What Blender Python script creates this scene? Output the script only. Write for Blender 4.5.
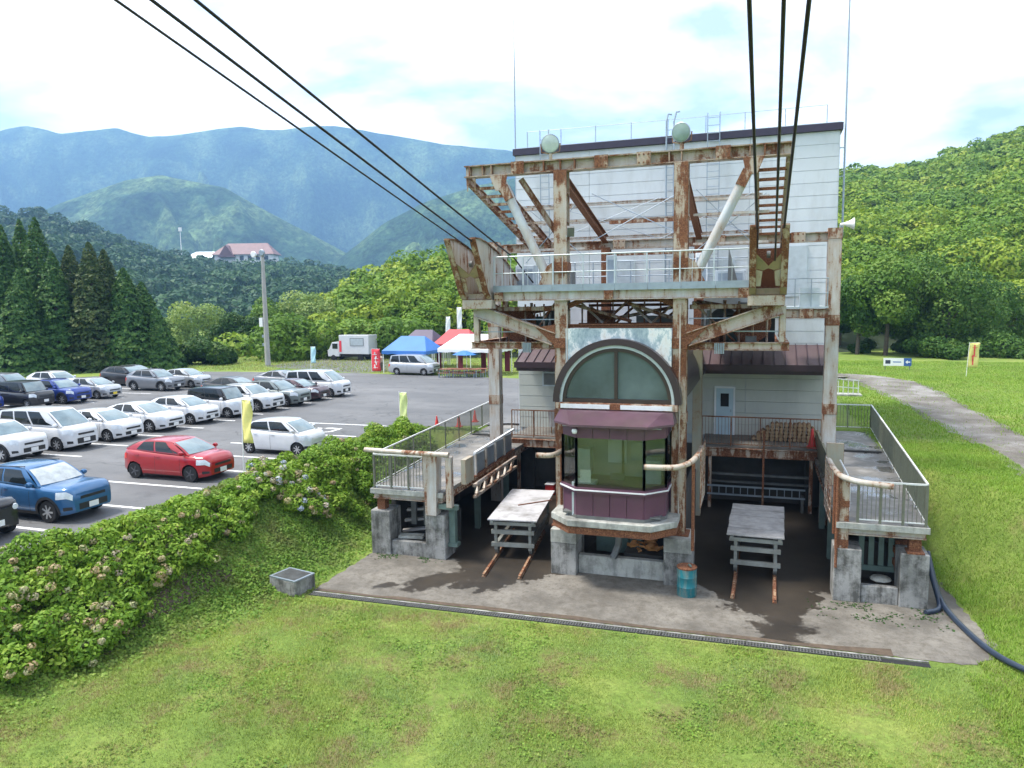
import bpy, bmesh, math, random
import numpy as np
from mathutils import Vector, Matrix
R = math.radians
random.seed(7)
rng = np.random.default_rng(11)
for o in list(bpy.data.objects): bpy.data.objects.remove(o, do_unlink=True)
sc = bpy.context.scene
C = sc.collection

# ------------------------------------------------------------------ camera
FPX, HY, CZ = 740.0, 303.0, 8.8          # focal length in px, horizon row, camera height
yaw, pit, rol = R(18.37), math.atan((384-HY)/FPX), R(-.85)
cf = Vector((-math.sin(yaw)*math.cos(pit), math.cos(yaw)*math.cos(pit), -math.sin(pit)))
cr0 = Vector((math.cos(yaw), math.sin(yaw), 0)); cu0 = cr0.cross(cf)
cr = cr0*math.cos(rol)+cu0*math.sin(rol); cu = -cr0*math.sin(rol)+cu0*math.cos(rol)
cam = bpy.data.cameras.new('camera'); co = bpy.data.objects.new('camera', cam); C.objects.link(co)
co.matrix_world = Matrix(((cr.x, cu.x, -cf.x, 0), (cr.y, cu.y, -cf.y, 0), (cr.z, cu.z, -cf.z, CZ), (0, 0, 0, 1)))
cam.sensor_width = 36; cam.lens = FPX/1024*36; cam.clip_start = .1; cam.clip_end = 20000
sc.camera = co

# ------------------------------------------------------------------ sky, sun, exposure
SUN_EL, SUN_AZ = R(64), R(-105)           # azimuth from +Y, clockwise seen from above
sd = Vector((math.sin(SUN_AZ)*math.cos(SUN_EL), math.cos(SUN_AZ)*math.cos(SUN_EL), math.sin(SUN_EL)))
w = bpy.data.worlds.new('World'); sc.world = w; w.use_nodes = True
nt = w.node_tree; N = nt.nodes; N.clear()
def nd(tree, t, **k):
    n = tree.nodes.new(t)
    for a, b in k.items(): setattr(n, a, b)
    return n
lk = nt.links.new
out = nd(nt, 'ShaderNodeOutputWorld'); bg1 = nd(nt, 'ShaderNodeBackground'); bg2 = nd(nt, 'ShaderNodeBackground'); mx = nd(nt, 'ShaderNodeMixShader')
sky = nd(nt, 'ShaderNodeTexSky', sky_type='NISHITA', sun_disc=False, sun_elevation=SUN_EL, sun_rotation=SUN_AZ, altitude=400, air_density=1.0, dust_density=1.5)
bg1.inputs[1].default_value = .13; lk(sky.outputs[0], bg1.inputs[0])
tc = nd(nt, 'ShaderNodeTexCoord'); sx = nd(nt, 'ShaderNodeSeparateXYZ'); lk(tc.outputs['Generated'], sx.inputs[0])
ad = nd(nt, 'ShaderNodeMath', operation='ADD'); lk(sx.outputs[2], ad.inputs[0]); ad.inputs[1].default_value = .22
ab = nd(nt, 'ShaderNodeMath', operation='MAXIMUM'); lk(ad.outputs[0], ab.inputs[0]); ab.inputs[1].default_value = .06
vd = nd(nt, 'ShaderNodeVectorMath', operation='DIVIDE'); lk(tc.outputs['Generated'], vd.inputs[0]); lk(ab.outputs[0], vd.inputs[1])
vo_ = nd(nt, 'ShaderNodeVectorMath', operation='ADD'); vo_.inputs[1].default_value = (2.3, 4.1, 0); lk(vd.outputs[0], vo_.inputs[0])
nz = nd(nt, 'ShaderNodeTexNoise'); lk(vo_.outputs[0], nz.inputs['Vector'])
nz.inputs['Scale'].default_value = 1.7; nz.inputs['Detail'].default_value = 7; nz.inputs['Roughness'].default_value = .55; nz.inputs['Distortion'].default_value = .3
cramp = nd(nt, 'ShaderNodeValToRGB'); lk(nz.outputs[0], cramp.inputs[0])
cramp.color_ramp.elements[0].position = .38; cramp.color_ramp.elements[0].color = (.26, .26, .26, 1)
cramp.color_ramp.elements[1].position = .53; cramp.color_ramp.elements[1].color = (.97, .97, .97, 1)
bg2.inputs[0].default_value = (.97, .99, 1, 1); bg2.inputs[1].default_value = 1.18
lk(cramp.outputs[0], mx.inputs[0]); lk(bg1.outputs[0], mx.inputs[1]); lk(bg2.outputs[0], mx.inputs[2]); lk(mx.outputs[0], out.inputs[0])
sl = bpy.data.lights.new('sun', 'SUN'); sl.energy = 3.3; sl.angle = R(12); sl.color = (1, .95, .87)
so = bpy.data.objects.new('sun', sl); C.objects.link(so); so.rotation_euler = sd.to_track_quat('Z', 'Y').to_euler(); so.location = (0, 0, 60)
vs = sc.view_settings; vs.view_transform = 'Standard'; vs.look = 'None'; vs.gamma = 1; vs.exposure = 1.12; vs.use_curve_mapping = False

# ------------------------------------------------------------------ materials
MATS = {}
def newmat(name):
    m = bpy.data.materials.new(name); m.use_nodes = True; t = m.node_tree
    b = t.nodes['Principled BSDF']; MATS[name] = m
    return m, t, b
def noise(t, scale, detail=4, rough=.55, vec=None, stretch=None, coord='Object'):
    n = nd(t, 'ShaderNodeTexNoise'); n.inputs['Scale'].default_value = scale; n.inputs['Detail'].default_value = detail; n.inputs['Roughness'].default_value = rough
    if vec is None:
        if coord == 'World': g = nd(t, 'ShaderNodeNewGeometry'); vec = g.outputs['Position']
        else: c = nd(t, 'ShaderNodeTexCoord'); vec = c.outputs[coord]
    if stretch:
        mp = nd(t, 'ShaderNodeMapping'); mp.inputs['Scale'].default_value = stretch; t.links.new(vec, mp.inputs[0]); vec = mp.outputs[0]
    t.links.new(vec, n.inputs['Vector'])
    return n.outputs[0]
def ramp(t, fac, stops):
    r = nd(t, 'ShaderNodeValToRGB'); t.links.new(fac, r.inputs[0]); e = r.color_ramp.elements
    while len(e) < len(stops): e.new(.5)
    for i, (p, c) in enumerate(stops): e[i].position = p; e[i].color = c if len(c) == 4 else (*c, 1)
    return r.outputs[0]
def mixc(t, fac, a, b, mode='MIX'):
    m = nd(t, 'ShaderNodeMix', data_type='RGBA', blend_type=mode)
    for s, v in ((m.inputs[0], fac), (m.inputs[6], a), (m.inputs[7], b)):
        if isinstance(v, (int, float)): s.default_value = v
        elif isinstance(v, tuple): s.default_value = v if len(v) == 4 else (*v, 1)
        else: t.links.new(v, s)
    return m.outputs[2]
def bump(t, b, h, strength=.3, dist=.02):
    n = nd(t, 'ShaderNodeBump'); n.inputs['Strength'].default_value = strength; n.inputs['Distance'].default_value = dist
    t.links.new(h, n.inputs['Height']); t.links.new(n.outputs[0], b.inputs['Normal'])
def mathn(t, op, a, b=None):
    n = nd(t, 'ShaderNodeMath', operation=op)
    for i, v in enumerate((a, b)):
        if v is None: continue
        if isinstance(v, (int, float)): n.inputs[i].default_value = v
        else: t.links.new(v, n.inputs[i])
    return n.outputs[0]
def sc3(c, k): return tuple(min(1, v*k) for v in c)

def m_plain(name, col, rough=.6, metal=0, var=.12, scale=3, bmp=0, coord='World', spec=.5, grime=0, coat=0):
    m, t, b = newmat(name)
    f = noise(t, scale, 5, .6, coord=coord)
    c = ramp(t, f, [(.3, sc3(col, 1-var)), (.7, sc3(col, 1+var))])
    if grime:
        g = noise(t, 1.3, 6, .65, coord=coord, stretch=(1, 1, .25))
        c = mixc(t, ramp(t, g, [(.48, (0, 0, 0)), (.72, (grime,)*3)]), c, (.1, .085, .06))
    t.links.new(c, b.inputs['Base Color']); b.inputs['Roughness'].default_value = rough; b.inputs['Metallic'].default_value = metal; b.inputs['Specular IOR Level'].default_value = spec
    if coat: b.inputs['Coat Weight'].default_value = coat; b.inputs['Coat Roughness'].default_value = .04
    if bmp: bump(t, b, noise(t, scale*12, 3, coord=coord), bmp, .01)
    return m
def m_rust(name, paint, amt, streak=.35):
    """weathered paint with rust breaking through in blotches and runs"""
    m, t, b = newmat(name)
    g = nd(t, 'ShaderNodeNewGeometry'); P = g.outputs['Position']
    n1 = noise(t, 1.1, 8, .68, vec=P); n2 = noise(t, 5.5, 6, .6, vec=P, stretch=(1, 1, .18)); n3 = noise(t, 30, 4, .6, vec=P)
    s = mathn(t, 'ADD', mathn(t, 'MULTIPLY', n1, 1-streak), mathn(t, 'MULTIPLY', n2, streak))
    s = mathn(t, 'ADD', s, mathn(t, 'MULTIPLY', mathn(t, 'SUBTRACT', n3, .5), .16))
    bv = nd(t, 'ShaderNodeBevel', samples=4); bv.inputs[0].default_value = .035
    dt = nd(t, 'ShaderNodeVectorMath', operation='DOT_PRODUCT'); t.links.new(bv.outputs[0], dt.inputs[0]); t.links.new(g.outputs['Normal'], dt.inputs[1])
    ed = mathn(t, 'MULTIPLY', mathn(t, 'SUBTRACT', 1, dt.outputs['Value']), .55 if amt > .05 else .1)
    s = mathn(t, 'ADD', s, mathn(t, 'MINIMUM', ed, .13))
    th = .655-.26*amt
    fr = ramp(t, s, [(th-.02, (0, 0, 0)), (th+.035, (1, 1, 1))])
    halo = ramp(t, s, [(th-.22, (0, 0, 0)), (th+.02, (.82, .82, .82))])
    rustc = ramp(t, n3, [(.3, (.055, .019, .011)), (.5, (.165, .06, .026)), (.72, (.33, .155, .075))])
    pc = ramp(t, noise(t, 2.2, 5, .6, vec=P), [(.3, sc3(paint, .8)), (.7, sc3(paint, 1.06))])
    pc = mixc(t, halo, pc, (.36, .25, .155)); c = mixc(t, fr, pc, rustc)
    t.links.new(c, b.inputs['Base Color'])
    t.links.new(ramp(t, fr, [(0, (.45,)*3), (1, (.9,)*3)]), b.inputs['Roughness'])
    bump(t, b, mathn(t, 'ADD', mathn(t, 'MULTIPLY', fr, .5), n3), .35, .008)
    return m
def m_concrete(name, col, dark=.5, scale=.9):
    m, t, b = newmat(name)
    g = nd(t, 'ShaderNodeNewGeometry'); P = g.outputs['Position']
    n1 = noise(t, scale, 8, .65, vec=P); n2 = noise(t, 4, 6, .65, vec=P, stretch=(1, 1, .14)); n3 = noise(t, 40, 3, .6, vec=P)
    c = ramp(t, n1, [(.3, sc3(col, .5)), (.5, col), (.7, sc3(col, 1.2))])
    st = ramp(t, mathn(t, 'ADD', mathn(t, 'MULTIPLY', n2, .45), mathn(t, 'MULTIPLY', noise(t, 2.2, 8, .72, vec=P), .55)), [(.46, (0, 0, 0)), (.58, (dark,)*3)])
    c = mixc(t, st, c, (.05, .048, .04)); c = mixc(t, .25, c, ramp(t, n3, [(.3, (.3, .3, .3)), (.7, (.6, .6, .58))]), 'OVERLAY')
    moss = ramp(t, noise(t, 1.7, 7, .7, vec=P), [(.58, (0, 0, 0)), (.75, (.4,)*3)])
    c = mixc(t, moss, c, (.07, .085, .035))
    t.links.new(c, b.inputs['Base Color']); b.inputs['Roughness'].default_value = .88
    bump(t, b, n3, .3, .01)
    return m
def m_leaf(name, stops, trans=.3, rough=.55, patch=0, clover=None, patchcol=(.25, .22, .07)):
    m, t, b = newmat(name)
    a = nd(t, 'ShaderNodeAttribute', attribute_name='tint')
    c = ramp(t, a.outputs['Fac'], stops)
    if clover: c = mixc(t, ramp(t, noise(t, .22, 7, .6, coord='World'), [(.46, (0, 0, 0)), (.6, (.75,)*3)]), c, clover)
    if patch: c = mixc(t, ramp(t, noise(t, .8, 8, .68, coord='World'), [(.47, (0, 0, 0)), (.62, (patch,)*3)]), c, patchcol)
    t.links.new(c, b.inputs['Base Color']); b.inputs['Roughness'].default_value = rough; b.inputs['Specular IOR Level'].default_value = .18
    tr = nd(t, 'ShaderNodeBsdfTranslucent'); t.links.new(mixc(t, 1, c, (1, 1, .55), 'MULTIPLY'), tr.inputs[0])
    ms = nd(t, 'ShaderNodeMixShader'); ms.inputs[0].default_value = trans
    o = t.nodes['Material Output']; t.links.new(b.outputs[0], ms.inputs[1]); t.links.new(tr.outputs[0], ms.inputs[2]); t.links.new(ms.outputs[0], o.inputs[0])
    return m
def m_glass(name, tint, refl=.0, rough=.02):
    m, t, b = newmat(name)
    tr = nd(t, 'ShaderNodeBsdfTransparent'); tr.inputs[0].default_value = (*tint, 1)
    gl = nd(t, 'ShaderNodeBsdfGlossy'); gl.inputs['Roughness'].default_value = rough
    lw = nd(t, 'ShaderNodeLayerWeight'); lw.inputs[0].default_value = .5
    f = mathn(t, 'ADD', mathn(t, 'MULTIPLY', mathn(t, 'POWER', lw.outputs['Facing'], 4), .7), .04+refl)
    ms = nd(t, 'ShaderNodeMixShader'); t.links.new(f, ms.inputs[0]); t.links.new(tr.outputs[0], ms.inputs[1]); t.links.new(gl.outputs[0], ms.inputs[2])
    t.links.new(ms.outputs[0], t.nodes['Material Output'].inputs[0])
    return m

# ------------------------------------------------------------------ mesh helpers
class MB:
    def __init__(s): s.v = []; s.f = []
    def add(s, v, f):
        k = len(s.v); s.v += [tuple(p) for p in v]; s.f += [tuple(i+k for i in q) for q in f]; return s
    def box(s, x0, x1, y0, y1, z0, z1):
        return s.add([(x0, y0, z0), (x1, y0, z0), (x1, y1, z0), (x0, y1, z0), (x0, y0, z1), (x1, y0, z1), (x1, y1, z1), (x0, y1, z1)],
                     [(0, 3, 2, 1), (4, 5, 6, 7), (0, 1, 5, 4), (1, 2, 6, 5), (2, 3, 7, 6), (3, 0, 4, 7)])
    def cbox(s, c, d, rz=0, rx=0, ry=0):
        M = Matrix.Translation(c) @ Matrix.Rotation(rz, 4, 'Z') @ Matrix.Rotation(ry, 4, 'Y') @ Matrix.Rotation(rx, 4, 'X')
        t = MB().box(-d[0]/2, d[0]/2, -d[1]/2, d[1]/2, -d[2]/2, d[2]/2)
        return s.add([M @ Vector(p) for p in t.v], t.f)
    def frame(s, a, b, up=(0, 0, 1)):
        a = Vector(a); b = Vector(b); d = (b-a).normalized(); up = Vector(up)
        if abs(d.dot(up)) > .98: up = Vector((0, 1, 0))
        sd_ = d.cross(up).normalized(); u = sd_.cross(d).normalized()
        return a, b, sd_, u
    def prism(s, prof, a, b, up=(0, 0, 1)):
        a, b, sd_, u = s.frame(a, b, up); n = len(prof)
        v = [p + sd_*x + u*y for p in (a, b) for x, y in prof]
        f = [(i, (i+1) % n, n+(i+1) % n, n+i) for i in range(n)] + [tuple(range(n))[::-1], tuple(range(n, 2*n))]
        return s.add(v, f)
    def bar(s, a, b, w, h=None, up=(0, 0, 1)):
        h = h or w
        return s.prism([(-w/2, -h/2), (w/2, -h/2), (w/2, h/2), (-w/2, h/2)], a, b, up)
    def ibeam(s, a, b, w, h, up=(0, 0, 1), t=.035):
        x, y, k = w/2, h/2, t/2
        return s.prism([(-x, -y), (x, -y), (x, -y+t), (k, -y+t), (k, y-t), (x, y-t), (x, y), (-x, y), (-x, y-t), (-k, y-t), (-k, -y+t), (-x, -y+t)], a, b, up)
    def tube(s, pts, r, n=8, close=True):
        pts = [Vector(p) for p in pts]; rs = r if isinstance(r, (list, tuple)) else [r]*len(pts); k0 = len(s.v); u = None
        for i, p in enumerate(pts):
            d = (pts[min(i+1, len(pts)-1)]-pts[max(i-1, 0)]).normalized()
            if u is None:
                u = d.orthogonal().normalized()
            else:
                u = (u-d*u.dot(d)).normalized()
            q = d.cross(u)
            for j in range(n):
                a = 2*math.pi*j/n; s.v.append(tuple(p+(u*math.cos(a)+q*math.sin(a))*rs[i]))
        for i in range(len(pts)-1):
            for j in range(n): s.f.append((k0+i*n+j, k0+i*n+(j+1) % n, k0+(i+1)*n+(j+1) % n, k0+(i+1)*n+j))
        if close:
            s.f.append(tuple(k0+j for j in range(n))[::-1]); s.f.append(tuple(k0+(len(pts)-1)*n+j for j in range(n)))
        return s
    def lathe(s, prof, c=(0, 0, 0), ax='Z', n=20):
        k0 = len(s.v); M = {'Z': Matrix.Identity(3), 'Y': Matrix.Rotation(-math.pi/2, 3, 'X'), 'X': Matrix.Rotation(math.pi/2, 3, 'Y')}[ax]
        for r, z in prof:
            for j in range(n):
                a = 2*math.pi*j/n; s.v.append(tuple(M @ Vector((r*math.cos(a), r*math.sin(a), z))+Vector(c)))
        for i in range(len(prof)-1):
            for j in range(n): s.f.append((k0+i*n+j, k0+i*n+(j+1) % n, k0+(i+1)*n+(j+1) % n, k0+(i+1)*n+j))
        if prof[0][0] > 0: s.f.append(tuple(k0+j for j in range(n))[::-1])
        if prof[-1][0] > 0: s.f.append(tuple(k0+(len(prof)-1)*n+j for j in range(n)))
        return s
    def poly(s, pts, ext):
        """flat polygon extruded along vector ext"""
        e = Vector(ext); n = len(pts); v = [Vector(p) for p in pts]; v = v+[p+e for p in v]
        return s.add(v, [tuple(range(n))[::-1], tuple(range(n, 2*n))]+[(i, (i+1) % n, n+(i+1) % n, n+i) for i in range(n)])
    def grid(s, rows, flip=False):
        k = len(s.v); m = len(rows[0])
        for r_ in rows: s.v += [tuple(p) for p in r_]
        for i in range(len(rows)-1):
            for j in range(m-1):
                q = (k+i*m+j, k+i*m+j+1, k+(i+1)*m+j+1, k+(i+1)*m+j); s.f.append(q[::-1] if flip else q)
        return s
    def mesh(s, name, smooth=0):
        me = bpy.data.meshes.new(name); me.from_pydata(s.v, [], s.f)
        bm = bmesh.new(); bm.from_mesh(me); bmesh.ops.recalc_face_normals(bm, faces=bm.faces); bm.to_mesh(me); bm.free()
        if smooth:
            me.polygons.foreach_set('use_smooth', [True]*len(me.polygons)); me.set_sharp_from_angle(angle=R(smooth))
        return me
    def build(s, name, m, parent=None, smooth=0, bevel=0):
        me = s.mesh(name, smooth); me.materials.append(MATS[m] if isinstance(m, str) else m)
        o = bpy.data.objects.new(name, me); C.objects.link(o)
        if parent: o.parent = parent
        if bevel:
            bv = o.modifiers.new('bevel', 'BEVEL'); bv.width = bevel; bv.segments = 2; bv.limit_method = 'ANGLE'
        return o
def share(name, me, m, parent, loc=(0, 0, 0), rot=(0, 0, 0), scale=(1, 1, 1)):
    o = bpy.data.objects.new(name, me); C.objects.link(o); o.parent = parent; o.location = loc; o.rotation_euler = rot; o.scale = scale
    if m and not me.materials: me.materials.append(MATS[m])
    return o
def tag(o, label, cat, group=None):
    o['label'] = label; o['category'] = cat
    if group: o['group'] = group
    return o
def thing(name, label, cat, loc=(0, 0, 0), rz=0, group=None):
    o = bpy.data.objects.new(name, None); C.objects.link(o); o.location = loc; o.rotation_euler = (0, 0, rz); o.empty_display_size = .3
    return tag(o, label, cat, group)
def struct(o, kind='structure'): o['kind'] = kind; return o
def np_mesh(name, V, F, m, parent=None, tint=None, smooth=False):
    me = bpy.data.meshes.new(name); k = F.shape[1]
    me.vertices.add(len(V)); me.vertices.foreach_set('co', np.ascontiguousarray(V, dtype=np.float32).ravel())
    me.loops.add(F.size); me.loops.foreach_set('vertex_index', np.ascontiguousarray(F, dtype=np.int32).ravel())
    me.polygons.add(len(F)); me.polygons.foreach_set('loop_start', np.arange(0, F.size, k, dtype=np.int32))
    try: me.polygons.foreach_set('loop_total', np.full(len(F), k, dtype=np.int32))
    except Exception: pass
    if smooth: me.polygons.foreach_set('use_smooth', np.ones(len(F), dtype=bool))
    me.update(calc_edges=True)
    if tint is not None:
        a = me.attributes.new('tint', 'FLOAT', 'FACE'); a.data.foreach_set('value', np.asarray(tint, dtype=np.float32))
    for q in (m if isinstance(m, (list, tuple)) else [m]): me.materials.append(MATS[q])
    o = bpy.data.objects.new(name, me); C.objects.link(o)
    if parent: o.parent = parent
    return o
def unit(a): return a/np.maximum(np.linalg.norm(a, axis=1, keepdims=True), 1e-9)
def leaf_quads(P, Nrm, size, aspect=1.7, rg=rng):
    """rhombic leaf faces at P with normals Nrm"""
    n = len(P); t = unit(np.cross(Nrm, rg.normal(size=(n, 3)))); b = np.cross(Nrm, t)
    s = (size*rg.uniform(.6, 1.35, n))[:, None] if np.isscalar(size) else (size*rg.uniform(.6, 1.35, n))[:, None]
    V = np.stack([P-t*s*.5*aspect, P+b*s*.5+Nrm*s*.06, P+t*s*.5*aspect, P-b*s*.5+Nrm*s*.06], 1).reshape(-1, 3)
    return V, np.arange(4*n).reshape(-1, 4)
def lobes_cloud(L, n, size, jit=.55, up=.25, rg=rng, shell=.38, cull=.72):
    """leaves spread over the shells of lobes L (k x 6: centre, radii); leaves deep inside another lobe are dropped"""
    L = np.asarray(L, float); wgt = L[:, 3]*L[:, 5]+L[:, 3]**2; k = rg.choice(len(L), n, p=wgt/wgt.sum())
    d = unit(rg.normal(size=(n, 3))); rad = 1-shell*rg.random(n)**1.6
    P = L[k, :3]+d*L[k, 3:]*rad[:, None]
    keep = np.ones(n, bool)
    for i in range(len(L)):
        q = ((P-L[i, :3])/L[i, 3:]); keep &= ~(((q*q).sum(1) < cull**2) & (k != i))
    P, d, k = P[keep], d[keep], k[keep]
    nr = unit(d+rg.normal(size=d.shape)*jit+np.array([0, 0, up]))
    V, F = leaf_quads(P, nr, size, rg=rg)
    lt = rg.random(len(L))
    return V, F, np.clip(.5*lt[k]+.5*rg.random(len(P)), 0, 1)
def px_of(V):
    d = V-np.array([0, 0, CZ]); D = d@np.array(cf); D = np.where(D < .5, .5, D)
    return 512+FPX*(d@np.array(cr))/D, 384-FPX*(d@np.array(cu))/D, D
def ray(x, y): return cf+cr*((x-512)/FPX)-cu*((y-384)/FPX)
def at_z(x, y, z): d = ray(x, y); return Vector((0, 0, CZ))+d*((z-CZ)/d.z)
def at_Y(x, y, Y): d = ray(x, y); return Vector((0, 0, CZ))+d*(Y/d.y)
def at_D(x, y, D): return Vector((0, 0, CZ))+ray(x, y)*D
def sstep(t): t = np.clip(t, 0, 1); return t*t*(3-2*t)
def vnoise(x, y, s=1., seed=0, octv=4):
    """cheap value noise on arrays, about -1..1"""
    x = np.asarray(x, float)/s; y = np.asarray(y, float)/s; o = 0; a = 1; tot = 0
    def h(i, j):
        q = np.sin(i*127.1+j*311.7+seed*74.7)*43758.5453; return q-np.floor(q)
    for k in range(octv):
        xi, yi = np.floor(x), np.floor(y); fx, fy = sstep(x-xi), sstep(y-yi)
        o = o+a*((h(xi, yi)*(1-fx)+h(xi+1, yi)*fx)*(1-fy)+(h(xi, yi+1)*(1-fx)+h(xi+1, yi+1)*fx)*fy*1.0); tot += a; a *= .5; x = x*2+17.3; y = y*2+9.1
    return o/tot*2-1
# ------------------------------------------------------------------ named materials
m_rust('steel_paint', (.54, .54, .51), .43); m_rust('steel_rusty', (.56, .53, .48), .65, .55); m_rust('steel_splice', (.54, .48, .40), .62); m_rust('steel_olive', (.40, .41, .33), .2); m_plain('cart_grey', (.24, .25, .23), .55, .2, .2, 3, grime=.5); m_plain('terrace_floor', (.13, .12, .105), .8, 0, .25, 2, grime=.4); m_plain('grate_dark', (.10, .10, .097), .75); m_plain('arch_back', (.17, .22, .225), .7, 0, .3, .6); m_rust('steel_bad', (.36, .27, .2), 1.15)
m_rust('steel_white', (.58, .59, .58), .3, .6); m_rust('rust_dark', (.1, .05, .035), 1.3); m_rust('steel_mossy', (.22, .21, .11), .2)
m_rust('strut_grey', (.50, .54, .57), .08); m_rust('pipe_white', (.62, .60, .55), .42)
m_plain('galv', (.30, .35, .40), .42, .55, .12, 4); m_plain('galv_light', (.48, .53, .56), .45, .35, .1, 4)
m_plain('rail_white', (.68, .69, .67), .5, 0, .08, 4, grime=.35); m_plain('rail_olive', (.15, .155, .115), .6, .2, .15, 5)
m_rust('rail_brown', (.12, .075, .055), .75)
m_concrete('concrete_pier', (.30, .295, .28), .85); m_concrete('concrete_wall', (.42, .42, .38), .45); m_concrete('concrete_shaded', (.055, .052, .048), .6)  # last one: concrete darkened to stand for the shadow inside the bays
m_plain('siding', (.57, .605, .63), .5, 0, .05, .8, grime=.22); m_plain('siding_low', (.47, .48, .43), .55, 0, .05, 1.2, grime=.14)
m_plain('joint_grey', (.42, .45, .47), .8)
m_plain('trim_purple', (.033, .026, .05), .45, .1); m_plain('awning_brown', (.11, .072, .076), .42, .25, .18, 1.5, grime=.3)
m_plain('fascia_brown', (.045, .022, .03), .45, .1); m_plain('booth_purple', (.115, .046, .078), .38, .05, .12, 2, grime=.25)
m_plain('booth_roof', (.105, .056, .076), .4, .1, .2, 1.8, grime=.4)
m_plain('arch_brown', (.04, .024, .028), .35, .1); m_plain('white_trim', (.72, .73, .73), .45, 0, .06, 3, grime=.2)
m_plain('frame_brown', (.045, .03, .025), .4, .2)
m_plain('dark_void', (.012, .012, .014), .8); m_plain('machine_green', (.13, .19, .17), .5, .2, .2, 3, grime=.4); m_plain('machine_grey', (.16, .165, .16), .55, .3, .25, 3, grime=.5)
m_plain('door_blue', (.44, .56, .62), .45, 0, .05, 3); m_plain('black_rubber', (.012, .012, .013), .75); m_plain('cable_black', (.016, .013, .013), .5, .3)
m_plain('white_paint', (.78, .78, .78), .45, 0, .04, 3); m_plain('plastic_red', (.62, .035, .03), .45, 0, .1, 4); m_plain('hose_blue', (.022, .035, .06), .4)
m_plain('lamp_glass', (.50, .58, .56), .12, 0, .15, 6); m_plain('lamp_green', (.20, .28, .25), .15, 0, .1, 5)
m_plain('wood_grey', (.36, .345, .335), .75, 0, .22, 4, grime=.4); m_plain('ply_white', (.50, .49, .50), .5, 0, .14, 1.2, grime=.75)
m_plain('wood_log', (.26, .16, .085), .85, 0, .3, 9); m_plain('wood_cut', (.33, .23, .13), .8, 0, .3, 9)
m_plain('wood_orange', (.42, .19, .06), .8, 0, .2, 4); m_rust('rail_track', (.36, .24, .15), .7); m_plain('book_red', (.5, .06, .05), .6); m_plain('box_blue', (.04, .09, .3), .5)
m_plain('box_orange', (.55, .22, .05), .6)
m_rust('drum_teal', (.01, .17, .20), .02, .6); m_glass('window_glass', (.74, .78, .76), .05); m_plain('arch_glass', (.085, .118, .122), .16, 0, .35, .7, spec=.5)
m_plain('interior_green', (.34, .35, .34), .8, 0, .2, 1)
m_plain('pole_concrete', (.36, .35, .33), .8, 0, .12, 3, grime=.3); m_plain('flag_yellow', (.74, .68, .22), .7, 0, .08, 6); m_plain('flag_red', (.72, .05, .07), .7, 0, .08, 6); m_plain('flag_white', (.76, .80, .79), .7, 0, .05, 6)
m_plain('flag_lime', (.72, .80, .32), .7, 0, .06, 6); m_plain('flag_cyan', (.42, .68, .72), .7, 0, .08, 6)
m_plain('sign_blue', (.03, .10, .34), .4); m_plain('ink_dark', (.03, .04, .07), .6); m_plain('tent_blue', (.03, .15, .45), .6, 0, .1, .8); m_plain('tent_white', (.78, .78, .80), .6, 0, .04, .8); m_plain('tent_red', (.42, .025, .035), .6, 0, .1, .8); m_plain('tent_purple', (.07, .05, .09), .6, 0, .1, .8)
m_plain('table_brown', (.22, .09, .06), .6); m_plain('cloth_maroon', (.2, .03, .05), .8)
m_plain('roof_maroon', (.17, .085, .085), .6, 0, .15, .3); m_plain('bark', (.085, .065, .048), .9, 0, .3, 6, bmp=.5)
m_plain('skin', (.5, .32, .22), .6); m_plain('cloth_beige', (.55, .50, .40), .8)

# leaves
m_leaf('leaf_cedar', [(0, (.02, .062, .016)), (.5, (.05, .125, .028)), (1, (.12, .20, .04))], .22)
m_leaf('leaf_reddish', [(0, (.022, .048, .014)), (.5, (.05, .088, .024)), (1, (.115, .13, .035))], .16)
m_leaf('leaf_dark', [(0, (.02, .058, .013)), (.5, (.042, .10, .02)), (1, (.10, .165, .032))], .25)
m_leaf('leaf_mid', [(0, (.06, .13, .02)), (.5, (.12, .22, .034)), (1, (.22, .31, .06))], .3)
m_leaf('leaf_pale', [(0, (.12, .20, .06)), (.5, (.23, .33, .10)), (1, (.38, .44, .16))], .3)
m_leaf('leaf_hill', [(0, (.055, .125, .016)), (.45, (.135, .24, .024)), (.8, (.255, .335, .034)), (1, (.38, .40, .055))], .28)
m_leaf('leaf_hydrangea', [(0, (.085, .18, .02)), (.5, (.18, .31, .032)), (1, (.32, .42, .062))], .32)
m_leaf('leaf_right', [(0, (.034, .085, .016)), (.5, (.07, .15, .025)), (1, (.15, .235, .042))], .28)
m_leaf('leaf_ridge', [(0, (.022, .058, .03)), (.5, (.045, .105, .045)), (1, (.09, .17, .06))], .25)
m_leaf('field_blade', [(0, (.12, .23, .03)), (.5, (.21, .345, .045)), (1, (.33, .43, .08))], .3, patch=.3, patchcol=(.25, .24, .08))
m_leaf('leaf_cover', [(0, (.09, .18, .028)), (.5, (.17, .29, .04)), (1, (.30, .38, .085))], .3, patch=.5, patchcol=(.13, .10, .045))
m_leaf('petal', [(0, (.40, .30, .17)), (.25, (.42, .36, .20)), (.42, (.40, .42, .22)), (.62, (.45, .33, .28)), (.82, (.52, .54, .47)), (1, (.32, .38, .56))], .2)
m_leaf('grass_blade', [(0, (.15, .22, .05)), (.4, (.26, .34, .07)), (.75, (.37, .43, .10)), (1, (.46, .41, .18))], .3, patch=.85, clover=(.22, .33, .12), patchcol=(.33, .25, .14))

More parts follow.
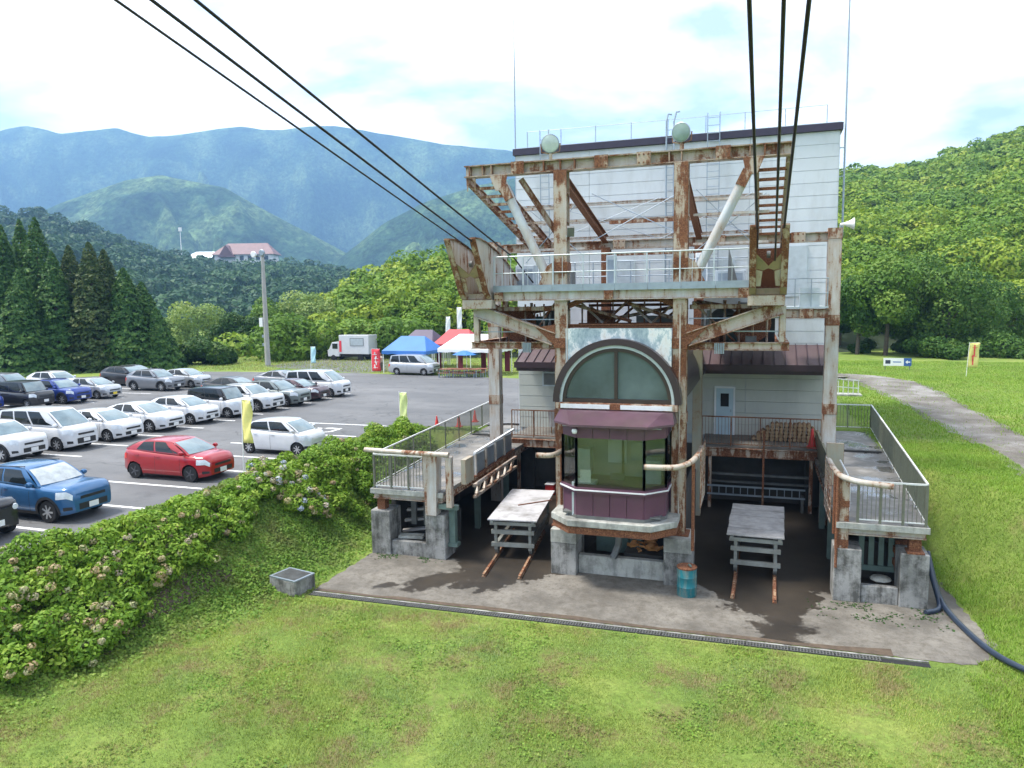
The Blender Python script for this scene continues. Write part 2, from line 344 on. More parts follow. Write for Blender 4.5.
# ground material: soil, moss and short turf
m, t, b = newmat('ground')
P_ = nd(t, 'ShaderNodeNewGeometry').outputs['Position']
n1 = noise(t, .35, 8, .65, vec=P_); n2 = noise(t, 7, 7, .7, vec=P_); n3 = noise(t, 60, 4, .7, vec=P_)
c = ramp(t, n1, [(.32, (.10, .16, .035)), (.5, (.165, .235, .05)), (.66, (.23, .275, .07))])
c = mixc(t, ramp(t, noise(t, .8, 8, .7, vec=P_), [(.53, (0, 0, 0)), (.72, (.75,)*3)]), c, (.20, .15, .08))
c = mixc(t, .6, c, ramp(t, n2, [(.3, (.25, .25, .25)), (.7, (.75, .75, .72))]), 'OVERLAY')
c = mixc(t, .4, c, ramp(t, n3, [(.3, (.2, .2, .2)), (.7, (.8, .8, .75))]), 'OVERLAY')
t.links.new(c, b.inputs['Base Color']); b.inputs['Roughness'].default_value = .95; b.inputs['Specular IOR Level'].default_value = .15
bump(t, b, mathn(t, 'ADD', n2, n3), .8, .04)
# asphalt
m, t, b = newmat('asphalt')
P_ = nd(t, 'ShaderNodeNewGeometry').outputs['Position']
n1 = noise(t, .12, 7, .6, vec=P_, stretch=(1, 2.2, 1)); n3 = noise(t, 55, 3, .7, vec=P_); n2 = noise(t, 1.1, 7, .65, vec=P_)
c = ramp(t, n1, [(.3, (.075, .077, .082)), (.5, (.112, .114, .118)), (.68, (.155, .155, .158))])
c = mixc(t, ramp(t, n2, [(.54, (0, 0, 0)), (.7, (.6,)*3)]), c, (.065, .065, .068))
c = mixc(t, .35, c, ramp(t, n3, [(.3, (.25,)*3), (.7, (.75,)*3)]), 'OVERLAY')
vo = nd(t, 'ShaderNodeTexVoronoi', feature='DISTANCE_TO_EDGE'); vo.inputs['Scale'].default_value = .13; 
wv = nd(t, 'ShaderNodeVectorMath', operation='ADD'); t.links.new(P_, wv.inputs[0])
wn = nd(t, 'ShaderNodeTexNoise'); wn.inputs['Scale'].default_value = .5; t.links.new(P_, wn.inputs['Vector']); wsc = nd(t, 'ShaderNodeVectorMath', operation='SCALE'); wsc.inputs['Scale'].default_value = 4; t.links.new(wn.outputs[1], wsc.inputs[0]); t.links.new(wsc.outputs[0], wv.inputs[1]); t.links.new(wv.outputs[0], vo.inputs['Vector'])
c = mixc(t, ramp(t, vo.outputs[0], [(.003, (.6,)*3), (.009, (0, 0, 0))]), c, (.05, .05, .05))
t.links.new(c, b.inputs['Base Color']); b.inputs['Roughness'].default_value = .8
bump(t, b, n3, .4, .01)
# worn white road paint
m, t, b = newmat('road_paint')
n2 = noise(t, 9, 8, .75, coord='World')
t.links.new(ramp(t, n2, [(.36, (.2, .2, .2)), (.46, (.66, .66, .65)), (.7, (.8, .8, .79))]), b.inputs['Base Color']); b.inputs['Roughness'].default_value = .7
# gravel
m, t, b = newmat('gravel')
P_ = nd(t, 'ShaderNodeNewGeometry').outputs['Position']
n1 = noise(t, .5, 7, .6, vec=P_); n3 = noise(t, 22, 4, .8, vec=P_)
c = ramp(t, n1, [(.3, (.075, .062, .05)), (.5, (.15, .135, .118)), (.68, (.25, .238, .225))])
c = mixc(t, .7, c, ramp(t, n3, [(.3, (.2,)*3), (.7, (.8,)*3)]), 'OVERLAY')
c = mixc(t, ramp(t, noise(t, 1.6, 6, .7, vec=P_), [(.58, (0, 0, 0)), (.66, (.8,)*3)]), c, (.1, .14, .03))
t.links.new(c, b.inputs['Base Color']); b.inputs['Roughness'].default_value = .95; bump(t, b, n3, .8, .03)
# apron concrete: pale slab, wet ground soaking out of the bays, its brown darkened for their shadow
m, t, b = newmat('apron_concrete')
P_ = nd(t, 'ShaderNodeNewGeometry').outputs['Position']
sp_ = nd(t, 'ShaderNodeSeparateXYZ'); t.links.new(P_, sp_.inputs[0])
n1 = noise(t, .6, 9, .65, vec=P_); n2 = noise(t, 3.5, 7, .7, vec=P_); n3 = noise(t, 45, 3, .7, vec=P_)
c = ramp(t, n1, [(.3, (.07, .063, .052)), (.47, (.14, .127, .108)), (.66, (.215, .197, .168))])
c = mixc(t, ramp(t, n2, [(.45, (0, 0, 0)), (.66, (.7,)*3)]), c, (.085, .072, .055)); c = mixc(t, ramp(t, noise(t, 9, 8, .75, vec=P_), [(.54, (0, 0, 0)), (.66, (.6,)*3)]), c, (.06, .055, .045))
c = mixc(t, .3, c, ramp(t, n3, [(.3, (.25,)*3), (.7, (.75,)*3)]), 'OVERLAY')
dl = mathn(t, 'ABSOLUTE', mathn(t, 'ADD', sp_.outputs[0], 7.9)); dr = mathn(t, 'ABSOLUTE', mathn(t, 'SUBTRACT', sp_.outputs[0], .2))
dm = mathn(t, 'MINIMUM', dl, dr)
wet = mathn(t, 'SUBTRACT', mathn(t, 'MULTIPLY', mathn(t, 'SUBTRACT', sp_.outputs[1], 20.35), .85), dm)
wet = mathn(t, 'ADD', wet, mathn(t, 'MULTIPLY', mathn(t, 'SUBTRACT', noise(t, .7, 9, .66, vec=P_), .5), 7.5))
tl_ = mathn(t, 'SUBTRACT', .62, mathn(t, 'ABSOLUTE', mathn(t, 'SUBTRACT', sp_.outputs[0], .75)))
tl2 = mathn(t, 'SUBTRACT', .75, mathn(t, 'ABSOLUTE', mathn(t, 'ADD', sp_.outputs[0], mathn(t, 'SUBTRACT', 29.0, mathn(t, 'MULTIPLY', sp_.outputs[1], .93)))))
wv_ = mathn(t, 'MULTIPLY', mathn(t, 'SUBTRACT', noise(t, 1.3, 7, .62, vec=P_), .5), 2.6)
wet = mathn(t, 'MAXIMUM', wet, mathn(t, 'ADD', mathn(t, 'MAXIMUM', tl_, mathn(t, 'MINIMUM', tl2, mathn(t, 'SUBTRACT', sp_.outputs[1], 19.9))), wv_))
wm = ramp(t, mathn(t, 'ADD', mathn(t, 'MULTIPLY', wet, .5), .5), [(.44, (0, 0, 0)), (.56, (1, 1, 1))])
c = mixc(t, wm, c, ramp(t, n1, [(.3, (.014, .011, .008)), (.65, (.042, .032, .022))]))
edge = ramp(t, mathn(t, 'ADD', sp_.outputs[1], mathn(t, 'MULTIPLY', n2, .5)), [(0, (0, 0, 0)), (1, (0, 0, 0))])
t.links.new(c, b.inputs['Base Color'])
t.links.new(ramp(t, wm, [(0, (.85,)*3), (1, (.52,)*3)]), b.inputs['Roughness']); bump(t, b, n3, .25, .008)
# wet platform deck
m, t, b = newmat('deck_wet')
P_ = nd(t, 'ShaderNodeNewGeometry').outputs['Position']
n1 = noise(t, .75, 6, .6, vec=P_)
c = ramp(t, n1, [(.36, (.075, .072, .068)), (.55, (.17, .16, .145)), (.7, (.27, .255, .235))])
t.links.new(c, b.inputs['Base Color']); t.links.new(ramp(t, n1, [(.40, (.07,)*3), (.52, (.75,)*3)]), b.inputs['Roughness'])
bump(t, b, noise(t, 30, 3, .6, vec=P_), .12, .006)
# weathered arch plate: blue paint flaking to white
m, t, b = newmat('plate_flaking')
P_ = nd(t, 'ShaderNodeNewGeometry').outputs['Position']
n1 = noise(t, 1.6, 8, .72, vec=P_, stretch=(1, 1, .6))
c = ramp(t, n1, [(.4, (.22, .30, .34)), (.5, (.38, .47, .50)), (.54, (.70, .72, .71)), (.62, (.62, .60, .56)), (.68, (.25, .10, .05))])
t.links.new(c, b.inputs['Base Color']); b.inputs['Roughness'].default_value = .7

# ------------------------------------------------------------------ terrain
LOT = 2.45
def gh(x, y):
    x = np.asarray(x, float); y = np.asarray(y, float)
    xb = -13.35-.35*np.clip(19-y, 0, 25)+.25*vnoise(x*0, y, 3.1, 3)
    zl = LOT*sstep((xb-x)/3.6*.92)
    k = np.clip((y-24)/7, 0, 1); x0 = 6.25-1.25*k+.25*vnoise(x*0, y, 2.7, 5)+np.clip(17-y, 0, 9)*.7; run = 3.8-3.0*k
    zr = LOT*sstep((x-x0)/run)*np.clip((y-12)/8, 0, 1)
    zb = np.where((x > -13.1) & (x < 4.95) & (y < 38.7), 2.1, LOT)*np.clip((y-33.75)/.25, 0, 1)
    z = np.maximum(np.maximum(zl, zr), zb)
    low = 1-sstep((z-2.2)/.2)
    z = z+.05*vnoise(x, y, 2.3, 1)*low*((y < 18.4) | (z > .3))
    far = np.clip((np.hypot(x, y)-140)/600, 0, 1)
    return z-far*8
def axis(a, b, st, lim):
    c_ = list(np.arange(a, b+1e-6, st)); s_ = st
    v = b
    while v < lim: s_ *= 1.25; v += s_; c_.append(min(v, lim))
    v = a; s_ = st
    while v > -lim: s_ *= 1.25; v -= s_; c_.insert(0, max(v, -lim))
    return np.array(c_)
gx = axis(-26, 20, .3, 3600); gy = axis(4, 42, .3, 3600)
GX, GY = np.meshgrid(gx, gy); GZ = gh(GX, GY)
# keep the sheet out of the pit under the station
V = np.stack([GX, GY, GZ], -1).reshape(-1, 3); nx, ny = len(gx), len(gy)
ii = (np.arange(ny-1)[:, None]*nx+np.arange(nx-1)[None]).ravel(); Fq = np.stack([ii, ii+1, ii+nx+1, ii+nx], 1)
ground = struct(np_mesh('ground', V, Fq, 'ground', smooth=True))

def sheet(name, poly, z, mat, sub=None):
    mb = MB(); mb.add([(x, y, z) for x, y in poly], [tuple(range(len(poly)))]); o = mb.build(name, mat)
    return struct(o)
def ragged(pts, amp, step, seed):
    r_ = random.Random(seed); o = []
    for (a, b) in zip(pts, pts[1:]+pts[:1]):
        L = math.dist(a, b); n = max(1, int(L/step)); nx_, ny_ = -(b[1]-a[1])/L, (b[0]-a[0])/L
        for i in range(n):
            t_ = i/n; q = r_.uniform(-amp, amp); o.append((a[0]+(b[0]-a[0])*t_+nx_*q, a[1]+(b[1]-a[1])*t_+ny_*q))
    return o
sheet('parking_lot', ragged([(-84, 2), (-19.6, 2), (-18.25, 14), (-17.9, 33), (-14, 35.6), (-13, 36.6), (-11.6, 36.8), (-11.4, 58.2), (-37, 61.5), (-53, 60), (-66, 48), (-84, 44)], .18, .5, 4), LOT+.012, 'asphalt')
sheet('truck_driveway', ragged([(-50, 66), (-36, 61.6), (-33, 64), (-33, 78), (-50, 78)], .2, .6, 5), LOT+.008, 'asphalt')
apron = sheet('concrete_apron', ragged([(-12.95, 19.12), (5.0, 19.45), (5.6, 19.9), (5.95, 20.8), (5.7, 22.5), (5.5, 26), (4.9, 33.4), (-13.2, 33.4), (-13.15, 24.5), (-12.9, 22.9)], .05, .18, 9), .012, 'apron_concrete')
# parking bay lines, each one piece of the lot's marking
lot = bpy.data.objects['parking_lot']
lines = [(y, -23.4, -18.4) for y in (12.95, 15.5, 18.12, 20.75, 23.4, 25.82, 28.4, 31.25, 34.4)] + [(24.05+2.5*k, -33, -27.7) for k in range(-1, 10)] + [(33.6+2.5*k, -49, -42.9) for k in range(7)]
for y, xa, xb in lines:
    MB().box(xa, xb, y-.075, y+.075, LOT+.015, LOT+.018).build('bay_line', 'road_paint', lot)
wc = MB()   # wheelchair bay symbol, worn
for k in range(14):
    a0, a1 = 2*math.pi*k/16+.3, 2*math.pi*(k+1)/16+.3
    wc.bar((-20.9+.62*math.cos(a0), 32.55+.62*math.sin(a0), LOT+.0165), (-20.9+.62*math.cos(a1), 32.55+.62*math.sin(a1), LOT+.0165), .16, .003)
wc.bar((-21.7, 33.0, LOT+.0165), (-20.4, 33.0, LOT+.0165), .17, .003); wc.bar((-20.4, 32.2, LOT+.0166), (-20.4, 33.2, LOT+.0166), .17, .003)
wc.build('wheelchair_symbol', 'road_paint', lot)

# gravel track on the right
pc = [at_z(x, y, LOT) for x, y in ((826, 376), (852, 377), (885, 382), (915, 395), (943, 410), (985, 433), (1024, 452), (1075, 482), (1130, 520))]
wd = [5.2, 5.0, 4.6, 3.8, 3.3, 2.9, 2.8, 2.7, 2.7]
L_, R_ = [], []; fine = []
for i in range(len(pc)-1):
    for k in range(8): fine.append((pc[i].lerp(pc[i+1], k/8), wd[i]+(wd[i+1]-wd[i])*k/8))
for i, (p, wdt) in enumerate(fine[:-1]):
    d = (fine[i+1][0]-p).normalized(); nrm = Vector((-d.y, d.x, 0)); r_ = random.Random(i)
    a = p+nrm*(wdt/2+r_.uniform(-.22, .22)); b_ = p-nrm*(wdt/2+r_.uniform(-.22, .22)); L_.append(a); R_.append(b_)
mb = MB(); rows = []
for a, b_ in zip(L_, R_): rows.append([(q.x, q.y, float(gh(q.x, q.y))+.02) for q in (a.lerp(b_, s/4) for s in range(5))])
struct(mb.grid(rows).build('gravel_path', 'gravel', smooth=60))

# ------------------------------------------------------------------ hills and mountains (real distances, forested)
def interp(prof, x): return np.interp(x, [p[0] for p in prof], [p[1] for p in prof])
def hill(name, prof, D0, D1, mat, nx_=220, ny_=60, rough=.06, gully=0, seed=1, power=1.0, x0=-420, x1=1500, zb=-4, kind=True):
    """slope that climbs from distance D0 to a crest at distance D1; prof gives the crest's height by direction"""
    xs = np.linspace(x0, x1, nx_); ts = np.linspace(0, 1.12, ny_)
    Vv = np.zeros((ny_, nx_, 3)); dirs = np.array([list(ray(x, 384)) for x in xs]); dirs[:, 2] = 0
    cy_ = interp(prof, xs); crest = np.array([at_D(x, y, D1).z for x, y in zip(xs, cy_)])
    for j, t_ in enumerate(ts):
        D = D0+(D1-D0)*t_; pos = dirs*D
        hgt = np.where(t_ <= 1, zb+(crest-zb)*(min(t_, 1)**power), crest-(t_-1)*(crest-zb)*3)
        env = math.sin(math.pi*min(t_, 1))**.7
        wob = vnoise(pos[:, 0]+seed*100, pos[:, 1], (D1-D0)*.28, seed, 5)
        lat = (xs-512)/FPX*D1; rid = sum(a_*(1-1.6*np.abs(vnoise(lat+(D1-D0)*.05*vnoise(lat, 0*lat+t_*D1, (D1-D0)*.3, seed+9, 2), t_*(D1-D0)*.45+0*lat, (D1-D0)*s__, seed+3, 1))) for a_, s__ in ((.55, .2), (.3, .085), (.15, .035))) if gully else 0
        env2 = env*np.clip((1.02-t_)*4, 0, 1)
        hgt = hgt+(crest-zb)*env2*(rough*(wob-.35)*1.6+(gully*(rid-.95)))
        Vv[j, :, :2] = pos[:, :2]; Vv[j, :, 2] = hgt
    ii = (np.arange(ny_-1)[:, None]*nx_+np.arange(nx_-1)[None]).ravel(); F_ = np.stack([ii, ii+1, ii+nx_+1, ii+nx_], 1)
    return Vv, struct(np_mesh(name, Vv.reshape(-1, 3), F_, mat, smooth=True))
def m_forest(name, cols, s1, s2, bstr):
    m, t, b = newmat(name)
    P_ = nd(t, 'ShaderNodeNewGeometry').outputs['Position']
    n1 = noise(t, s1, 8, .62, vec=P_); v = nd(t, 'ShaderNodeTexVoronoi'); v.inputs['Scale'].default_value = s2; t.links.new(P_, v.inputs['Vector'])
    c = ramp(t, n1, [(.36, cols[0]), (.5, cols[1]), (.64, cols[2])])
    c = mixc(t, .6, c, ramp(t, noise(t, s1*9, 8, .7, vec=P_), [(.35, (.2,)*3), (.65, (.8,)*3)]), 'OVERLAY'); c = mixc(t, .7, c, ramp(t, noise(t, s2, 4, .7, vec=P_), [(.36, (.12,)*3), (.64, (.88,)*3)]), 'OVERLAY')
    t.links.new(c, b.inputs['Base Color']); b.inputs['Roughness'].default_value = .95; b.inputs['Specular IOR Level'].default_value = .1
    hgt = noise(t, s2*.55, 7, .7, vec=P_)
    n = nd(t, 'ShaderNodeBump'); n.inputs['Strength'].default_value = 1; n.inputs['Distance'].default_value = bstr; t.links.new(hgt, n.inputs['Height']); t.links.new(n.outputs[0], b.inputs['Normal'])
m_forest('forest_far', [(.018, .042, .026), (.042, .086, .04), (.13, .195, .08)], .0055, .11, 9)
m_forest('forest_mid', [(.03, .06, .02), (.05, .10, .025), (.09, .15, .035)], .012, .12, 5)
m_plain('forest_floor', (.02, .035, .012), .95, 0, .3, .1)
hill('mountain_ridge', [(-420, 175), (-200, 150), (0, 143), (30, 134), (47, 131), (62, 134), (80, 139), (110, 136), (135, 133), (150, 138), (165, 142), (185, 141), (200, 139), (230, 134), (255, 132), (275, 135), (295, 135), (320, 132), (345, 131), (370, 135), (400, 140), (450, 149), (510, 154), (600, 175), (840, 215), (1500, 260)], 1500, 3000, 'forest_far', 460, 110, .40, 1.9, 2, 1.1)
hill('mountain_spur', [(-420, 260), (-100, 250), (0, 236), (75, 205), (140, 183), (175, 178), (235, 190), (300, 226), (345, 250), (420, 292), (600, 330), (1500, 400)], 800, 1650, 'forest_far', 320, 90, .28, 1.2, 5, 1.05)
hill('mountain_shoulder', [(-420, 400), (250, 320), (330, 270), (390, 224), (430, 204), (480, 188), (560, 172), (700, 185), (900, 240), (1500, 330)], 700, 1500, 'forest_far', 320, 90, .28, 1.2, 8, 1.05)
HL, _ = hill('wooded_hill', [(-420, 215), (-100, 208), (0, 226), (53, 223), (78, 231), (109, 243), (156, 259), (200, 269), (285, 272), (330, 278), (400, 291), (500, 300), (700, 310), (1500, 320)], 240, 640, 'forest_floor', 140, 50, .03, 0, 11, .9, zb=-8)
HC, _ = hill('wooded_slope', [(-420, 420), (250, 375), (310, 352), (335, 325), (360, 305), (400, 283), (440, 270), (480, 272), (560, 268), (700, 268), (840, 300), (900, 340), (1500, 420)], 86, 150, 'forest_floor', 120, 40, .03, 0, 14, .85, zb=2.2)
HR, _ = hill('forested_hillside', [(-420, 420), (600, 300), (700, 230), (780, 205), (840, 190), (880, 187), (920, 182), (952, 170), (982, 160), (1004, 152), (1024, 152), (1200, 126), (1500, 90)], 92, 330, 'forest_floor', 140, 60, .03, 0, 17, .92, zb=2.2)

# far wood: crowns packed over the hillsides, one mass each
def wood(name, HV, n, rad, lk_, mat, xr, label, cat, seed, tmin=.02):
    rg = np.random.default_rng(seed); ny_, nx_ = HV.shape[:2]
    u = rg.random((n*30, 2)); a = u[:, 0]*(nx_-1.001); b_ = (tmin+(1-tmin)*u[:, 1])*(ny_/1.12-1.2)
    i, j = a.astype(int), b_.astype(int); fx, fy = (a-i)[:, None], (b_-j)[:, None]
    Pp = (HV[j, i]*(1-fx)+HV[j, np.minimum(i+1, nx_-1)]*fx)*(1-fy)+(HV[np.minimum(j+1, ny_-1), i]*(1-fx)+HV[np.minimum(j+1, ny_-1), np.minimum(i+1, nx_-1)]*fx)*fy
    X_, Y_, D = px_of(Pp); ok = (X_ > xr[0]) & (X_ < xr[1]); Pp = Pp[ok]; D = D[ok]
    keep = rg.random(len(Pp)) < D/D.max(); Pp = Pp[keep][:n]   # polar cells grow with distance
    VV, TT = [], []
    for q in Pp:
        r_ = rad*rg.uniform(.6, 1.35); L = []; Dq = math.hypot(q[0], q[1]); leaf = min(max(Dq*lk_, .3), 1.3); nl = int(min(2200, 9.5*(r_/leaf)**2))
        for _ in range(6): L.append([*(q+np.array([*(rg.normal(size=2)*r_*.45), r_*rg.uniform(.1, .9)])), *(np.array([1, 1, .85])*r_*rg.uniform(.36, .62))])
        L = np.array(L); k = rg.integers(6, size=nl); d = unit(rg.normal(size=(nl, 3))+np.array([0, 0, .35])); tc_ = -q/np.linalg.norm(q); kp = (d@tc_ > -.35) | (d[:, 2] > .75); d = d[kp]; k = k[kp]; nl = len(d); P = L[k, :3]+d*L[k, 3:]*(1-.3*rg.random(nl)**1.6)[:, None]
        nr = unit(d+rg.normal(size=d.shape)*.45+np.array([0, 0, .35])); t_ = unit(np.cross(nr, rg.normal(size=(nl, 3)))); b2 = np.cross(nr, t_); s = (leaf*rg.uniform(.6, 1.4, nl))[:, None]
        VV.append(np.stack([P-t_*s*.8-b2*s*.45, P+t_*s*.8-b2*s*.45, P+b2*s*.9], 1).reshape(-1, 3)); g = rg.random(); lt = rg.random(6)
        TT.append(np.clip(rg.random(nl)*.3+lt[k]*.2+g*.5, 0, 1))
    V = np.concatenate(VV); o = np_mesh(name, V, np.arange(len(V)).reshape(-1, 3), mat, tint=np.concatenate(TT)); struct(o, 'stuff'); tag(o, label, cat)
    return o
wood('hillside_forest', HR, 1250, 5.6, .0027, 'leaf_hill', (795, 1110), 'dense bright green forest covering the hillside on the right', 'forest', 21)
wood('ridge_forest', HL, 700, 9.0, .0042, 'leaf_ridge', (-120, 560), 'dark green wood on the low hill below the red roofed house', 'forest', 22)
wood('slope_thicket', HC, 260, 3.6, .0034, 'leaf_hill', (230, 620), 'bright green thicket on the slope behind the tents', 'thicket', 23)
# ------------------------------------------------------------------ the station
X0 = -4.1
FY, RY = 23.2, 30.5                       # front and rear steel frames
# ---- building behind
bld = thing('station_building', 'tall white sided ropeway station building behind the rusty steel frame', 'building', (X0, 35, LOT))
def kid(mb, name, mat, par, **k):
    """part built in world coordinates under a thing or part that is not rotated"""
    off = Vector(par.location); q = par
    while q.parent: q = q.parent; off += Vector(q.location)
    mb.v = [(v[0]-off.x, v[1]-off.y, v[2]-off.z) for v in mb.v]
    return mb.build(name, mat, par, **k)
BL, BR, BZ = -11.25, 3.15, 15.86
core = kid(MB().box(BL+.06, BR-.06, 35.08, 47, LOT-.3, BZ), 'core_wall', 'joint_grey', bld)
nrow = 17; seg = 4; wseg = (BR-BL)/seg; rh = .53
pm = {}
for r_ in range(25):
    z1 = BZ-.01-r_*rh; z0 = max(z1-rh+.010, LOT)
    if z1 <= LOT+.1: break
    low = z1 < 6.7
    for s in range(seg):
        x0 = BL+s*wseg+.008; x1 = BL+(s+1)*wseg-.008
        key = (round(z1-z0, 3), low)
        if key not in pm: pm[key] = MB().poly([(0, 0, 0), (0, .07, 0), (0, .07, z1-z0), (0, .005, z1-z0), (0, 0, .04)], (x1-x0, 0, 0)).mesh('siding_panel')
        share('siding_panel', pm[key], 'siding_low' if low else 'siding', bld, (x0-X0, 0, z0-LOT))
for sx_ in (BL, BR):                       # side walls, panels running back
    for r_ in range(25):
        z1 = BZ-.01-r_*rh; z0 = max(z1-rh+.02, LOT)
        if z1 <= LOT+.1: break
        kid(MB().box(sx_-.05 if sx_ > 0 else sx_-.02, sx_+.02 if sx_ > 0 else sx_+.05, 35.03, 47, z0, z1), 'siding_panel', 'siding', bld)
rf = kid(MB().box(BL-.12, BR+.12, 34.86, 47.2, BZ+.005, BZ+.30), 'roof', 'trim_purple', bld)
kid(MB().box(BL-.05, BR+.05, 34.93, 47.1, BZ+.302, BZ+.34), 'roof_edge', 'galv_light', rf)
for k in range(9):
    x = BL+.5+k*(BR-BL-1)/8; kid(MB().bar((x, 35.3, BZ+.34), (x, 35.3, BZ+1.15), .035), 'guard_post', 'galv', bld)
kid(MB().tube([(BL+.5, 35.3, BZ+1.14), (-4, 35.3, BZ+1.12), (BR-.5, 35.3, BZ+1.15)], .014, 5), 'guard_wire', 'galv', bld)
def ladder(x, y, z0, z1, par, w_=.34):
    for s in (-1, 1): kid(MB().bar((x+s*w_/2, y, z0), (x+s*w_/2, y, z1), .04), 'ladder_rail', 'galv', par)
    z = z0+.25
    while z < z1-.2: kid(MB().bar((x-w_/2, y, z), (x+w_/2, y, z), .025), 'ladder_rung', 'galv', par); z += .33
ladder(-9.75, 34.75, 9.6, 16.9, bld, .42); ladder(-2.0, 34.75, 9.6, 17.0, bld, .52)
mb = MB(); mb.tube([(-4.05, 34.72, 9.6), (-4.05, 34.72, 16.8), (-3.98, 34.74, 17.1), (-3.85, 34.9, 17.1)], .04, 6); kid(mb, 'roof_ladder_rail', 'galv', bld)
mb = MB(); mb.tube([(-3.72, 34.72, 9.6), (-3.72, 34.72, 16.75), (-3.62, 34.72, 17.15), (-3.5, 34.9, 17.2)], .04, 6); kid(mb, 'roof_ladder_rail', 'galv', bld)
for k in range(21): kid(MB().bar((-4.05, 34.72, 9.8+k*.33), (-3.72, 34.72, 9.8+k*.33), .025), 'ladder_rung', 'galv', bld)
# upper doors and louvres behind the deck
kid(MB().box(1.05, 2.0, 34.93, 35.05, 8.9, 11.1), 'upper_door', 'galv_light', bld)
kid(MB().box(-6.9, -5.5, 34.93, 35.05, 9.2, 10.7), 'wall_panel', 'galv_light', bld)
kid(MB().box(-2.6, -1.0, 34.93, 35.05, 9.3, 10.6), 'wall_panel', 'galv_light', bld)
# brown lean-to roofs over the two bays: sheet strips with standing seams
for (xa, xb) in ((-10.75, -7.75), (-2.4, 2.95)):
    n = int((xb-xa)/.42)
    for k in range(n):
        a, b_ = xa+(xb-xa)*k/n, xa+(xb-xa)*(k+1)/n
        kid(MB().poly([(a+.012, 33.0, 6.02), (a+.012, 34.95, 6.78), (a+.012, 34.95, 6.70), (a+.012, 33.0, 5.94)], (b_-a-.024, 0, 0)), 'roof_strip', 'awning_brown', bld)
        kid(MB().poly([(a-.02, 33.0, 6.075), (a-.02, 34.95, 6.835), (a-.02, 34.95, 6.70), (a-.02, 33.0, 5.93)], (.028, 0, 0)), 'standing_seam', 'fascia_brown', bld)
    kid(MB().box(xa-.05, xb+.05, 32.86, 32.995, 5.78, 6.05), 'eaves_gutter', 'fascia_brown', bld)
    kid(MB().box(xa, xb, 33.05, 34.92, 5.62, 5.86), 'soffit', 'fascia_brown', bld)
dr = kid(MB().box(-1.72, -.98, 34.9, 34.985, 2.65, 4.78), 'door', 'door_blue', bld)
kid(MB().box(-1.53, -1.17, 34.885, 34.899, 3.95, 4.55), 'door_pane', 'dark_void', dr)
kid(MB().box(-1.81, -1.725, 34.87, 34.985, 2.65, 4.88).box(-.975, -.89, 34.87, 34.985, 2.65, 4.88).box(-1.724, -.976, 34.87, 34.985, 4.785, 4.88), 'door_frame', 'white_trim', dr)
kid(MB().tube([(-1.08, 34.86, 3.7), (-1.08, 34.86, 3.82)], .02, 6), 'door_handle', 'galv', dr)
ac = kid(MB().box(-9.9, -8.95, 34.5, 34.9, 4.75, 5.45), 'air_conditioner', 'galv_light', bld)
kid(MB().box(-9.82, -9.25, 34.47, 34.499, 4.82, 5.38), 'fan_grille', 'machine_grey', ac); kid(MB().tube([(-9.2, 34.8, 4.75), (-9.2, 34.85, 2.5)], .045, 6), 'drain_pipe', 'machine_grey', ac)
for xx, zt in ((BL-.15, 22.6), (BR+.25, 25.0)):
    kid(MB().tube([(xx, 35.4, 11.5), (xx, 35.4, zt*.72+4), (xx, 35.4, zt)], [.045, .03, .012], 6), 'lightning_rod', 'galv', bld)
    for z in (14.0, 15.2): kid(MB().bar((xx, 35.4, z), (min(max(xx, BL), BR), 35.4, z), .04), 'rod_bracket', 'galv', bld)

# ---- sunken pit walls behind the bays
pit_ = thing('pit_wall', 'concrete retaining wall behind the two cabin bays, coloured dark for their shadow', 'wall', (X0, 33.55, 0))
kid(MB().box(-13.2, 5.0, 33.42, 33.58, 0, LOT), 'wall_face', 'concrete_shaded', pit_)
for x in (-10.2, -6.2, -2.1, 2.3): kid(MB().box(x-.25, x+.25, 33.1, 33.415, 0, 2.0), 'buttress', 'concrete_shaded', pit_)
for z, y in ((.95, 32.9), (1.35, 32.6)): kid(MB().bar((-1.9, y, z), (2.2, y, z), .14, .09), 'shelf_beam', 'machine_grey', pit_)
ld = thing('stored_ladder', 'grey aluminium ladder lying across the back of the right bay', 'ladder', (.1, 31.9, 0))
for z in (.62, .98): kid(MB().bar((-1.9, 31.9, z), (2.0, 31.9, z), .04, .07), 'ladder_rail', 'galv', ld)
for k in range(13): kid(MB().bar((-1.7+k*.29, 31.9, .62), (-1.7+k*.29, 31.9, .98), .03), 'ladder_rung', 'galv', ld)
for s in (-1.8, 1.9): kid(MB().box(s-.05, s+.05, 31.94, 32.2, 0, .7), 'rest_block', 'machine_grey', ld)

# ---- terraces in front of the doors
def balusters(par, a, b, zb, zt, mat, sp=.13, post=1.05, th=.016, postmat=None, railmat=None, pth=.045, toe=.09, rail=.045):
    a = Vector(a); b = Vector(b); L = (b-a).length; n = max(1, round(L/sp)); d = (b-a)/n
    me = MB().box(-th/2, th/2, -th/2, th/2, 0, zt-zb-toe-.02).mesh('baluster'); me.materials.append(MATS[mat])
    np_ = max(1, round(L/post)); off = Vector(par.location)
    for i in range(1, n):
        p = a+d*i
        share('baluster', me, None, par, (p.x-off.x, p.y-off.y, zb+toe-off.z))
    for i in range(np_+1):
        p = a.lerp(b, i/np_); kid(MB().bar((p.x, p.y, zb-.02), (p.x, p.y, zt-.01), pth), 'post', postmat or mat, par)
    kid(MB().bar((a.x, a.y, zt), (b.x, b.y, zt), rail, rail*1.1), 'top_rail', railmat or mat, par)
    kid(MB().bar((a.x, a.y, zb+toe), (b.x, b.y, zb+toe), rail*.7), 'bottom_rail', railmat or mat, par)
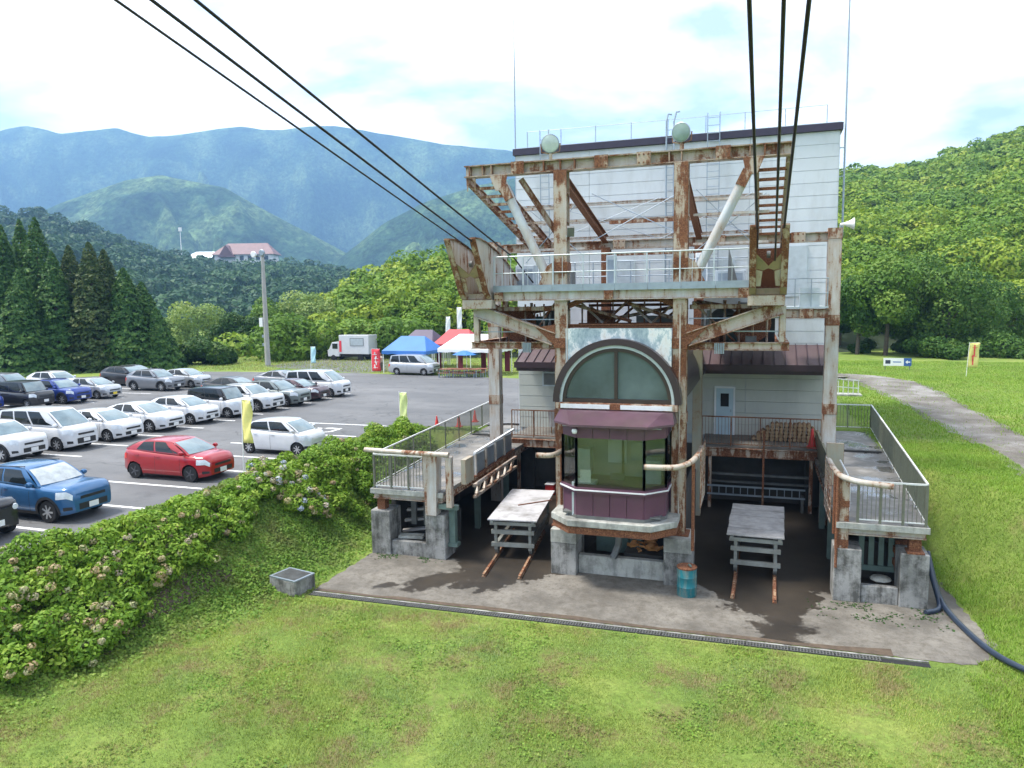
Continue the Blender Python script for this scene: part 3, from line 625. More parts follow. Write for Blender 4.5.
for nm, xa, xb, lab in (('terrace', -10.75, -7.5, 'small terrace with brown railing beside the air conditioner wall'), ('terrace', -2.2, 2.6, 'wide terrace with brown railing in front of the pale blue door')):
    tr = thing('terrace', lab, 'terrace', ((xa+xb)/2, 32.2, LOT-.2))
    kid(MB().box(xa, xb, 32.05, 35.0, 2.47, 2.65), 'floor_slab', 'terrace_floor', tr)
    kid(MB().ibeam((xa, 31.96, 2.42), (xb, 31.96, 2.42), .16, .36), 'edge_beam', 'steel_rusty', tr)
    balusters(tr, (xa+.05, 32.12, 0), (xb-.05, 32.12, 0), 2.65, 3.9, 'rail_brown', .135, 1.2)
    for s in (xa+.4, xb-.4): kid(MB().bar((s, 32.0, 0), (s, 32.0, 2.24), .14), 'prop', 'steel_rusty', tr)
    if xa > -5:
        kid(MB().bar((.35, 31.85, .2), (.35, 31.85, 3.4), .08), 'pole', 'rail_brown', tr)
    else:
        kid(MB().tube([(-7.62, 31.8, 3.3), (-7.62, 31.8, .1)], .035, 6), 'down_pipe', 'galv', tr)
# firewood on the right terrace
fw = thing('firewood_stack', 'stack of split firewood logs against the terrace wall', 'firewood', (1.1, 33.9, 2.65))
lm = MB().lathe([(.092, -.28), (.09, .28)], ax='Y', n=9).mesh('log', 40); lm.materials.append(MATS['wood_log'])
cm = MB().lathe([(.082, 0), (.001, -.006)], ax='Y', n=9).mesh('cut_end'); cm.materials.append(MATS['wood_cut'])
rr = random.Random(3)
for row in range(5):
    for k in range(17-row*2):
        s = rr.uniform(.8, 1.1); lo = share('log', lm, None, fw, (-1.15+k*.185+row*.19, rr.uniform(-.06, .06), .095+row*.155), (0, rr.uniform(0, 3), 0), (s, 1, s)); share('cut_end', cm, None, lo, (0, -.282, 0))

# ---- steel frame
tw = thing('cable_tower', 'rusty white steel cable tower frame standing in front of the building', 'steel frame', (X0, FY, 0))
def H(a, b, w_, h_, mat='steel_paint', name='beam', up=(0, 0, 1)): return kid(MB().ibeam(a, b, w_, h_, up), name, mat, tw)
def splice(x, y, z, dx, dz, dy=.2, mat='steel_splice'):
    o = kid(MB().box(x-dx/2, x+dx/2, y-dy, y-dy+.03, z-dz/2, z+dz/2), 'splice_plate', mat, tw)
    for i in range(3):
        for j in range(2): kid(MB().cbox((x-dx*.33+i*dx*.33, y-dy-.012, z-dz*.3+j*dz*.6), (.045, .03, .045)), 'bolt', 'rust_dark', o)
for s in (-1, 1):
    xc = X0+1.86*s; dk = 'steel_rusty' if s > 0 else 'steel_paint'
    kid(MB().ibeam((xc, FY, 1.52), (xc, FY, 7.45), .42, .42, (0, 1, 0), .05), 'column', 'steel_rusty', tw)
    kid(MB().ibeam((xc, FY, 7.45), (xc, FY, 12.89), .42, .42, (0, 1, 0), .05), 'column', dk, tw)
    for z, m_ in ((7.5, 'steel_bad'), (9.9, 'steel_bad'), (5.2, 'steel_rusty')):
        kid(MB().box(xc-.235, xc+.235, FY-.245, FY+.245, z-.16, z+.16), 'splice_collar', m_, tw)
    for z in (3.4, 6.4, 8.55, 11.3, 12.2): kid(MB().box(xc-.218, xc-.2+.418, FY-.2, FY+.2, z-.012, z+.012), 'stiffener', 'steel_rusty', tw)
    kid(MB().box(xc-.34, xc+.34, FY-.34, FY+.34, 1.5, 1.545), 'base_plate', 'steel_bad', tw)
    # small pipes clipped to the column
    kid(MB().tube([(xc-.1*s+.12, FY-.27, 2.2), (xc-.1*s+.12, FY-.27, 8.7)], .025, 6), 'conduit', 'steel_white', tw)
    # inner rear columns and the sloping braces back to them
    kid(MB().ibeam((xc, RY, 7.3), (xc, RY, 11.0), .36, .36, (0, 1, 0), .04), 'column', 'steel_bad', tw); kid(MB().ibeam((xc, RY, .05), (xc, RY, 7.3), .36, .36, (0, 1, 0), .04), 'column', 'steel_olive', tw)
    H((xc, FY+.2, 12.72), (xc, RY-.1, 11.32), .22, .3, 'rust_dark', 'brace')
    # outer rear columns
    xo = X0+6.78*s
    kid(MB().box(xo-.24, xo+.24, RY-.22, RY+.22, .05, 11.36), 'column', 'steel_white', tw)
    for z in (11.2, 7.98, 4.6): kid(MB().box(xo-.25, xo+.25, RY-.235, RY+.235, z-.2, z+.2), 'splice_collar', 'steel_paint' if z > 11 else 'steel_rusty', tw)
    # raking struts from the deck up to the head beam
    kid(MB().tube([(X0+2.2*s, FY-.05, 9.35), (X0+3.92*s, FY-.05, 12.88)], .15, 14), 'strut', 'strut_grey', tw, smooth=60)
    a_, b_ = Vector((X0+2.2*s, FY-.05, 9.35)), Vector((X0+3.92*s, FY-.05, 12.88))
    for f_ in (.06, .84): kid(MB().bar(a_.lerp(b_, f_-.06), a_.lerp(b_, f_+.06), .28, .34, (0, 1, 0)), 'gusset', 'steel_rusty', tw)
    if s < 0: H((X0+1.95*s, FY+.9, 10.6), (X0+3.3*s, FY+.3, 12.8), .12, .18, 'steel_rusty', 'brace')
    # lattice from the head beam back to the rear frame
    xl = X0+(4.6 if s < 0 else 4.42)*s
    for q in (-.44, .44): H((xl+q, FY+.1, 12.82), (xl+q+.05*s, RY-.15, 11.2), .14, .26, 'steel_mossy' if s > 0 else 'steel_rusty', 'lattice_rail')
    for k in range(9):
        f_ = (k+.6)/9.4; y = FY+.1+(RY-.25-FY)*f_; z = 12.82-1.62*f_
        kid(MB().bar((xl-.4, y, z-.1), (xl+.42, y, z-.1), .09), 'lattice_rung', 'rust_dark' if s > 0 else 'steel_rusty', tw)
    # deck-level saddle box that carries the track ropes
    prof = [(21.35, 10.78), (21.9, 10.80), (22.6, 10.70), (23.6, 10.46), (24.6, 10.12), (25.6, 9.66), (26.4, 9.22), (26.4, 8.92), (22.75, 8.92), (22.45, 9.15)]
    hs = 4.62 if s < 0 else 4.36
    sd_o = kid(MB().box(X0+s*hs-.46, X0+s*hs+.46, 22.9, 26.3, 8.93, 9.12), 'saddle_floor', 'steel_mossy' if s > 0 else 'steel_paint', tw)
    for q in (-.42, .42):
        xq = X0+s*hs+q
        kid(MB().poly([(xq-.015, y, z) for y, z in prof], (.03, 0, 0)), 'saddle_plate', 'steel_white', sd_o)
        for (pa, pb) in zip(prof[:7], prof[1:7]): kid(MB().bar((xq, pa[0], pa[1]+.01), (xq, pb[0], pb[1]+.01), .17, .03), 'saddle_flange', 'steel_rusty', sd_o)
        mt = 'steel_mossy'
        kid(MB().bar((xq, prof[0][0], prof[0][1]), (xq, prof[-1][0], prof[-1][1]), .19, .04, (0, 1, 0)), 'front_flange', 'steel_rusty', sd_o)
        kid(MB().bar((xq, prof[-1][0], prof[-1][1]), (xq, 22.75, 8.93), .19, .04, (0, 1, 0)), 'front_flange', 'steel_rusty' if s < 0 else 'steel_mossy', sd_o)
    def fr(t_): return (21.4+1.05*t_, 10.66-1.5*t_)          # along the slanted front
    xs = X0+s*hs
    def fp(q, t_): y, z = fr(t_); return (xs+q, y+.04, z)
    kid(MB().poly([fp(-.36, .38), fp(0, .62), fp(.36, .38), fp(.36, .66), fp(.14, .7), fp(0, .66), fp(-.14, .7), fp(-.36, .66)], (0, .03, -.01)), 'front_panel', 'steel_mossy', sd_o)
    kid(MB().poly([fp(-.36, .67), fp(-.15, .71), fp(-.2, .99), fp(-.36, .99)], (0, .03, -.01)), 'front_panel', 'steel_paint', sd_o)
    kid(MB().poly([fp(.36, .67), fp(.36, .99), fp(.2, .99), fp(.15, .71)], (0, .03, -.01)), 'front_panel', 'steel_paint', sd_o)
    kid(MB().box(xs-.38, xs+.38, 23.5, 23.53, 9.13, 10.3), 'inner_bulkhead', 'rust_dark' if s > 0 else 'steel_paint', sd_o)
    kid(MB().lathe([(.1, -.05), (.1, .05)], (xs, 22.3, 10.05), 'X', 12), 'rope_roller', 'machine_grey', sd_o)
    # nose beam below the saddle, diagonal strut back to the column
    kid(MB().box(X0+s*(hs-.55) if s > 0 else X0+s*(hs+.48), X0+s*(hs+.48) if s > 0 else X0+s*(hs-.55), FY-.55, FY-.2, 8.62, 8.915), 'nose_beam', 'steel_paint', tw)
    H((X0+4.75*s, FY-.12, 8.55), (X0+2.08*s, FY-.12, 7.62), .3, .42, 'steel_paint', 'strut')
    # hanging machine platform
    H((X0+2.07*s, FY, 7.41), (X0+5.0*s, FY, 7.41), .2, .24, 'steel_rusty', 'platform_beam')
    H((X0+4.9*s, FY+.1, 7.41), (X0+4.9*s, RY-2, 7.41), .2, .24, 'steel_rusty', 'platform_beam')
    kid(MB().box(X0+4.80*s-.09, X0+4.80*s+.09, FY-.09, FY+.09, 7.54, 8.6), 'hanger', 'steel_paint', tw)
    kid(MB().box(X0+4.85*s-.08, X0+4.85*s+.08, FY+3.0, FY+3.16, 7.54, 10.9), 'hanger', 'steel_rusty', tw)
    kid(MB().box(min(X0+2.1*s, X0+4.8*s), max(X0+2.1*s, X0+4.8*s), FY+.12, 34.7, 7.33, 7.36), 'platform_plate', 'rust_dark', tw)
    for z in (7.85, 8.25): kid(MB().bar((X0+2.1*s, FY+.2, z), (X0+4.75*s, FY+.2, z), .035), 'platform_rail', 'galv', tw)
# head beam with splices, mid beam, deck beams
H((X0-5.08, FY, 13.07), (X0+4.96, FY, 13.07), .38, .37, 'steel_paint', 'head_beam')
for x in (X0-3.25, X0-.55, X0+.75, X0+3.05): splice(x, FY, 13.07, .42, .40, .22)
for x in (X0-4.9, X0-4.45, X0-4.15, X0+3.8, X0+4.2, X0+4.6, X0-1.86, X0+1.86, X0-1.4, X0+1.5, X0-2.4): kid(MB().box(x-.02, x+.02, FY-.19, FY+.19, 12.93, 13.21), 'stiffener', 'steel_rusty', tw)
for s in (-5.0, -4.75): kid(MB().tube([(X0+s, FY-.1, 12.86), (X0+s, FY-.1, 12.45)], [.05, .02], 6), 'hook', 'steel_rusty', tw)
H((X0-6.55, RY, 11.1), (X0+6.55, RY, 11.1), .3, .36, 'steel_paint', 'mid_beam')
for x in (X0-4.2, X0-1.3, X0+2.6, X0+5.5): splice(x, RY, 11.1, .5, .40, .18)
for z in (11.75, 12.5, 13.3):              # light wind girts on the building face
    H((BL+.2, 34.4, z), (X0+4.2, 34.4, z), .1, .14, 'steel_white', 'girt')
for (xa, xb) in ((-9.5, -4.3), (-4.2, -.3)):
    for za, zb in ((11.6, 13.4), (13.4, 11.6)): kid(MB().tube([(xa, 34.3, za), (xb, 34.3, zb)], .015, 5), 'tie_rod', 'galv', tw)
# working deck
H((X0-4.05, FY-.22, 9.03), (X0+3.85, FY-.22, 9.03), .22, .34, 'steel_white', 'deck_beam')
for k in range(8):
    a = X0-4.1+k; kid(MB().box(a+.006, a+.994 if k < 7 else a+.96, FY-.36, RY-2.4, 9.205, 9.24), 'deck_plate', 'galv', tw)
    kid(MB().box(a+.006, a+.994 if k < 7 else a+.96, FY-.37, FY-.345, 9.15, 9.36), 'toe_board', 'galv', tw)
for x in (X0-3.9, X0-.3, X0+3.7): splice(x, FY-.22, 9.0, .3, .3, .14)
for y in (FY+1.5, FY+3.2): H((X0-4.05, y, 9.02), (X0+3.85, y, 9.02), .2, .3, 'steel_rusty', 'deck_beam')
for k in range(9): kid(MB().bar((X0-4.05+k*.985, FY-.33, 9.2), (X0-4.05+k*.985, FY-.33, 10.27), .04), 'rail_post', 'galv_light', tw)
for k in range(28): 
    if k % 3: kid(MB().bar((X0-4.05+k*.285, FY-.33, 9.36), (X0-4.05+k*.285, FY-.33, 10.25), .014), 'rail_bar', 'galv_light', tw)
for z in (9.75, 10.28): kid(MB().tube([(X0-4.07, FY-.33, z), (X0+3.86, FY-.33, z)], .022 if z > 10 else .015, 6), 'hand_rail', 'galv_light', tw)
kid(MB().tube([(X0+3.86, FY-.33, 10.28), (X0+3.86, RY-2.4, 10.28)], .022, 6), 'hand_rail', 'galv', tw)
# clutter standing on the deck
for x, y, a, b_, c_, mt in ((-8.0, 26.0, .7, .5, .9, 'galv_light'), (-5.0, 26.6, .35, .3, 1.2, 'galv_light'), (-7.0, 27.2, .9, .6, .7, 'machine_grey'), (-.9, 26.4, 1.0, .5, .55, 'galv_light'), (-1.9, 27.0, .4, .4, 1.2, 'white_paint')):
    o = kid(MB().box(x-a/2, x+a/2, y-b_/2, y+b_/2, 9.24, 9.24+c_), 'control_cabinet', mt, tw, bevel=.02); kid(MB().box(x-a*.4, x+a*.4, y-b_/2-.012, y-b_/2-.002, 9.3, 9.2+c_*.9), 'cabinet_door', 'galv', o)
kid(MB().poly([(-.95, 25.2, 9.24), (-.6, 25.2, 9.24), (-.93, 25.2, 10.5)], (0, .03, 0)), 'prop_plate', 'machine_grey', tw)
# right-hand rear gallery
H((X0+4.9, RY-.35, 8.24), (X0+6.6, RY-.35, 8.24), .2, .36, 'steel_paint', 'gallery_beam')
kid(MB().box(X0+4.8, X0+6.6, RY-.5, RY+3, 8.44, 8.5), 'gallery_plate', 'galv_light', tw); splice(X0+5.85, RY-.35, 8.24, .5, .38, .13)
for k in range(4): kid(MB().bar((X0+4.85+k*.57, RY-.45, 8.5), (X0+4.85+k*.57, RY-.45, 9.55), .035), 'rail_post', 'galv', tw)
for z in (9.0, 9.55): kid(MB().tube([(X0+4.8, RY-.45, z), (X0+6.6, RY-.45, z)], .02, 6), 'hand_rail', 'galv', tw)
kid(MB().box(X0+5.6, X0+6.3, RY-.3, RY+.2, 8.5, 9.2), 'control_cabinet', 'galv_light', tw)
# truss and pipework between the columns, under the deck
for y, zz in ((24.6, 8.45), (26.2, 8.3)):
    for k in range(4):
        xa = X0-1.6+k*.8
        kid(MB().tube([(xa, y, zz-.38), (xa+.8, y, zz+.35)] if k % 2 else [(xa, y, zz+.35), (xa+.8, y, zz-.38)], .045, 6), 'truss_web', 'steel_rusty' if k % 2 else 'steel_white', tw)
    for dz in (-.4, .37): kid(MB().tube([(X0-1.65, y, zz+dz), (X0+1.65, y, zz+dz)], .05, 6), 'truss_chord', 'steel_bad', tw)
H((X0-1.65, FY-.02, 8.04), (X0+1.65, FY-.02, 8.04), .16, .12, 'rust_dark', 'lintel')
for (pa, pb) in (((X0-1.6, 24, 8.7), (X0+.2, 24.2, 8.15)), ((X0+.1, 24, 8.75), (X0+1.6, 24.4, 8.2)), ((X0-1.2, 25.2, 8.1), (X0+1.5, 25.4, 8.6))): kid(MB().tube([pa, pb], .06, 6), 'pipe', 'steel_rusty', tw)
# sheaves and machines on the hanging platforms
for s in (-1, 1):
    for k, (dx, y, r_) in enumerate(((3.9, 25.0, .62), (3.0, 26.5, .5))):
        o = kid(MB().lathe([(r_, -.06), (r_-.04, -.02), (r_-.04, .02), (r_, .06), (r_*.8, .07), (r_*.3, .08)], (X0+dx*s, y, 8.05), 'Y', 24), 'sheave', 'machine_grey' if k else 'rust_dark', tw, smooth=40)
        kid(MB().lathe([(.12, -.12), (.12, .12)], (X0+dx*s, y, 8.05), 'Y', 12), 'sheave_hub', 'rust_dark', o)
    kid(MB().box(X0+2.6*s-.35, X0+2.6*s+.35, 24.2, 25.0, 7.37, 7.75), 'motor', 'steel_bad', tw, bevel=.03)
    kid(MB().box(X0+3.4*s-.3, X0+3.4*s+.3, 25.6, 26.2, 7.37, 8.3), 'gear_case', 'machine_green', tw, bevel=.03)
    kid(MB().box(X0+4.4*s-.25, X0+4.4*s+.25, 25.8, 26.6, 7.37, 8.6), 'gear_case', 'dark_void', tw)
    for k in range(5): kid(MB().tube([(X0+(2.7+.42*k)*s, 24+.3*(k % 3), 7.37), (X0+(2.7+.42*k)*s, 24+.3*(k % 3), 8.75)], .035, 6), 'pipe', 'steel_rusty' if k % 2 else 'steel_paint', tw)
    for k in range(6): kid(MB().cbox((X0+(2.9+.05*k)*s, FY-.14, 7.35), (.03, .05, .32)), 'rope_guide', 'galv', tw)
    # tall rear panel under the deck
kid(MB().box(-1.9, .6, 28.4, 28.45, 7.4, 8.9), 'rear_panel', 'galv_light', tw)
kid(MB().box(-.6, .4, 27.9, 28.3, 8.35, 8.4).box(-.6, .4, 27.9, 28.3, 8.5, 8.55).box(-.6, .4, 27.9, 28.3, 8.65, 8.7), 'louvre', 'machine_grey', tw)

# more of the clutter: pipes, conduits, brackets, safety rails
rr = random.Random(44)
for s in (-1, 1):
    for k in range(9):
        x = X0+s*rr.uniform(2.2, 4.7); y = rr.uniform(23.8, 27.5); z0 = rr.choice((7.4, 7.4, 7.9)); kid(MB().tube([(x, y, z0), (x+rr.uniform(-.1, .1), y, z0+rr.uniform(.4, 1.4))], rr.choice((.03, .045, .06)), 6), 'pipe', rr.choice(('steel_rusty', 'steel_bad', 'steel_paint', 'machine_grey')), tw)
    for k in range(5):
        x = X0+s*rr.uniform(2.3, 4.5); y = rr.uniform(24, 28); a, b_, c_ = rr.uniform(.2, .6), rr.uniform(.2, .5), rr.uniform(.2, .7); kid(MB().box(x-a/2, x+a/2, y-b_/2, y+b_/2, 7.37, 7.37+c_), 'machine_box', rr.choice(('steel_bad', 'machine_grey', 'rust_dark', 'machine_green')), tw)
    for k in range(4): kid(MB().bar((X0+s*2.1, 23.6+k*.9, 8.6+.05*k), (X0+s*4.7, 23.7+k*.9, 8.6-.1*k), .09, .14), 'joist', 'steel_bad' if k % 2 else 'steel_rusty', tw)
    kid(MB().tube([(X0+s*2.2, 23.5, 8.75), (X0+s*3.4, 24.6, 7.5)], .04, 6), 'brace', 'steel_rusty', tw); kid(MB().tube([(X0+s*4.6, 24.4, 8.75), (X0+s*2.6, 24.8, 7.5)], .04, 6), 'brace', 'steel_bad', tw)
    # knee braces, gusset plates and flange bolts at the column heads
    kid(MB().bar((X0+s*1.86, FY+.1, 8.6), (X0+s*.9, FY+.1, 9.0), .14, .16), 'knee_brace', 'steel_bad', tw)
    kid(MB().poly([(X0+s*2.05, FY-.23, 9.2), (X0+s*2.65, FY-.23, 9.25), (X0+s*2.3, FY-.23, 9.95), (X0+s*2.05, FY-.23, 10.1)], (0, .03, 0)), 'gusset', 'steel_rusty', tw)
    kid(MB().poly([(X0+s*2.05, FY-.23, 8.1), (X0+s*2.7, FY-.23, 8.0), (X0+s*2.05, FY-.23, 7.4)], (0, .03, 0)), 'gusset', 'steel_bad', tw)
    kid(MB().poly([(X0+s*3.6, FY-.2, 12.88), (X0+s*4.2, FY-.2, 12.88), (X0+s*4.0, FY-.2, 12.4), (X0+s*3.7, FY-.2, 12.4)], (0, .03, 0)), 'gusset', 'steel_rusty', tw)
    # rod bracing between column and struts
    for za, zb in ((12.6, 10.3), (10.5, 12.4)): kid(MB().tube([(X0+s*2.0, 26.8, za), (X0+s*4.3, 27.2, zb)], .016, 5), 'tie_rod', 'galv', tw)
    for z in (11.75, 12.25, 10.75): kid(MB().bar((X0+s*1.9, 26.9, z), (X0+s*4.4, 26.9, z), .07, .09), 'girt', 'steel_white', tw)
for z in (9.75, 10.3): kid(MB().tube([(X0-4.0, RY-2.5, z), (X0+3.8, RY-2.5, z)], .02, 6), 'hand_rail', 'galv', tw)
for k in range(12): kid(MB().bar((X0-4.0+k*.71, RY-2.5, 9.24), (X0-4.0+k*.71, RY-2.5, 10.3), .035), 'rail_post', 'galv', tw)
for z in (10.72, 12.0): kid(MB().bar((X0-1.7, RY-.1, z), (X0+1.7, RY-.1, z), .1, .14), 'girt', 'steel_rusty', tw)
for za, zb in ((11.0, 12.7), (12.7, 11.0)): kid(MB().tube([(X0-1.7, 27, za), (X0+1.7, 27, zb)], .018, 5), 'tie_rod', 'galv', tw)
for k in range(7): kid(MB().bar((X0-1.6+k*.53, 24.9, 8.02), (X0-1.6+k*.53, 24.9, 8.85), .05), 'truss_post', 'steel_bad' if k % 2 else 'steel_rusty', tw)
kid(MB().box(X0-1.5, X0-.6, 25.2, 25.7, 8.05, 8.5), 'machine_box', 'rust_dark', tw); kid(MB().box(X0+.2, X0+1.4, 25.2, 25.9, 8.05, 8.3), 'machine_box', 'machine_grey', tw)

# ---- track and haul ropes: slope taken from where they vanish
def rope(e, vp, r_, lb, tail=()):
    e = Vector(e); cd = ray(*vp); cd = cd/cd.y
    pts = [Vector(q) for q in tail]+[e-cd*s+Vector((0, 0, .0002*s*s)) for s in (0, 4, 8, 12, 16, 20, 26, 34, 44, 60, 80)]
    return tag(MB().tube(pts, r_, 8).build('steel_rope', 'cable_black', smooth=60), lb, 'cable', 'ropeway cables')
e = at_Y(468, 247, 22.2); rope(e, (725, 425), .02, 'thin haul rope entering between the plates of the left saddle', [(e.x, 24.5, 9.9)])
e = at_Y(474, 243, 21.6); rope(e, (742, 443), .026, 'inner thick track rope resting on the left saddle', [(e.x, 25.0, 10.1), (e.x, 23.4, 10.62)])
e = at_Y(514, 258, 23.6); rope(e, (750, 447), .026, 'rightmost of the three ropes running to the left saddle', [(e.x, 26.4, 9.3)])
e = at_Y(757.5, 232, 21.7); rope(e, (764, 411), .03, 'left thick track rope above the right saddle', [(e.x, 25.0, 10.0), (e.x, 23.4, 10.55)])
e = at_Y(775, 263, 22.4); rope(e, (770, 411), .024, 'thin haul rope in the middle above the right saddle', [(e.x, 24.5, 9.5)])
e = at_Y(784, 230, 21.7); rope(e, (764, 411), .03, 'right thick track rope above the right saddle', [(e.x, 25.0, 10.0), (e.x, 23.4, 10.55)])

# ---- floodlights and loudspeaker
def flood(x, y, z, label, mat, yawf, tilt):
    f_ = thing('floodlight', label, 'floodlight', (x, y, z), yawf, 'floodlights on the head beam')
    MB().box(-.05, .05, -.05, .05, 0, .22).tube([(-.3, 0, .5), (-.28, 0, .25), (0, 0, .18), (.28, 0, .25), (.3, 0, .5)], .022, 6).build('bracket', 'steel_rusty', f_)
    h_ = MB(); h_.lathe([(.09, .34), (.14, .30), (.2, .1), (.285, -.06), (.29, -.10)], ax='Y', n=24); M = Matrix.Translation((0, 0, .5)) @ Matrix.Rotation(tilt, 4, 'X'); h_.v = [tuple(M @ Vector(p)) for p in h_.v]
    o = h_.build('housing', 'galv_light', f_, smooth=40)
    g = MB(); g.lathe([(.262, -.105), (.2, -.125), (.001, -.135)], ax='Y', n=24); g.v = [tuple(M @ Vector(p)) for p in g.v]; g.build('lens', mat, o, smooth=40)
    g = MB(); g.lathe([(.29, -.10), (.268, -.112), (.262, -.10)], ax='Y', n=24); g.v = [tuple(M @ Vector(p)) for p in g.v]; g.build('rim', 'galv', o, smooth=40)
flood(X0-2.18, FY-.1, 13.25, 'round floodlight with bright lens on the left end of the head beam', 'lamp_glass', R(8), R(8))
flood(X0+1.86, FY-.1, 13.25, 'round floodlight with dull green lens above the right column', 'lamp_green', R(-14), R(2))
ls = thing('loudspeaker', 'white horn loudspeaker on top of the right outer column', 'loudspeaker', (X0+6.95, RY, 11.36)); ls.scale = (.8, .8, .8)
g = MB(); g.lathe([(.05, -.3), (.07, -.1), (.16, .12), (.28, .3)], (.3, 0, .22), 'X', 18); g.build('horn', 'white_paint', ls, smooth=40); MB().box(-.03, .03, -.03, .03, 0, .22).box(.031, .12, -.03, .03, .19, .25).build('stand', 'galv', ls)
kid(MB().cbox((X0-1.5, FY-.3, 11.0), (.22, .16, .3), .3, .5), 'spot_lamp', 'machine_grey', tw); kid(MB().bar((X0-1.65, FY-.25, 10.85), (X0-1.5, FY-.28, 10.95), .03), 'lamp_arm', 'galv', tw)

# ---- arched gable, barrel roof and operator's booth
bt = thing('operator_booth', 'purple glazed operator booth under an arched window between the two bays', 'booth', (X0+.05, 22.6, 1.55))
ax_, az = X0-.03, 5.66
def ring(r0, r1, y0, y1, n=28):
    mb = MB()
    for k in range(n):
        a0, a1 = math.pi*k/n, math.pi*(k+1)/n
        q = [(ax_+r*math.cos(a), az+r*math.sin(a)) for r, a in ((r0, a0), (r1, a0), (r1, a1), (r0, a1))]
        mb.add([(x, y0, z) for x, z in q]+[(x, y1, z) for x, z in q], [(0, 1, 2, 3), (7, 6, 5, 4), (1, 5, 6, 2), (0, 3, 7, 4)]+([(0, 4, 5, 1)] if k == 0 else [])+([(3, 2, 6, 7)] if k == n-1 else []))
    return mb
kid(ring(1.80, 2.0, 22.55, 23.1), 'arch_surround', 'arch_brown', bt, smooth=30)
kid(ring(1.71, 1.80, 22.62, 23.05), 'arch_trim', 'galv_light', bt, smooth=30)
kid(ring(1.94, 2.0, 23.1, 34.8), 'barrel_roof', 'arch_brown', bt, smooth=30)
kid(ring(1.60, 1.708, 22.66, 22.8), 'window_frame', 'frame_brown', bt, smooth=30)
for s in (-1, 1):
    mb = MB(); pts = [(ax_+s*.04, 22.72, az+.12)]+[(ax_+s*1.62*math.cos(a), 22.72, az+1.62*math.sin(a)) for a in [R(4.3+84.3*k/16) for k in range(17)]]
    mb.poly(pts, (0, .012, 0)); kid(mb, 'arch_pane', 'arch_glass', bt)
    kid(MB().tube([(ax_+s*.06, 22.9, az+.15), (ax_+s*1.15, 22.95, az+1.1)], .02, 5), 'inner_brace', 'frame_brown', bt)
kid(MB().box(ax_-.05, ax_+.05, 22.64, 22.82, az+.12, az+1.62), 'mullion', 'frame_brown', bt)
kid(MB().box(ax_-1.68, ax_+1.68, 22.64, 22.82, az, az+.115), 'sill_rail', 'frame_brown', bt)
kid(MB().box(ax_-1.9, ax_+1.9, 22.5, 23.0, az-.2, az-.01), 'white_band', 'steel_rusty', bt)
for s in (-1, 1): kid(MB().box(ax_+s*.95-.78, ax_+s*.95+.78, 22.47, 22.498, az-.175, az-.04), 'band_panel', 'white_trim', bt)
mb = MB(); n = 24
for k in range(n):                          # flaking plate filling the corners above the arch
    a0, a1 = math.pi*k/n, math.pi*(k+1)/n
    p0, p1 = (ax_+1.98*math.cos(a0), az+1.98*math.sin(a0)), (ax_+1.98*math.cos(a1), az+1.98*math.sin(a1))
    c0 = [max(min(p, ax_+1.66), ax_-1.66) for p in (p0[0], p1[0])]
    if abs(c0[0]-c0[1]) > .01: mb.add([(c0[0], 22.92, p0[1]), (c0[0], 22.92, 7.97), (c0[1], 22.92, 7.97), (c0[1], 22.92, p1[1])], [(0, 1, 2, 3)])
kid(mb, 'flaking_plate', 'plate_flaking', bt)
kid(MB().box(ax_-1.55, ax_+1.55, 28.3, 28.45, 4.0, 7.2), 'back_wall', 'arch_back', bt)
def octo(hw, yf, ch, yb): return [(ax_-hw, yb), (ax_-hw, yf+ch), (ax_-hw+ch*.95, yf), (ax_+hw-ch*.95, yf), (ax_+hw, yf+ch), (ax_+hw, yb)]
def slab(o, z0, z1): return MB().poly([(x, y, z0) for x, y in o], (0, 0, z1-z0))
kid(slab(octo(1.96, 21.38, .72, 23.6), 2.0, 2.2), 'ledge', 'concrete_wall', bt, bevel=.02)
kid(slab(octo(1.92, 21.45, .7, 23.5), 1.76, 1.998), 'ledge_beam', 'steel_bad', bt)
O_ = octo(1.60, 21.64, .60, 23.6)
kid(slab(octo(1.62, 21.62, .61, 23.4), 2.203, 2.3), 'plinth', 'machine_grey', bt)
def side_strip(o, z0, z1, th, i, inset=.012):
    a, b_ = Vector((*o[i], 0)), Vector((*o[i+1], 0)); d = (b_-a).normalized(); nrm = Vector((d.y, -d.x, 0)); a2, b2 = a+d*inset, b_-d*inset
    return MB().poly([(a2.x, a2.y, z0), (b2.x, b2.y, z0), (b2.x+nrm.x*-th, b2.y+nrm.y*-th, z0), (a2.x-nrm.x*th, a2.y-nrm.y*th, z0)], (0, 0, z1-z0))
for i in range(5):                          # dado panels, window band and fascia, face by face
    a, b_ = Vector((*O_[i], 0)), Vector((*O_[i+1], 0)); n = 4 if i == 2 else (2 if i in (1, 3) else 3)
    if i in (1, 3): n = 1
    for k in range(n):
        pa, pb = a.lerp(b_, k/n), a.lerp(b_, (k+1)/n); kid(side_strip([(pa.x, pa.y), (pb.x, pb.y)], 2.3, 3.02, .05, 0, .008), 'dado_panel', 'booth_purple', bt)
        kid(side_strip([(pa.x, pa.y), (pb.x, pb.y)], 4.70, 5.08, .05, 0, .008), 'fascia_panel', 'booth_purple', bt)
    win = kid(side_strip([(a.x, a.y), (b_.x, b_.y)], 3.26, 4.70, .015, 0, .05), 'window_pane', 'window_glass', bt)
    kid(side_strip([(a.x, a.y), (b_.x, b_.y)], 3.18, 3.27, .06, 0, .002), 'window_sill', 'frame_brown', win)
    for q in (a, b_): kid(MB().bar((q.x, q.y+.01, 3.2), (q.x, q.y+.01, 4.70), .075), 'window_post', 'white_trim' if (i == 0 and q is b_) else 'frame_brown', win)
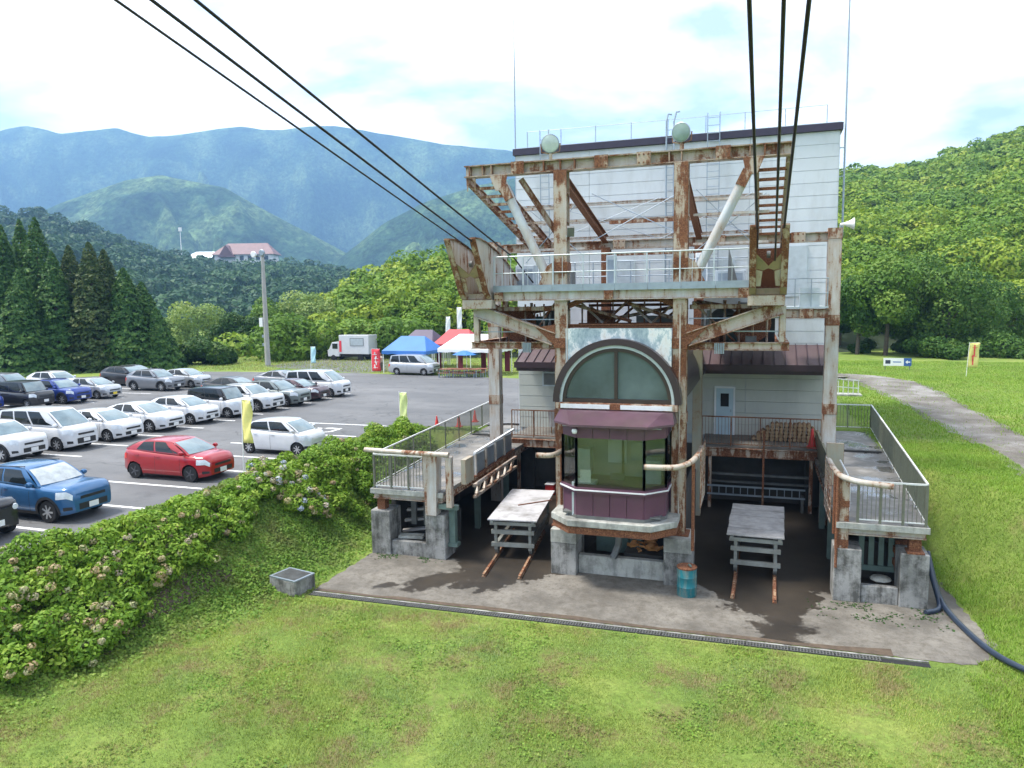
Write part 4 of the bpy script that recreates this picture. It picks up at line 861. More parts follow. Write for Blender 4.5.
kid(slab(octo(1.67, 21.55, .64, 23.4), 3.02, 3.09), 'rail_band', 'booth_purple', bt); kid(slab(octo(1.695, 21.52, .65, 23.4), 3.092, 3.125), 'white_line', 'white_trim', bt); kid(slab(octo(1.66, 21.57, .63, 23.4), 3.127, 3.18), 'rail_band', 'booth_purple', bt)
# hipped canopy: facets meeting the wall
oc = octo(1.84, 21.34, .72, 22.88); oi = octo(1.76, 22.2, .3, 22.88)
kid(slab(oc, 5.085, 5.15), 'canopy_edge', 'booth_roof', bt)
for i in range(5):
    kid(MB().add([(oc[i][0], oc[i][1], 5.152), (oc[i+1][0], oc[i+1][1], 5.152), (oi[i+1][0], oi[i+1][1], 5.44), (oi[i][0], oi[i][1], 5.44)], [(0, 1, 2, 3)]), 'canopy_facet', 'booth_roof', bt)
kid(MB().add([(x, y, 5.44) for x, y in oi], [tuple(range(6))]), 'canopy_top', 'booth_roof', bt)
kid(MB().lathe([(.001, -.09), (.07, -.07), (.09, 0), (.07, .06), (.001, .07)], (ax_-1.05, 21.52, 4.93), 'Z', 14), 'dome_camera', 'white_paint', bt, smooth=60)
# inside the booth
kid(MB().box(ax_-1.5, ax_+1.5, 21.8, 23.5, 2.3, 2.35), 'inner_floor', 'machine_grey', bt); kid(MB().box(ax_-1.5, ax_+1.5, 23.5, 23.56, 2.2, 5.05), 'inner_wall', 'interior_green', bt)
kid(MB().box(ax_-1.5, ax_+1.5, 21.8, 23.4, 5.02, 5.05), 'inner_ceiling', 'interior_green', bt)
kid(MB().box(ax_-1.2, ax_-.5, 21.75, 22.3, 2.25, 3.3), 'console', 'galv_light', bt); kid(MB().box(ax_-.95, ax_-.62, 21.8, 21.85, 3.3, 3.68), 'monitor', 'white_paint', bt); kid(MB().box(ax_+.9, ax_+1.4, 22.6, 23.2, 2.25, 3.9), 'cabinet', 'galv_light', bt)
kid(MB().box(ax_-.2, ax_+.25, 22.4, 22.8, 2.25, 2.75).box(ax_-.2, ax_+.25, 22.78, 22.84, 2.76, 3.4), 'chair', 'machine_grey', bt); kid(MB().box(ax_-.4, ax_+.2, 23.46, 23.495, 3.6, 4.4), 'wall_chart', 'white_paint', bt); kid(MB().box(ax_+.35, ax_+.8, 23.46, 23.495, 3.7, 4.3), 'wall_chart', 'galv', bt); kid(MB().box(ax_-1.4, ax_-.9, 23.0, 23.48, 2.25, 4.1), 'locker', 'galv_light', bt); kid(MB().bar((ax_+.1, 23.4, 2.3), (ax_+.1, 23.4, 4.9), .06), 'inner_post', 'frame_brown', bt)
# booth piers and the wall between
for x, dk in ((-5.82, 0), (-2.2, 1)):
    p = kid(MB().box(x-.42, x+.42, 22.55, 23.75, 0, 1.05), 'pier', 'concrete_pier', bt, bevel=.02); kid(MB().box(x-.425, x+.425, 22.545, 23.76, 1.052, 1.5), 'pier_cap', 'concrete_wall', p, bevel=.02)
kid(MB().box(-5.39, -2.63, 22.85, 23.1, 0, .62), 'low_wall', 'concrete_wall', bt, bevel=.02)
kid(MB().box(-5.3, -2.7, 25.5, 25.6, 0, 1.6), 'dark_back', 'concrete_shaded', bt)
for x in (-5.75, -2.45): kid(MB().box(x, x+.2, 23.77, 33.0, 0, 2.0), 'bay_shade_wall', 'concrete_shaded', bt)  # walls added beside the booth base to keep light out of the bays
kid(MB().tube([(ax_+.1, 22.9, 1.6), (ax_+.02, 22.95, 1.0), (ax_-.12, 22.8, .62)], .11, 8), 'duct', 'machine_grey', bt)
kid(MB().box(-5.1, -4.0, 24.3, 24.8, .3, 1.3).box(-3.9, -3.5, 24.0, 24.4, .2, 1.0), 'machine', 'machine_green', bt)
rr = random.Random(5); mb = MB()
for k in range(26): mb.cbox((rr.uniform(-3.9, -2.8), rr.uniform(23.4, 24.3), .66+rr.uniform(0, .22)), (rr.uniform(.1, .3), rr.uniform(.08, .2), .06), rr.uniform(0, 3), rr.uniform(-.4, .4))
dl_ = kid(mb, 'leaf_litter', 'wood_orange', bt); kid(MB().box(-4.0, -2.75, 23.35, 24.4, .1, .64), 'debris_shelf', 'concrete_shaded', bt)
# ------------------------------------------------------------------ boarding platforms
FLARE = .75
def platform(x0, x1, side, label, yb):
    """side = +1: outer edge on the right"""
    pf = thing('boarding_platform', label, 'platform', ((x0+x1)/2, 22.8, 0))
    xo, xi = (x1, x0) if side > 0 else (x0, x1)
    # deck slabs
    n = 7; yy = [22.75+(yb-22.75)*k/n for k in range(n+1)]
    fl = lambda y: (y-22.75)/(yb-22.75)*FLARE*side
    for k in range(n):
        ya, yc = yy[k]+.006, yy[k+1]-.006; xa, xc = ((x0, x1+fl(ya)), (x0, x1+fl(yc))) if side > 0 else ((x0+fl(ya), x1), (x0+fl(yc), x1))
        kid(MB().poly([(xa[0], ya, 2.26), (xa[1], ya, 2.26), (xc[1], yc, 2.26), (xc[0], yc, 2.26)], (0, 0, .12)), 'deck_slab', 'deck_wet', pf)
    kid(MB().box(x0-.02, x1+.02, 22.68, 22.748, 2.2, 2.37), 'deck_edge', 'concrete_wall', pf)
    kid(MB().ibeam((x0+.05, 22.85, 2.12), (x1-.05, 22.85, 2.12), .16, .24), 'edge_beam', 'steel_paint', pf)
    for x in (x0+.1, x1-.1): kid(MB().ibeam((x, 22.95, 2.12), (x, min(yb, 33.3), 2.12), .16, .24), 'side_beam', 'steel_rusty', pf)
    for y in (26.5, 30.0):
        kid(MB().ibeam((x0+.2, y, 1.98), (x1-.2, y, 1.98), .14, .2), 'cross_beam', 'machine_green', pf)
        for x in (x0+.2, x1-.2): kid(MB().ibeam((x, y, 0), (x, y, 1.88), .2, .2, (0, 1, 0)), 'post', 'machine_green', pf)
    # piers with a sill wall
    for x in (x0+.32, x1-.32):
        kid(MB().box(x-.37, x+.37, 22.72, 23.6, 0, 1.58), 'pier', 'concrete_pier', pf, bevel=.025)
    kid(MB().box(x0+.70, x1-.70, 22.80, 23.0, 0, .52), 'sill_wall', 'concrete_pier', pf, bevel=.02)
    kid(MB().box(x0+.3, x1-.3, 24.9, 25.05, 0, 1.2), 'dark_back', 'concrete_shaded', pf)
    kid(MB().box(xo-.3 if side > 0 else xo+.1, xo-.1 if side > 0 else xo+.3, 24.0, 33.3, 0, 1.86), 'deck_shade_wall', 'concrete_shaded', pf)  # added wall, stops light coming in under the deck
    # railings
    zt = 3.58
    balusters(pf, (xo-.06*side, 22.85, 0), (xo+(FLARE-.06)*side, yb-.1, 0), 2.38, zt, 'rail_olive', .13, 1.9, .018, 'rail_olive', 'rail_white', .05)
    return pf
pr = platform(2.3, 4.68, 1, 'right boarding platform with wet deck and long olive side railing', 39.6)
balusters(pr, (2.85, 22.8, 0), (4.6, 22.8, 0), 2.38, 3.58, 'rail_olive', .115, .62, .016, 'rail_olive', 'rail_white', .07)
balusters(pr, (3.3, 39.5, 0), (5.35, 39.5, 0), 2.38, 3.58, 'rail_olive', .14, 1.0, .018, 'rail_olive', 'rail_white', .05)
for x, z1, mt in ((2.47, 3.62, 'steel_rusty'), (4.38, 2.2, 'steel_bad')):
    kid(MB().box(x-.15, x+.15, 22.78 if z1 > 3 else 22.9, 23.08 if z1 > 3 else 23.2, 1.58, z1), 'corner_post', mt, pr); kid(MB().box(x-.22, x+.22, 22.72, 23.2, 1.58, 1.63) if z1 < 3 else MB().box(x-.17, x+.17, 22.76, 23.1, z1+.001, z1+.04), 'post_plate', 'steel_bad', pr)
    for z in ((1.75, 2.3, 2.9) if z1 > 3 else (1.8, )): kid(MB().box(x-.16, x+.16, 22.77 if z1 > 3 else 22.89, 23.09 if z1 > 3 else 23.21, z-.09, z+.09), 'flange', 'steel_bad', pr)
kid(MB().box(2.35, 2.9, 27.2, 27.32, 2.385, 3.85), 'end_screen', 'steel_olive', pr); kid(MB().box(2.42, 2.5, 27.33, 33.0, 2.385, 3.3), 'inner_screen', 'rail_olive', pr)
kid(MB().tube([(2.75, 24.0, 2.38), (2.75, 24.0, 3.1), (2.75, 24.5, 3.35), (2.75, 26.8, 3.35)], .03, 8), 'inner_rail', 'rail_white', pr)
# green slatted gate and rubble under the right deck
for k in range(4): kid(MB().box(3.05+k*.27, 3.20+k*.27, 23.9, 23.96, .75, 1.9), 'slat', 'machine_green', pr)
kid(MB().box(3.0, 4.1, 23.84, 23.899, .62, .78), 'slat_rail', 'machine_green', pr)
rr = random.Random(8)
for r_ in range(5):
    for k in range(3): kid(MB().box(4.02+k*.16-(r_ % 2)*.05, 4.165+k*.16-(r_ % 2)*.05, 23.7, 23.9+rr.uniform(-.02, .02), .7+r_*.19, .88+r_*.19), 'brick', 'rust_dark' if rr.random() < .5 else 'steel_bad', pr)
kid(MB().lathe([(.001, 0), (.3, .04), (.26, .1), (.001, .14)], (3.6, 23.4, .5), 'Z', 9), 'cement_bag', 'concrete_wall', pr, smooth=60)

pl = platform(-12.85, -10.1, -1, 'left boarding platform beside the hydrangea bank', 37.4)
balusters(pl, (-12.75, 22.8, 0), (-10.75, 22.8, 0), 2.38, 3.58, 'rail_olive', .115, .62, .016, 'rail_olive', 'rail_white', .06)
kid(MB().poly([(-10.72, 22.62, 1.58), (-10.32, 22.62, 1.58), (-10.25, 22.62, 3.7), (-10.79, 22.62, 3.7)], (0, .42, 0)), 'corner_post', 'steel_white', pl)
kid(MB().box(-12.72, -12.42, 22.9, 23.2, 1.58, 2.2), 'corner_post', 'steel_bad', pl)
kid(MB().tube([(-12.95, 22.55, 3.78), (-11.2, 22.5, 3.76), (-9.75, 22.5, 3.76)], .085, 10), 'top_pipe', 'pipe_white', pl, smooth=60)
kid(MB().box(-9.86, -9.66, 22.45, 22.65, 1.95, 3.68), 'guide_post', 'steel_paint', pl); kid(MB().bar((-10.25, 22.75, 1.9), (-9.55, 22.75, 1.9), .16), 'guide_bracket', 'machine_green', pl)
kid(MB().bar((-9.9, 23.1, .55), (-9.9, 23.1, 1.85), .22), 'guide_leg', 'machine_green', pl); kid(MB().box(-10.1, -9.7, 22.95, 23.25, .42, .55), 'guide_foot', 'machine_green', pl)
kid(MB().box(-9.98, -9.8, 24.1, 24.9, 2.35, 3.25), 'guide_board', 'steel_olive', pl)
# white panelled fender along the inner edge
for k in range(4):
    y0 = 25.2+k*1.1; kid(MB().box(-9.95, -9.88, y0, y0+1.08, 2.45+.03*k, 3.2+.03*k), 'fender_panel', 'galv', pl)
    kid(MB().box(-9.87, -9.8, y0-.04, y0+.06, 2.35+.03*k, 3.3+.03*k), 'fender_post', 'steel_white', pl)
kid(MB().bar((-9.83, 25.1, 3.3), (-9.83, 29.7, 3.42), .1, .08), 'fender_rail', 'white_trim', pl); kid(MB().bar((-9.83, 25.1, 2.42), (-9.83, 29.7, 2.54), .1, .08), 'fender_rail', 'rust_dark', pl)
for k in range(6): kid(MB().bar((-9.8, 25.1+k*.8, 1.75), (-9.8, 25.5+k*.8, 2.1), .1), 'ramp_brace', 'steel_paint', pl)
for z in (1.7, 2.12): kid(MB().bar((-9.8, 24.9, z), (-9.8, 29.9, z+.06), .12, .1), 'ramp_chord', 'steel_paint', pl)
for k in range(3): kid(MB().bar((-12.3+.1*k, 24.0, .5+.4*k), (-10.6, 24.4, .7+.36*k), .2, .08), 'timber', 'wood_grey', pl)
kid(MB().cbox((-11.6, 23.3, .56), (.9, .35, .1), .15), 'paving_slab', 'concrete_wall', pl)
for x in (-11.8, -11.3): kid(MB().box(x-.1, x+.1, 23.9, 24.0, .8, 2.0), 'hanger', 'machine_grey', pl)

# cabin guide arms: bent white pipes with a grid fender behind
def arm(pts, label, posts, grid=None):
    a = thing('guide_arm', label, 'guide arm', (pts[0][0], pts[0][1], posts[0][2]), 0, 'cabin guide arms')
    sm = []
    for i in range(len(pts)-1):
        for k in range(5): sm.append(Vector(pts[i]).lerp(Vector(pts[i+1]), k/5))
    sm.append(Vector(pts[-1]))
    for _ in range(3): sm = [sm[0]]+[(sm[i-1]+sm[i]*2+sm[i+1])/4 for i in range(1, len(sm)-1)]+[sm[-1]]
    kid(MB().tube(sm, .085, 10), 'arm_pipe', 'pipe_white', a, smooth=60)
    kid(MB().lathe([(.087, -.02), (.001, -.03)], tuple(sm[0]), 'X', 10), 'end_cap', 'white_trim', a)
    for x, y, z0, z1 in posts: kid(MB().tube([(x, y, z0), (x, y, z1)], .05, 8), 'arm_post', 'steel_bad', a)
    if grid:
        x, y0, y1, z0, z1 = grid
        for k in range(5): kid(MB().bar((x, y0+(y1-y0)*k/4, z0), (x, y0+(y1-y0)*k/4, z1), .03), 'grid_bar', 'steel_paint', a)
        for k in range(6): kid(MB().bar((x, y0, z0+(z1-z0)*k/5), (x, y1, z0+(z1-z0)*k/5), .03), 'grid_bar', 'steel_paint', a)
    return a
arm([(-3.02, 21.15, 4.02), (-2.1, 21.25, 4.02), (-1.75, 21.75, 4.1), (-1.62, 22.6, 4.15), (-1.6, 23.8, 4.15)], 'bent white guide pipe in front of the booth window', [(-1.72, 22.2, 1.3, 4.1)], (-1.52, 22.3, 24.2, 2.6, 4.3))
arm([(-6.55, 22.1, 4.0), (-6.1, 22.15, 4.0), (-5.95, 22.5, 4.02), (-5.95, 23.0, 4.02)], 'short white guide pipe sticking out left of the booth', [(-5.98, 23.0, 1.55, 4.0)])
arm([(3.65, 22.2, 3.62), (2.75, 22.25, 3.68), (2.35, 22.7, 3.72), (2.25, 23.5, 3.74), (2.22, 24.8, 3.74)], 'bent white guide pipe at the front of the right platform', [(2.26, 23.1, 1.9, 3.72), (2.3, 22.75, 1.0, 3.7)], (2.16, 23.2, 25.2, 2.2, 3.8))

# ------------------------------------------------------------------ things on the apron
def cart(x, y, rz, label, planks, length, ply):
    c_ = thing('service_cart', label, 'cart', (x, y, 0), rz, 'service carts on rails')
    W_ = 1.72
    for s in (-.59, .59):
        MB().prism([(-.06, 0), (.06, 0), (.06, .015), (.02, .03), (.02, .07), (.04, .085), (.04, .11), (-.04, .11), (-.04, .085), (-.02, .07), (-.02, .03), (-.06, .015)], (s, -1.75, .014), (s, 3.2, .014)).build('track_rail', 'rail_track', c_)
    for s in (-.6, .6):
        MB().bar((s, .1, .42), (s, length, .42), .12, .2).build('sill', 'cart_grey', c_)
        for yy in (.35, length-.35):
            MB().lathe([(.16, -.06), (.16, .02), (.19, .025), (.19, .05)], (s, yy, .285), 'X', 16).build('wheel', 'machine_grey', c_, smooth=40)
        for yy in (.15, length-.15): MB().bar((s, yy, .5), (s, yy, 1.28), .1).build('stanchion', 'cart_grey', c_)
    for z in (.5, .95): MB().bar((-.75, .12, z), (.75, .12, z), .12, .14).build('end_beam', 'cart_grey', c_)
    MB().bar((-.8, .12, 1.25), (.8, .12, 1.25), .1, .12).build('end_beam', 'cart_grey', c_)
    for s in (-.72, .72): MB().bar((s, .02, 1.31), (s, length-.02, 1.31), .1, .1).build('top_bearer', 'cart_grey', c_)
    if ply:
        for k in range(2): MB().box(-W_/2, W_/2, k*length/2+.004, (k+1)*length/2-.004, 1.37, 1.41).build('top_sheet', 'ply_white', c_)
    else:
        dy = length/planks
        for k in range(planks): MB().box(-W_/2+random.uniform(-.03, .02), W_/2+random.uniform(-.02, .03), k*dy+.02, (k+1)*dy-.02, 1.37+random.uniform(0, .02), 1.425+random.uniform(0, .012)).build('plank', 'wood_grey', c_)
    return c_
cart(-.0+.08, 23.75, R(-1), 'grey planked service cart on rails in the right bay', 5, 3.75, False)
cart(-7.85, 23.4, R(6.5), 'white sheet topped service cart on rails in the left bay', 5, 4.2, True)
st_ = tag(MB().bar((-8.2, 25.2, 1.428), (-7.2, 26.2, 1.428), .05, .03).build('steel_rod', 'rust_dark'), 'thin rusty rod lying on the white topped cart', 'rod')

dm_ = thing('oil_drum', 'teal oil drum with rusty lid beside the right booth pier', 'drum', (-1.86, 21.95, .012))
MB().lathe([(.285, 0), (.29, .02), (.29, .27), (.3, .29), (.29, .31), (.29, .57), (.3, .59), (.29, .61), (.29, .86)], n=28).build('barrel', 'drum_teal', dm_, smooth=40)
MB().lathe([(.297, .84), (.3, .88), (.285, .89), (.27, .865), (.001, .86)], n=28).build('lid', 'steel_bad', dm_, smooth=40)
MB().tube([(.05, .1, .9), (.12, -.1, .93)], .035, 6).build('bung', 'machine_green', dm_)

# drain channel along the front of the apron
dc = thing('drain_channel', 'long steel drain grating between the lawn and the apron', 'drain', (X0, 18.95, 0))
gm = MB().box(-.012, .012, -.15, .15, 0, .02).mesh('grate_bar'); gm.materials.append(MATS['galv'])
def dy_(x): return 18.83+(x+12.9)*.0195
for k in range(15):
    xa = -12.85+k*1.06; mb = MB()
    for j in range(14):
        x = xa+.04+j*.075; mb.cbox((x, dy_(x), .022), (.026, .20, .02))
    for s in (-.09, 0, .09): mb.bar((xa+.01, dy_(xa)+s, .03), (xa+1.04, dy_(xa+1.04)+s, .03), .02, .015)
    g = kid(mb, 'grate_panel', 'grate_dark', dc)
kid(MB().bar((-12.9, dy_(-12.9), .004), (4.1, dy_(4.1), .004), .22, .004), 'channel_floor', 'dark_void', dc)
kid(MB().bar((-12.9, dy_(-12.9)+.16, .015), (4.1, dy_(4.1)+.16, .015), .06, .025), 'channel_lip', 'concrete_pier', dc)
# silt strip behind the grating
sl_ = [(x, dy_(x)+.26) for x in np.arange(-12.9, 5.0, .25)]; top_ = [(x, dy_(x)+.34+.10*(1+float(vnoise(np.array([x]), np.array([0.]), 1.1, 9)[0]))+.25*max(0, (x-1)/4)) for x in np.arange(-12.9, 5.0, .25)]
m_plain('silt', (.085, .06, .04), .9, 0, .3, 5, bmp=.4)
sheet('silt_strip', sl_[:66]+top_[:66][::-1], .017, 'silt')
# inspection box
bx = thing('drain_box', 'concrete drain box with steel grating lid at the foot of the bank', 'drain box', (-13.6, 18.95, 0), R(-12))
MB().box(-.65, .65, -.5, .5, 0, .52).build('box_body', 'concrete_pier', bx, bevel=.02)
MB().box(-.56, .56, -.42, .42, .522, .552).build('grating_bed', 'machine_grey', bx)
for k in range(19): MB().box(-.55+k*.06, -.53+k*.06, -.41, .41, .553, .566).build('grating_bar', 'machine_grey', bx)
MB().box(-.65, .65, .425, .5, .523, .565).box(-.65, .65, -.5, -.425, .523, .565).box(.565, .65, -.42, .42, .523, .565).box(-.65, -.565, -.42, .42, .523, .565).build('lid_frame', 'galv', bx); bx.scale = (.84, .84, .9)
# hoses
def hose(pts, r_, label):
    sm = []
    for i in range(len(pts)-1):
        for k in range(6): sm.append(Vector(pts[i]).lerp(Vector(pts[i+1]), k/6))
    sm.append(Vector(pts[-1]))
    for _ in range(8): sm = [sm[0]]+[(sm[i-1]+sm[i]*2+sm[i+1])/4 for i in range(1, len(sm)-1)]+[sm[-1]]
    return tag(MB().tube(sm, r_, 10).build('hose', 'hose_blue', smooth=60), label, 'hose', 'blue drain hoses')
hose([(4.98, 24.3, 1.2), (5.02, 23.9, .8), (5.12, 23.2, .12), (5.25, 22.0, .08), (5.5, 20.6, .08), (5.8, 19.6, .12), (6.6, 18.5, .22), (8.6, 17.0, .5)], .075, 'long blue drain hose running across the grass at the right')
hose([(4.98, 24.1, 1.0), (5.0, 23.6, .6), (5.1, 23.0, .08), (4.98, 22.6, .07), (4.6, 22.35, .07)], .07, 'short blue hose end curling round the right platform pier')
# junk at the back of the left bay
for (x, y, a, h_, mt, lb) in ((-8.9, 32.2, .4, .6, 'plastic_red', 'red container at the back of the left bay'), (-8.3, 32.4, .35, .5, 'book_red', 'small dark red box at the back of the left bay'), (-7.1, 32.3, .6, .9, 'box_orange', 'orange crate at the back of the left bay'), (-7.6, 32.6, .45, .8, 'box_blue', 'blue drum at the back of the left bay')):
    o = thing('storage_box', lb, 'box', (x, y, .012)); MB().box(-a/2, a/2, -.2, .2, 0, h_*.8).build('tub', mt, o, bevel=.03); MB().box(-a/2-.02, a/2+.02, -.22, .22, h_*.8+.002, h_*.86).build('lid', 'white_paint' if mt == 'plastic_red' else mt, o)
# traffic cones
def cone(x, y, z, label, k=1):
    c_ = thing('traffic_cone', label, 'traffic cone', (x, y, z), 0, 'red traffic cones')
    MB().box(-.18*k, .18*k, -.18*k, .18*k, 0, .04).build('base', 'plastic_red', c_); MB().lathe([(.14*k, .041), (.03*k, .68*k), (.001, .70*k)], n=16).build('cone_body', 'plastic_red', c_, smooth=40)
p = at_z(437, 428, LOT); cone(p.x, p.y, LOT+.013, 'red traffic cone nearest the hedge by the left platform railing', .9)
p = at_z(459, 427, LOT); cone(p.x, p.y, LOT+.013, 'middle red traffic cone behind the left platform railing', .9)
p = at_z(475, 422, LOT); cone(p.x, p.y, LOT+.013, 'red traffic cone closest to the building, behind the left railing', .9)
cone(2.25, 32.6, 2.65, 'red traffic cone on the terrace beside the firewood', 1.15)
# sign board leaning on the left terrace
nb = thing('notice_board', 'small wooden notice board leaning on the left terrace', 'board', (-8.9, 33.4, 2.65), R(12)); MB().cbox((0, 0, .75), (.75, .04, .8), 0, R(-12), R(-8)).build('panel', 'wood_grey', nb); MB().bar((-.25, .1, 0), (-.25, .02, .5), .05).bar((.25, .1, 0), (.25, .02, .5), .05).build('legs', 'wood_log', nb)
# ------------------------------------------------------------------ trees
def broadleaf(x, y, h, w_, label, mat, n=7000, leaf=.34, seed=0, trunk=.2, group=None, name='broadleaf_tree', dens=20, z=None, lean=0):
    rg = np.random.default_rng(seed); z = float(gh(x, y)) if z is None else z
    t_ = thing(name, label, 'tree', (x, y, z-.05), 0, group)
    cz_, rz_ = h*(trunk+(1-trunk)*.5), h*(1-trunk)*.5
    L = []
    for k in range(dens):
        d = unit(rg.normal(size=(1, 3)))[0]; q = rg.random()**.45
        px_, py_, pz_ = d*q*np.array([w_*.36, w_*.36, rz_*.74]); taper = 1-.25*max(0, pz_/rz_)
        r_ = w_*rg.uniform(.14, .23); L.append([px_*taper+lean*pz_*.1, py_*taper, cz_+pz_, r_, r_, r_*rg.uniform(.7, .95)])
    V, F, T = lobes_cloud(L, n, leaf, .6, .3, rg, .45, .7)
    np_mesh('crown', V, F, mat, t_, T)
    mb = MB(); tr = max(.12, h*.018); mb.tube([(0, 0, 0), (.05*h*.2, 0, h*.25), (.02*h, .02*h, h*.55), (0, 0, h*.8)], [tr*1.25, tr, tr*.65, tr*.2], 8)
    mb.build('trunk', 'bark', t_, smooth=60)
    for k in range(5):
        l = L[int(rg.integers(len(L)))]; s = h*rg.uniform(.22, .45)
        MB().tube([(.01*h, .01*h, s), (l[0]*.5, l[1]*.5, (s+l[2])*.5+.02*h), (l[0], l[1], l[2])], [tr*.5, tr*.35, tr*.12], 6).build('limb', 'bark', t_, smooth=60)
    return t_
def conifer(x, y, h, w_, label, mat='leaf_cedar', n=9000, seed=0, group=None, leaf=.30):
    rg = np.random.default_rng(seed); z = float(gh(x, y))
    t_ = thing('cedar_tree', label, 'tree', (x, y, z-.05), 0, group); L = []
    f_ = 1-np.sqrt(1-rg.random(n)*.995); f_ = np.clip(f_, 0, .995); f_ = np.where(rg.random(n) < .25, rg.random(n), f_); a = rg.uniform(0, 6.283, n)
    cl_ = vnoise(a*2.2+np.floor(f_*22)*5.3, f_*30, 1., seed, 3); rad = w_*.5*((1-f_)**.74+.02)*(.84+.34*cl_)*(1-.28*rg.random(n)**2)
    zz = h*(.02+.98*f_)-rad*.16*(1+cl_); P = np.stack([rad*np.cos(a), rad*np.sin(a), zz], 1)
    nr = unit(np.stack([np.cos(a), np.sin(a), 0*a+.55], 1)+rg.normal(size=(n, 3))*.5)
    V, F = leaf_quads(P, nr, leaf*(.55+.5*(1-f_)), 1.9, rg); T = np.clip(.45+.45*cl_+rg.normal(size=n)*.16, 0, 1)
    np_mesh('crown', V, F, mat, t_, T)
    MB().tube([(0, 0, 0), (0, 0, h*.5), (0, 0, h*.96)], [h*.022, h*.014, .03], 8).build('trunk', 'bark', t_, smooth=60)
    return t_
def ground_px(px, D):                       # point on the lot level in the direction of a pixel column, D metres out
    d = ray(px, 384); d = Vector((d.x, d.y, 0)); return d*D
ced = [(14, 79, 226, 4.6, 'tallest dark cedar at the left end of the group'), (33, 82, 221, 4.4, 'slim tall dark cedar beside the leftmost one'), (48, 78, 219, 4.8, 'tall dark cedar with the highest tip in the group'), (62, 76, 252, 4.6, 'shorter green cedar in front of the tallest cedars'),
       (79, 80, 246, 4.8, 'dark cedar left of the reddish one'), (99, 77, 243, 5.0, 'reddish brown tinged cedar in the middle of the group'), (113, 81, 250, 5.0, 'dark cedar right of the reddish one'), (131, 78, 268, 5.2, 'broad dark cedar near the right end of the group'), (148, 80, 282, 5.2, 'lower dark cedar at the right end of the group'), (28, 74, 268, 4.6, 'low light green cedar at the front left of the group'), (160, 79, 308, 4.0, 'shortest dark cedar, last on the right of the group')]
for i, (px, D, ty, w_, lb) in enumerate(ced):
    p = ground_px(px, D); top = at_D(px, ty, D).z; conifer(p.x, p.y, top-LOT, w_*1.5, lb, 'leaf_cedar' if 'reddish' not in lb else 'leaf_reddish', 13000, 40+i, 'cedars at the edge of the car park', .27)
# rounded trees and bushes along the far edge of the lot: (column, distance, top row, width, trunk, kind, label)
far_ = [(200, 118, 298, 11, .05, 'leaf_pale', 'pale green rounded tree right of the cedars'), (168, 120, 318, 8, .1, 'leaf_pale', 'small pale tree just beside the cedar group'), (272, 112, 294, 10, .05, 'leaf_mid', 'rounded green tree directly behind the light pole'),
        (311, 114, 286, 11, .05, 'leaf_pale', 'tall rounded tree right of the light pole'), (236, 108, 312, 7, .05, 'leaf_dark', 'dark tree between the pale tree and the light pole'), (256, 100, 318, 6, .05, 'leaf_dark', 'dark narrow tree immediately left of the light pole'),
        (291, 102, 322, 8, .05, 'leaf_dark', 'dark dense tree just right of the light pole'), (335, 106, 312, 9, .05, 'leaf_mid', 'light green tree behind the white truck'), (322, 98, 335, 7, .0, 'leaf_pale', 'low pale bush left of the white truck'),
        (368, 112, 296, 10, .1, 'leaf_mid', 'green tree above the white truck'), (402, 116, 280, 10, .1, 'leaf_hill', 'yellow green tree above the blue tent'), (440, 118, 268, 11, .1, 'leaf_hill', 'tall yellow green tree above the red tent'), (470, 112, 276, 9, .1, 'leaf_hill', 'green tree beside the left cable saddle')]
for i, (px, D, ty, w_, tk, mt, lb) in enumerate(far_):
    p = ground_px(px, D); broadleaf(p.x, p.y, at_D(px, ty, D).z-LOT, w_, lb, mt, 12000, .25, 70+i, tk, 'trees beyond the car park', z=LOT-.3)
p = ground_px(200, 84)
for i, (px, D, ty, w_, lb) in enumerate(((182, 83, 346, 5.0, 'left half of the dark broad bush beside the cedars'), (205, 84, 341, 5.6, 'middle of the dark broad bush by the lot verge'), (226, 83, 349, 4.6, 'right end of the dark broad bush by the lot verge'), (12, 84, 352, 5.0, 'low pale shrub at the far left behind the parked cars'))):
    p = ground_px(px, D); broadleaf(p.x, p.y, at_D(px, ty, D).z-LOT+.2, w_, lb, 'leaf_dark' if px > 100 else 'leaf_mid', 6500, .26, 95+i, 0.0, 'bushes along the verge', 'bush', 16)
# trees on the right by the track
rt = [(856, 84, 262, 9, .12, 'leaf_right', 'green tree nearest the right building corner'), (884, 82, 252, 9.5, .14, 'leaf_mid', 'tall light green tree behind the small sign'), (912, 85, 256, 10.5, .10, 'leaf_right', 'broad dark tree right of the small sign'), (944, 82, 262, 11, .12, 'leaf_right', 'wide dark tree with reddish top by the track'),
      (975, 88, 276, 10, .05, 'leaf_right', 'dark tree behind the yellow banner'), (1012, 92, 296, 9, .1, 'leaf_mid', 'light green tree at the right picture edge'), (838, 92, 282, 7, .2, 'leaf_dark', 'dark tree half hidden by the building corner'), (1050, 96, 280, 10, .1, 'leaf_mid', 'green tree beyond the wooden post')]
for i, (px, D, ty, w_, tk, mt, lb) in enumerate(rt):
    p = ground_px(px, D); broadleaf(p.x, p.y, at_D(px, ty, D).z-LOT, w_, lb, mt, 15000, .23, 120+i, tk, 'trees beside the gravel track', dens=26, lean=(-1)**i)
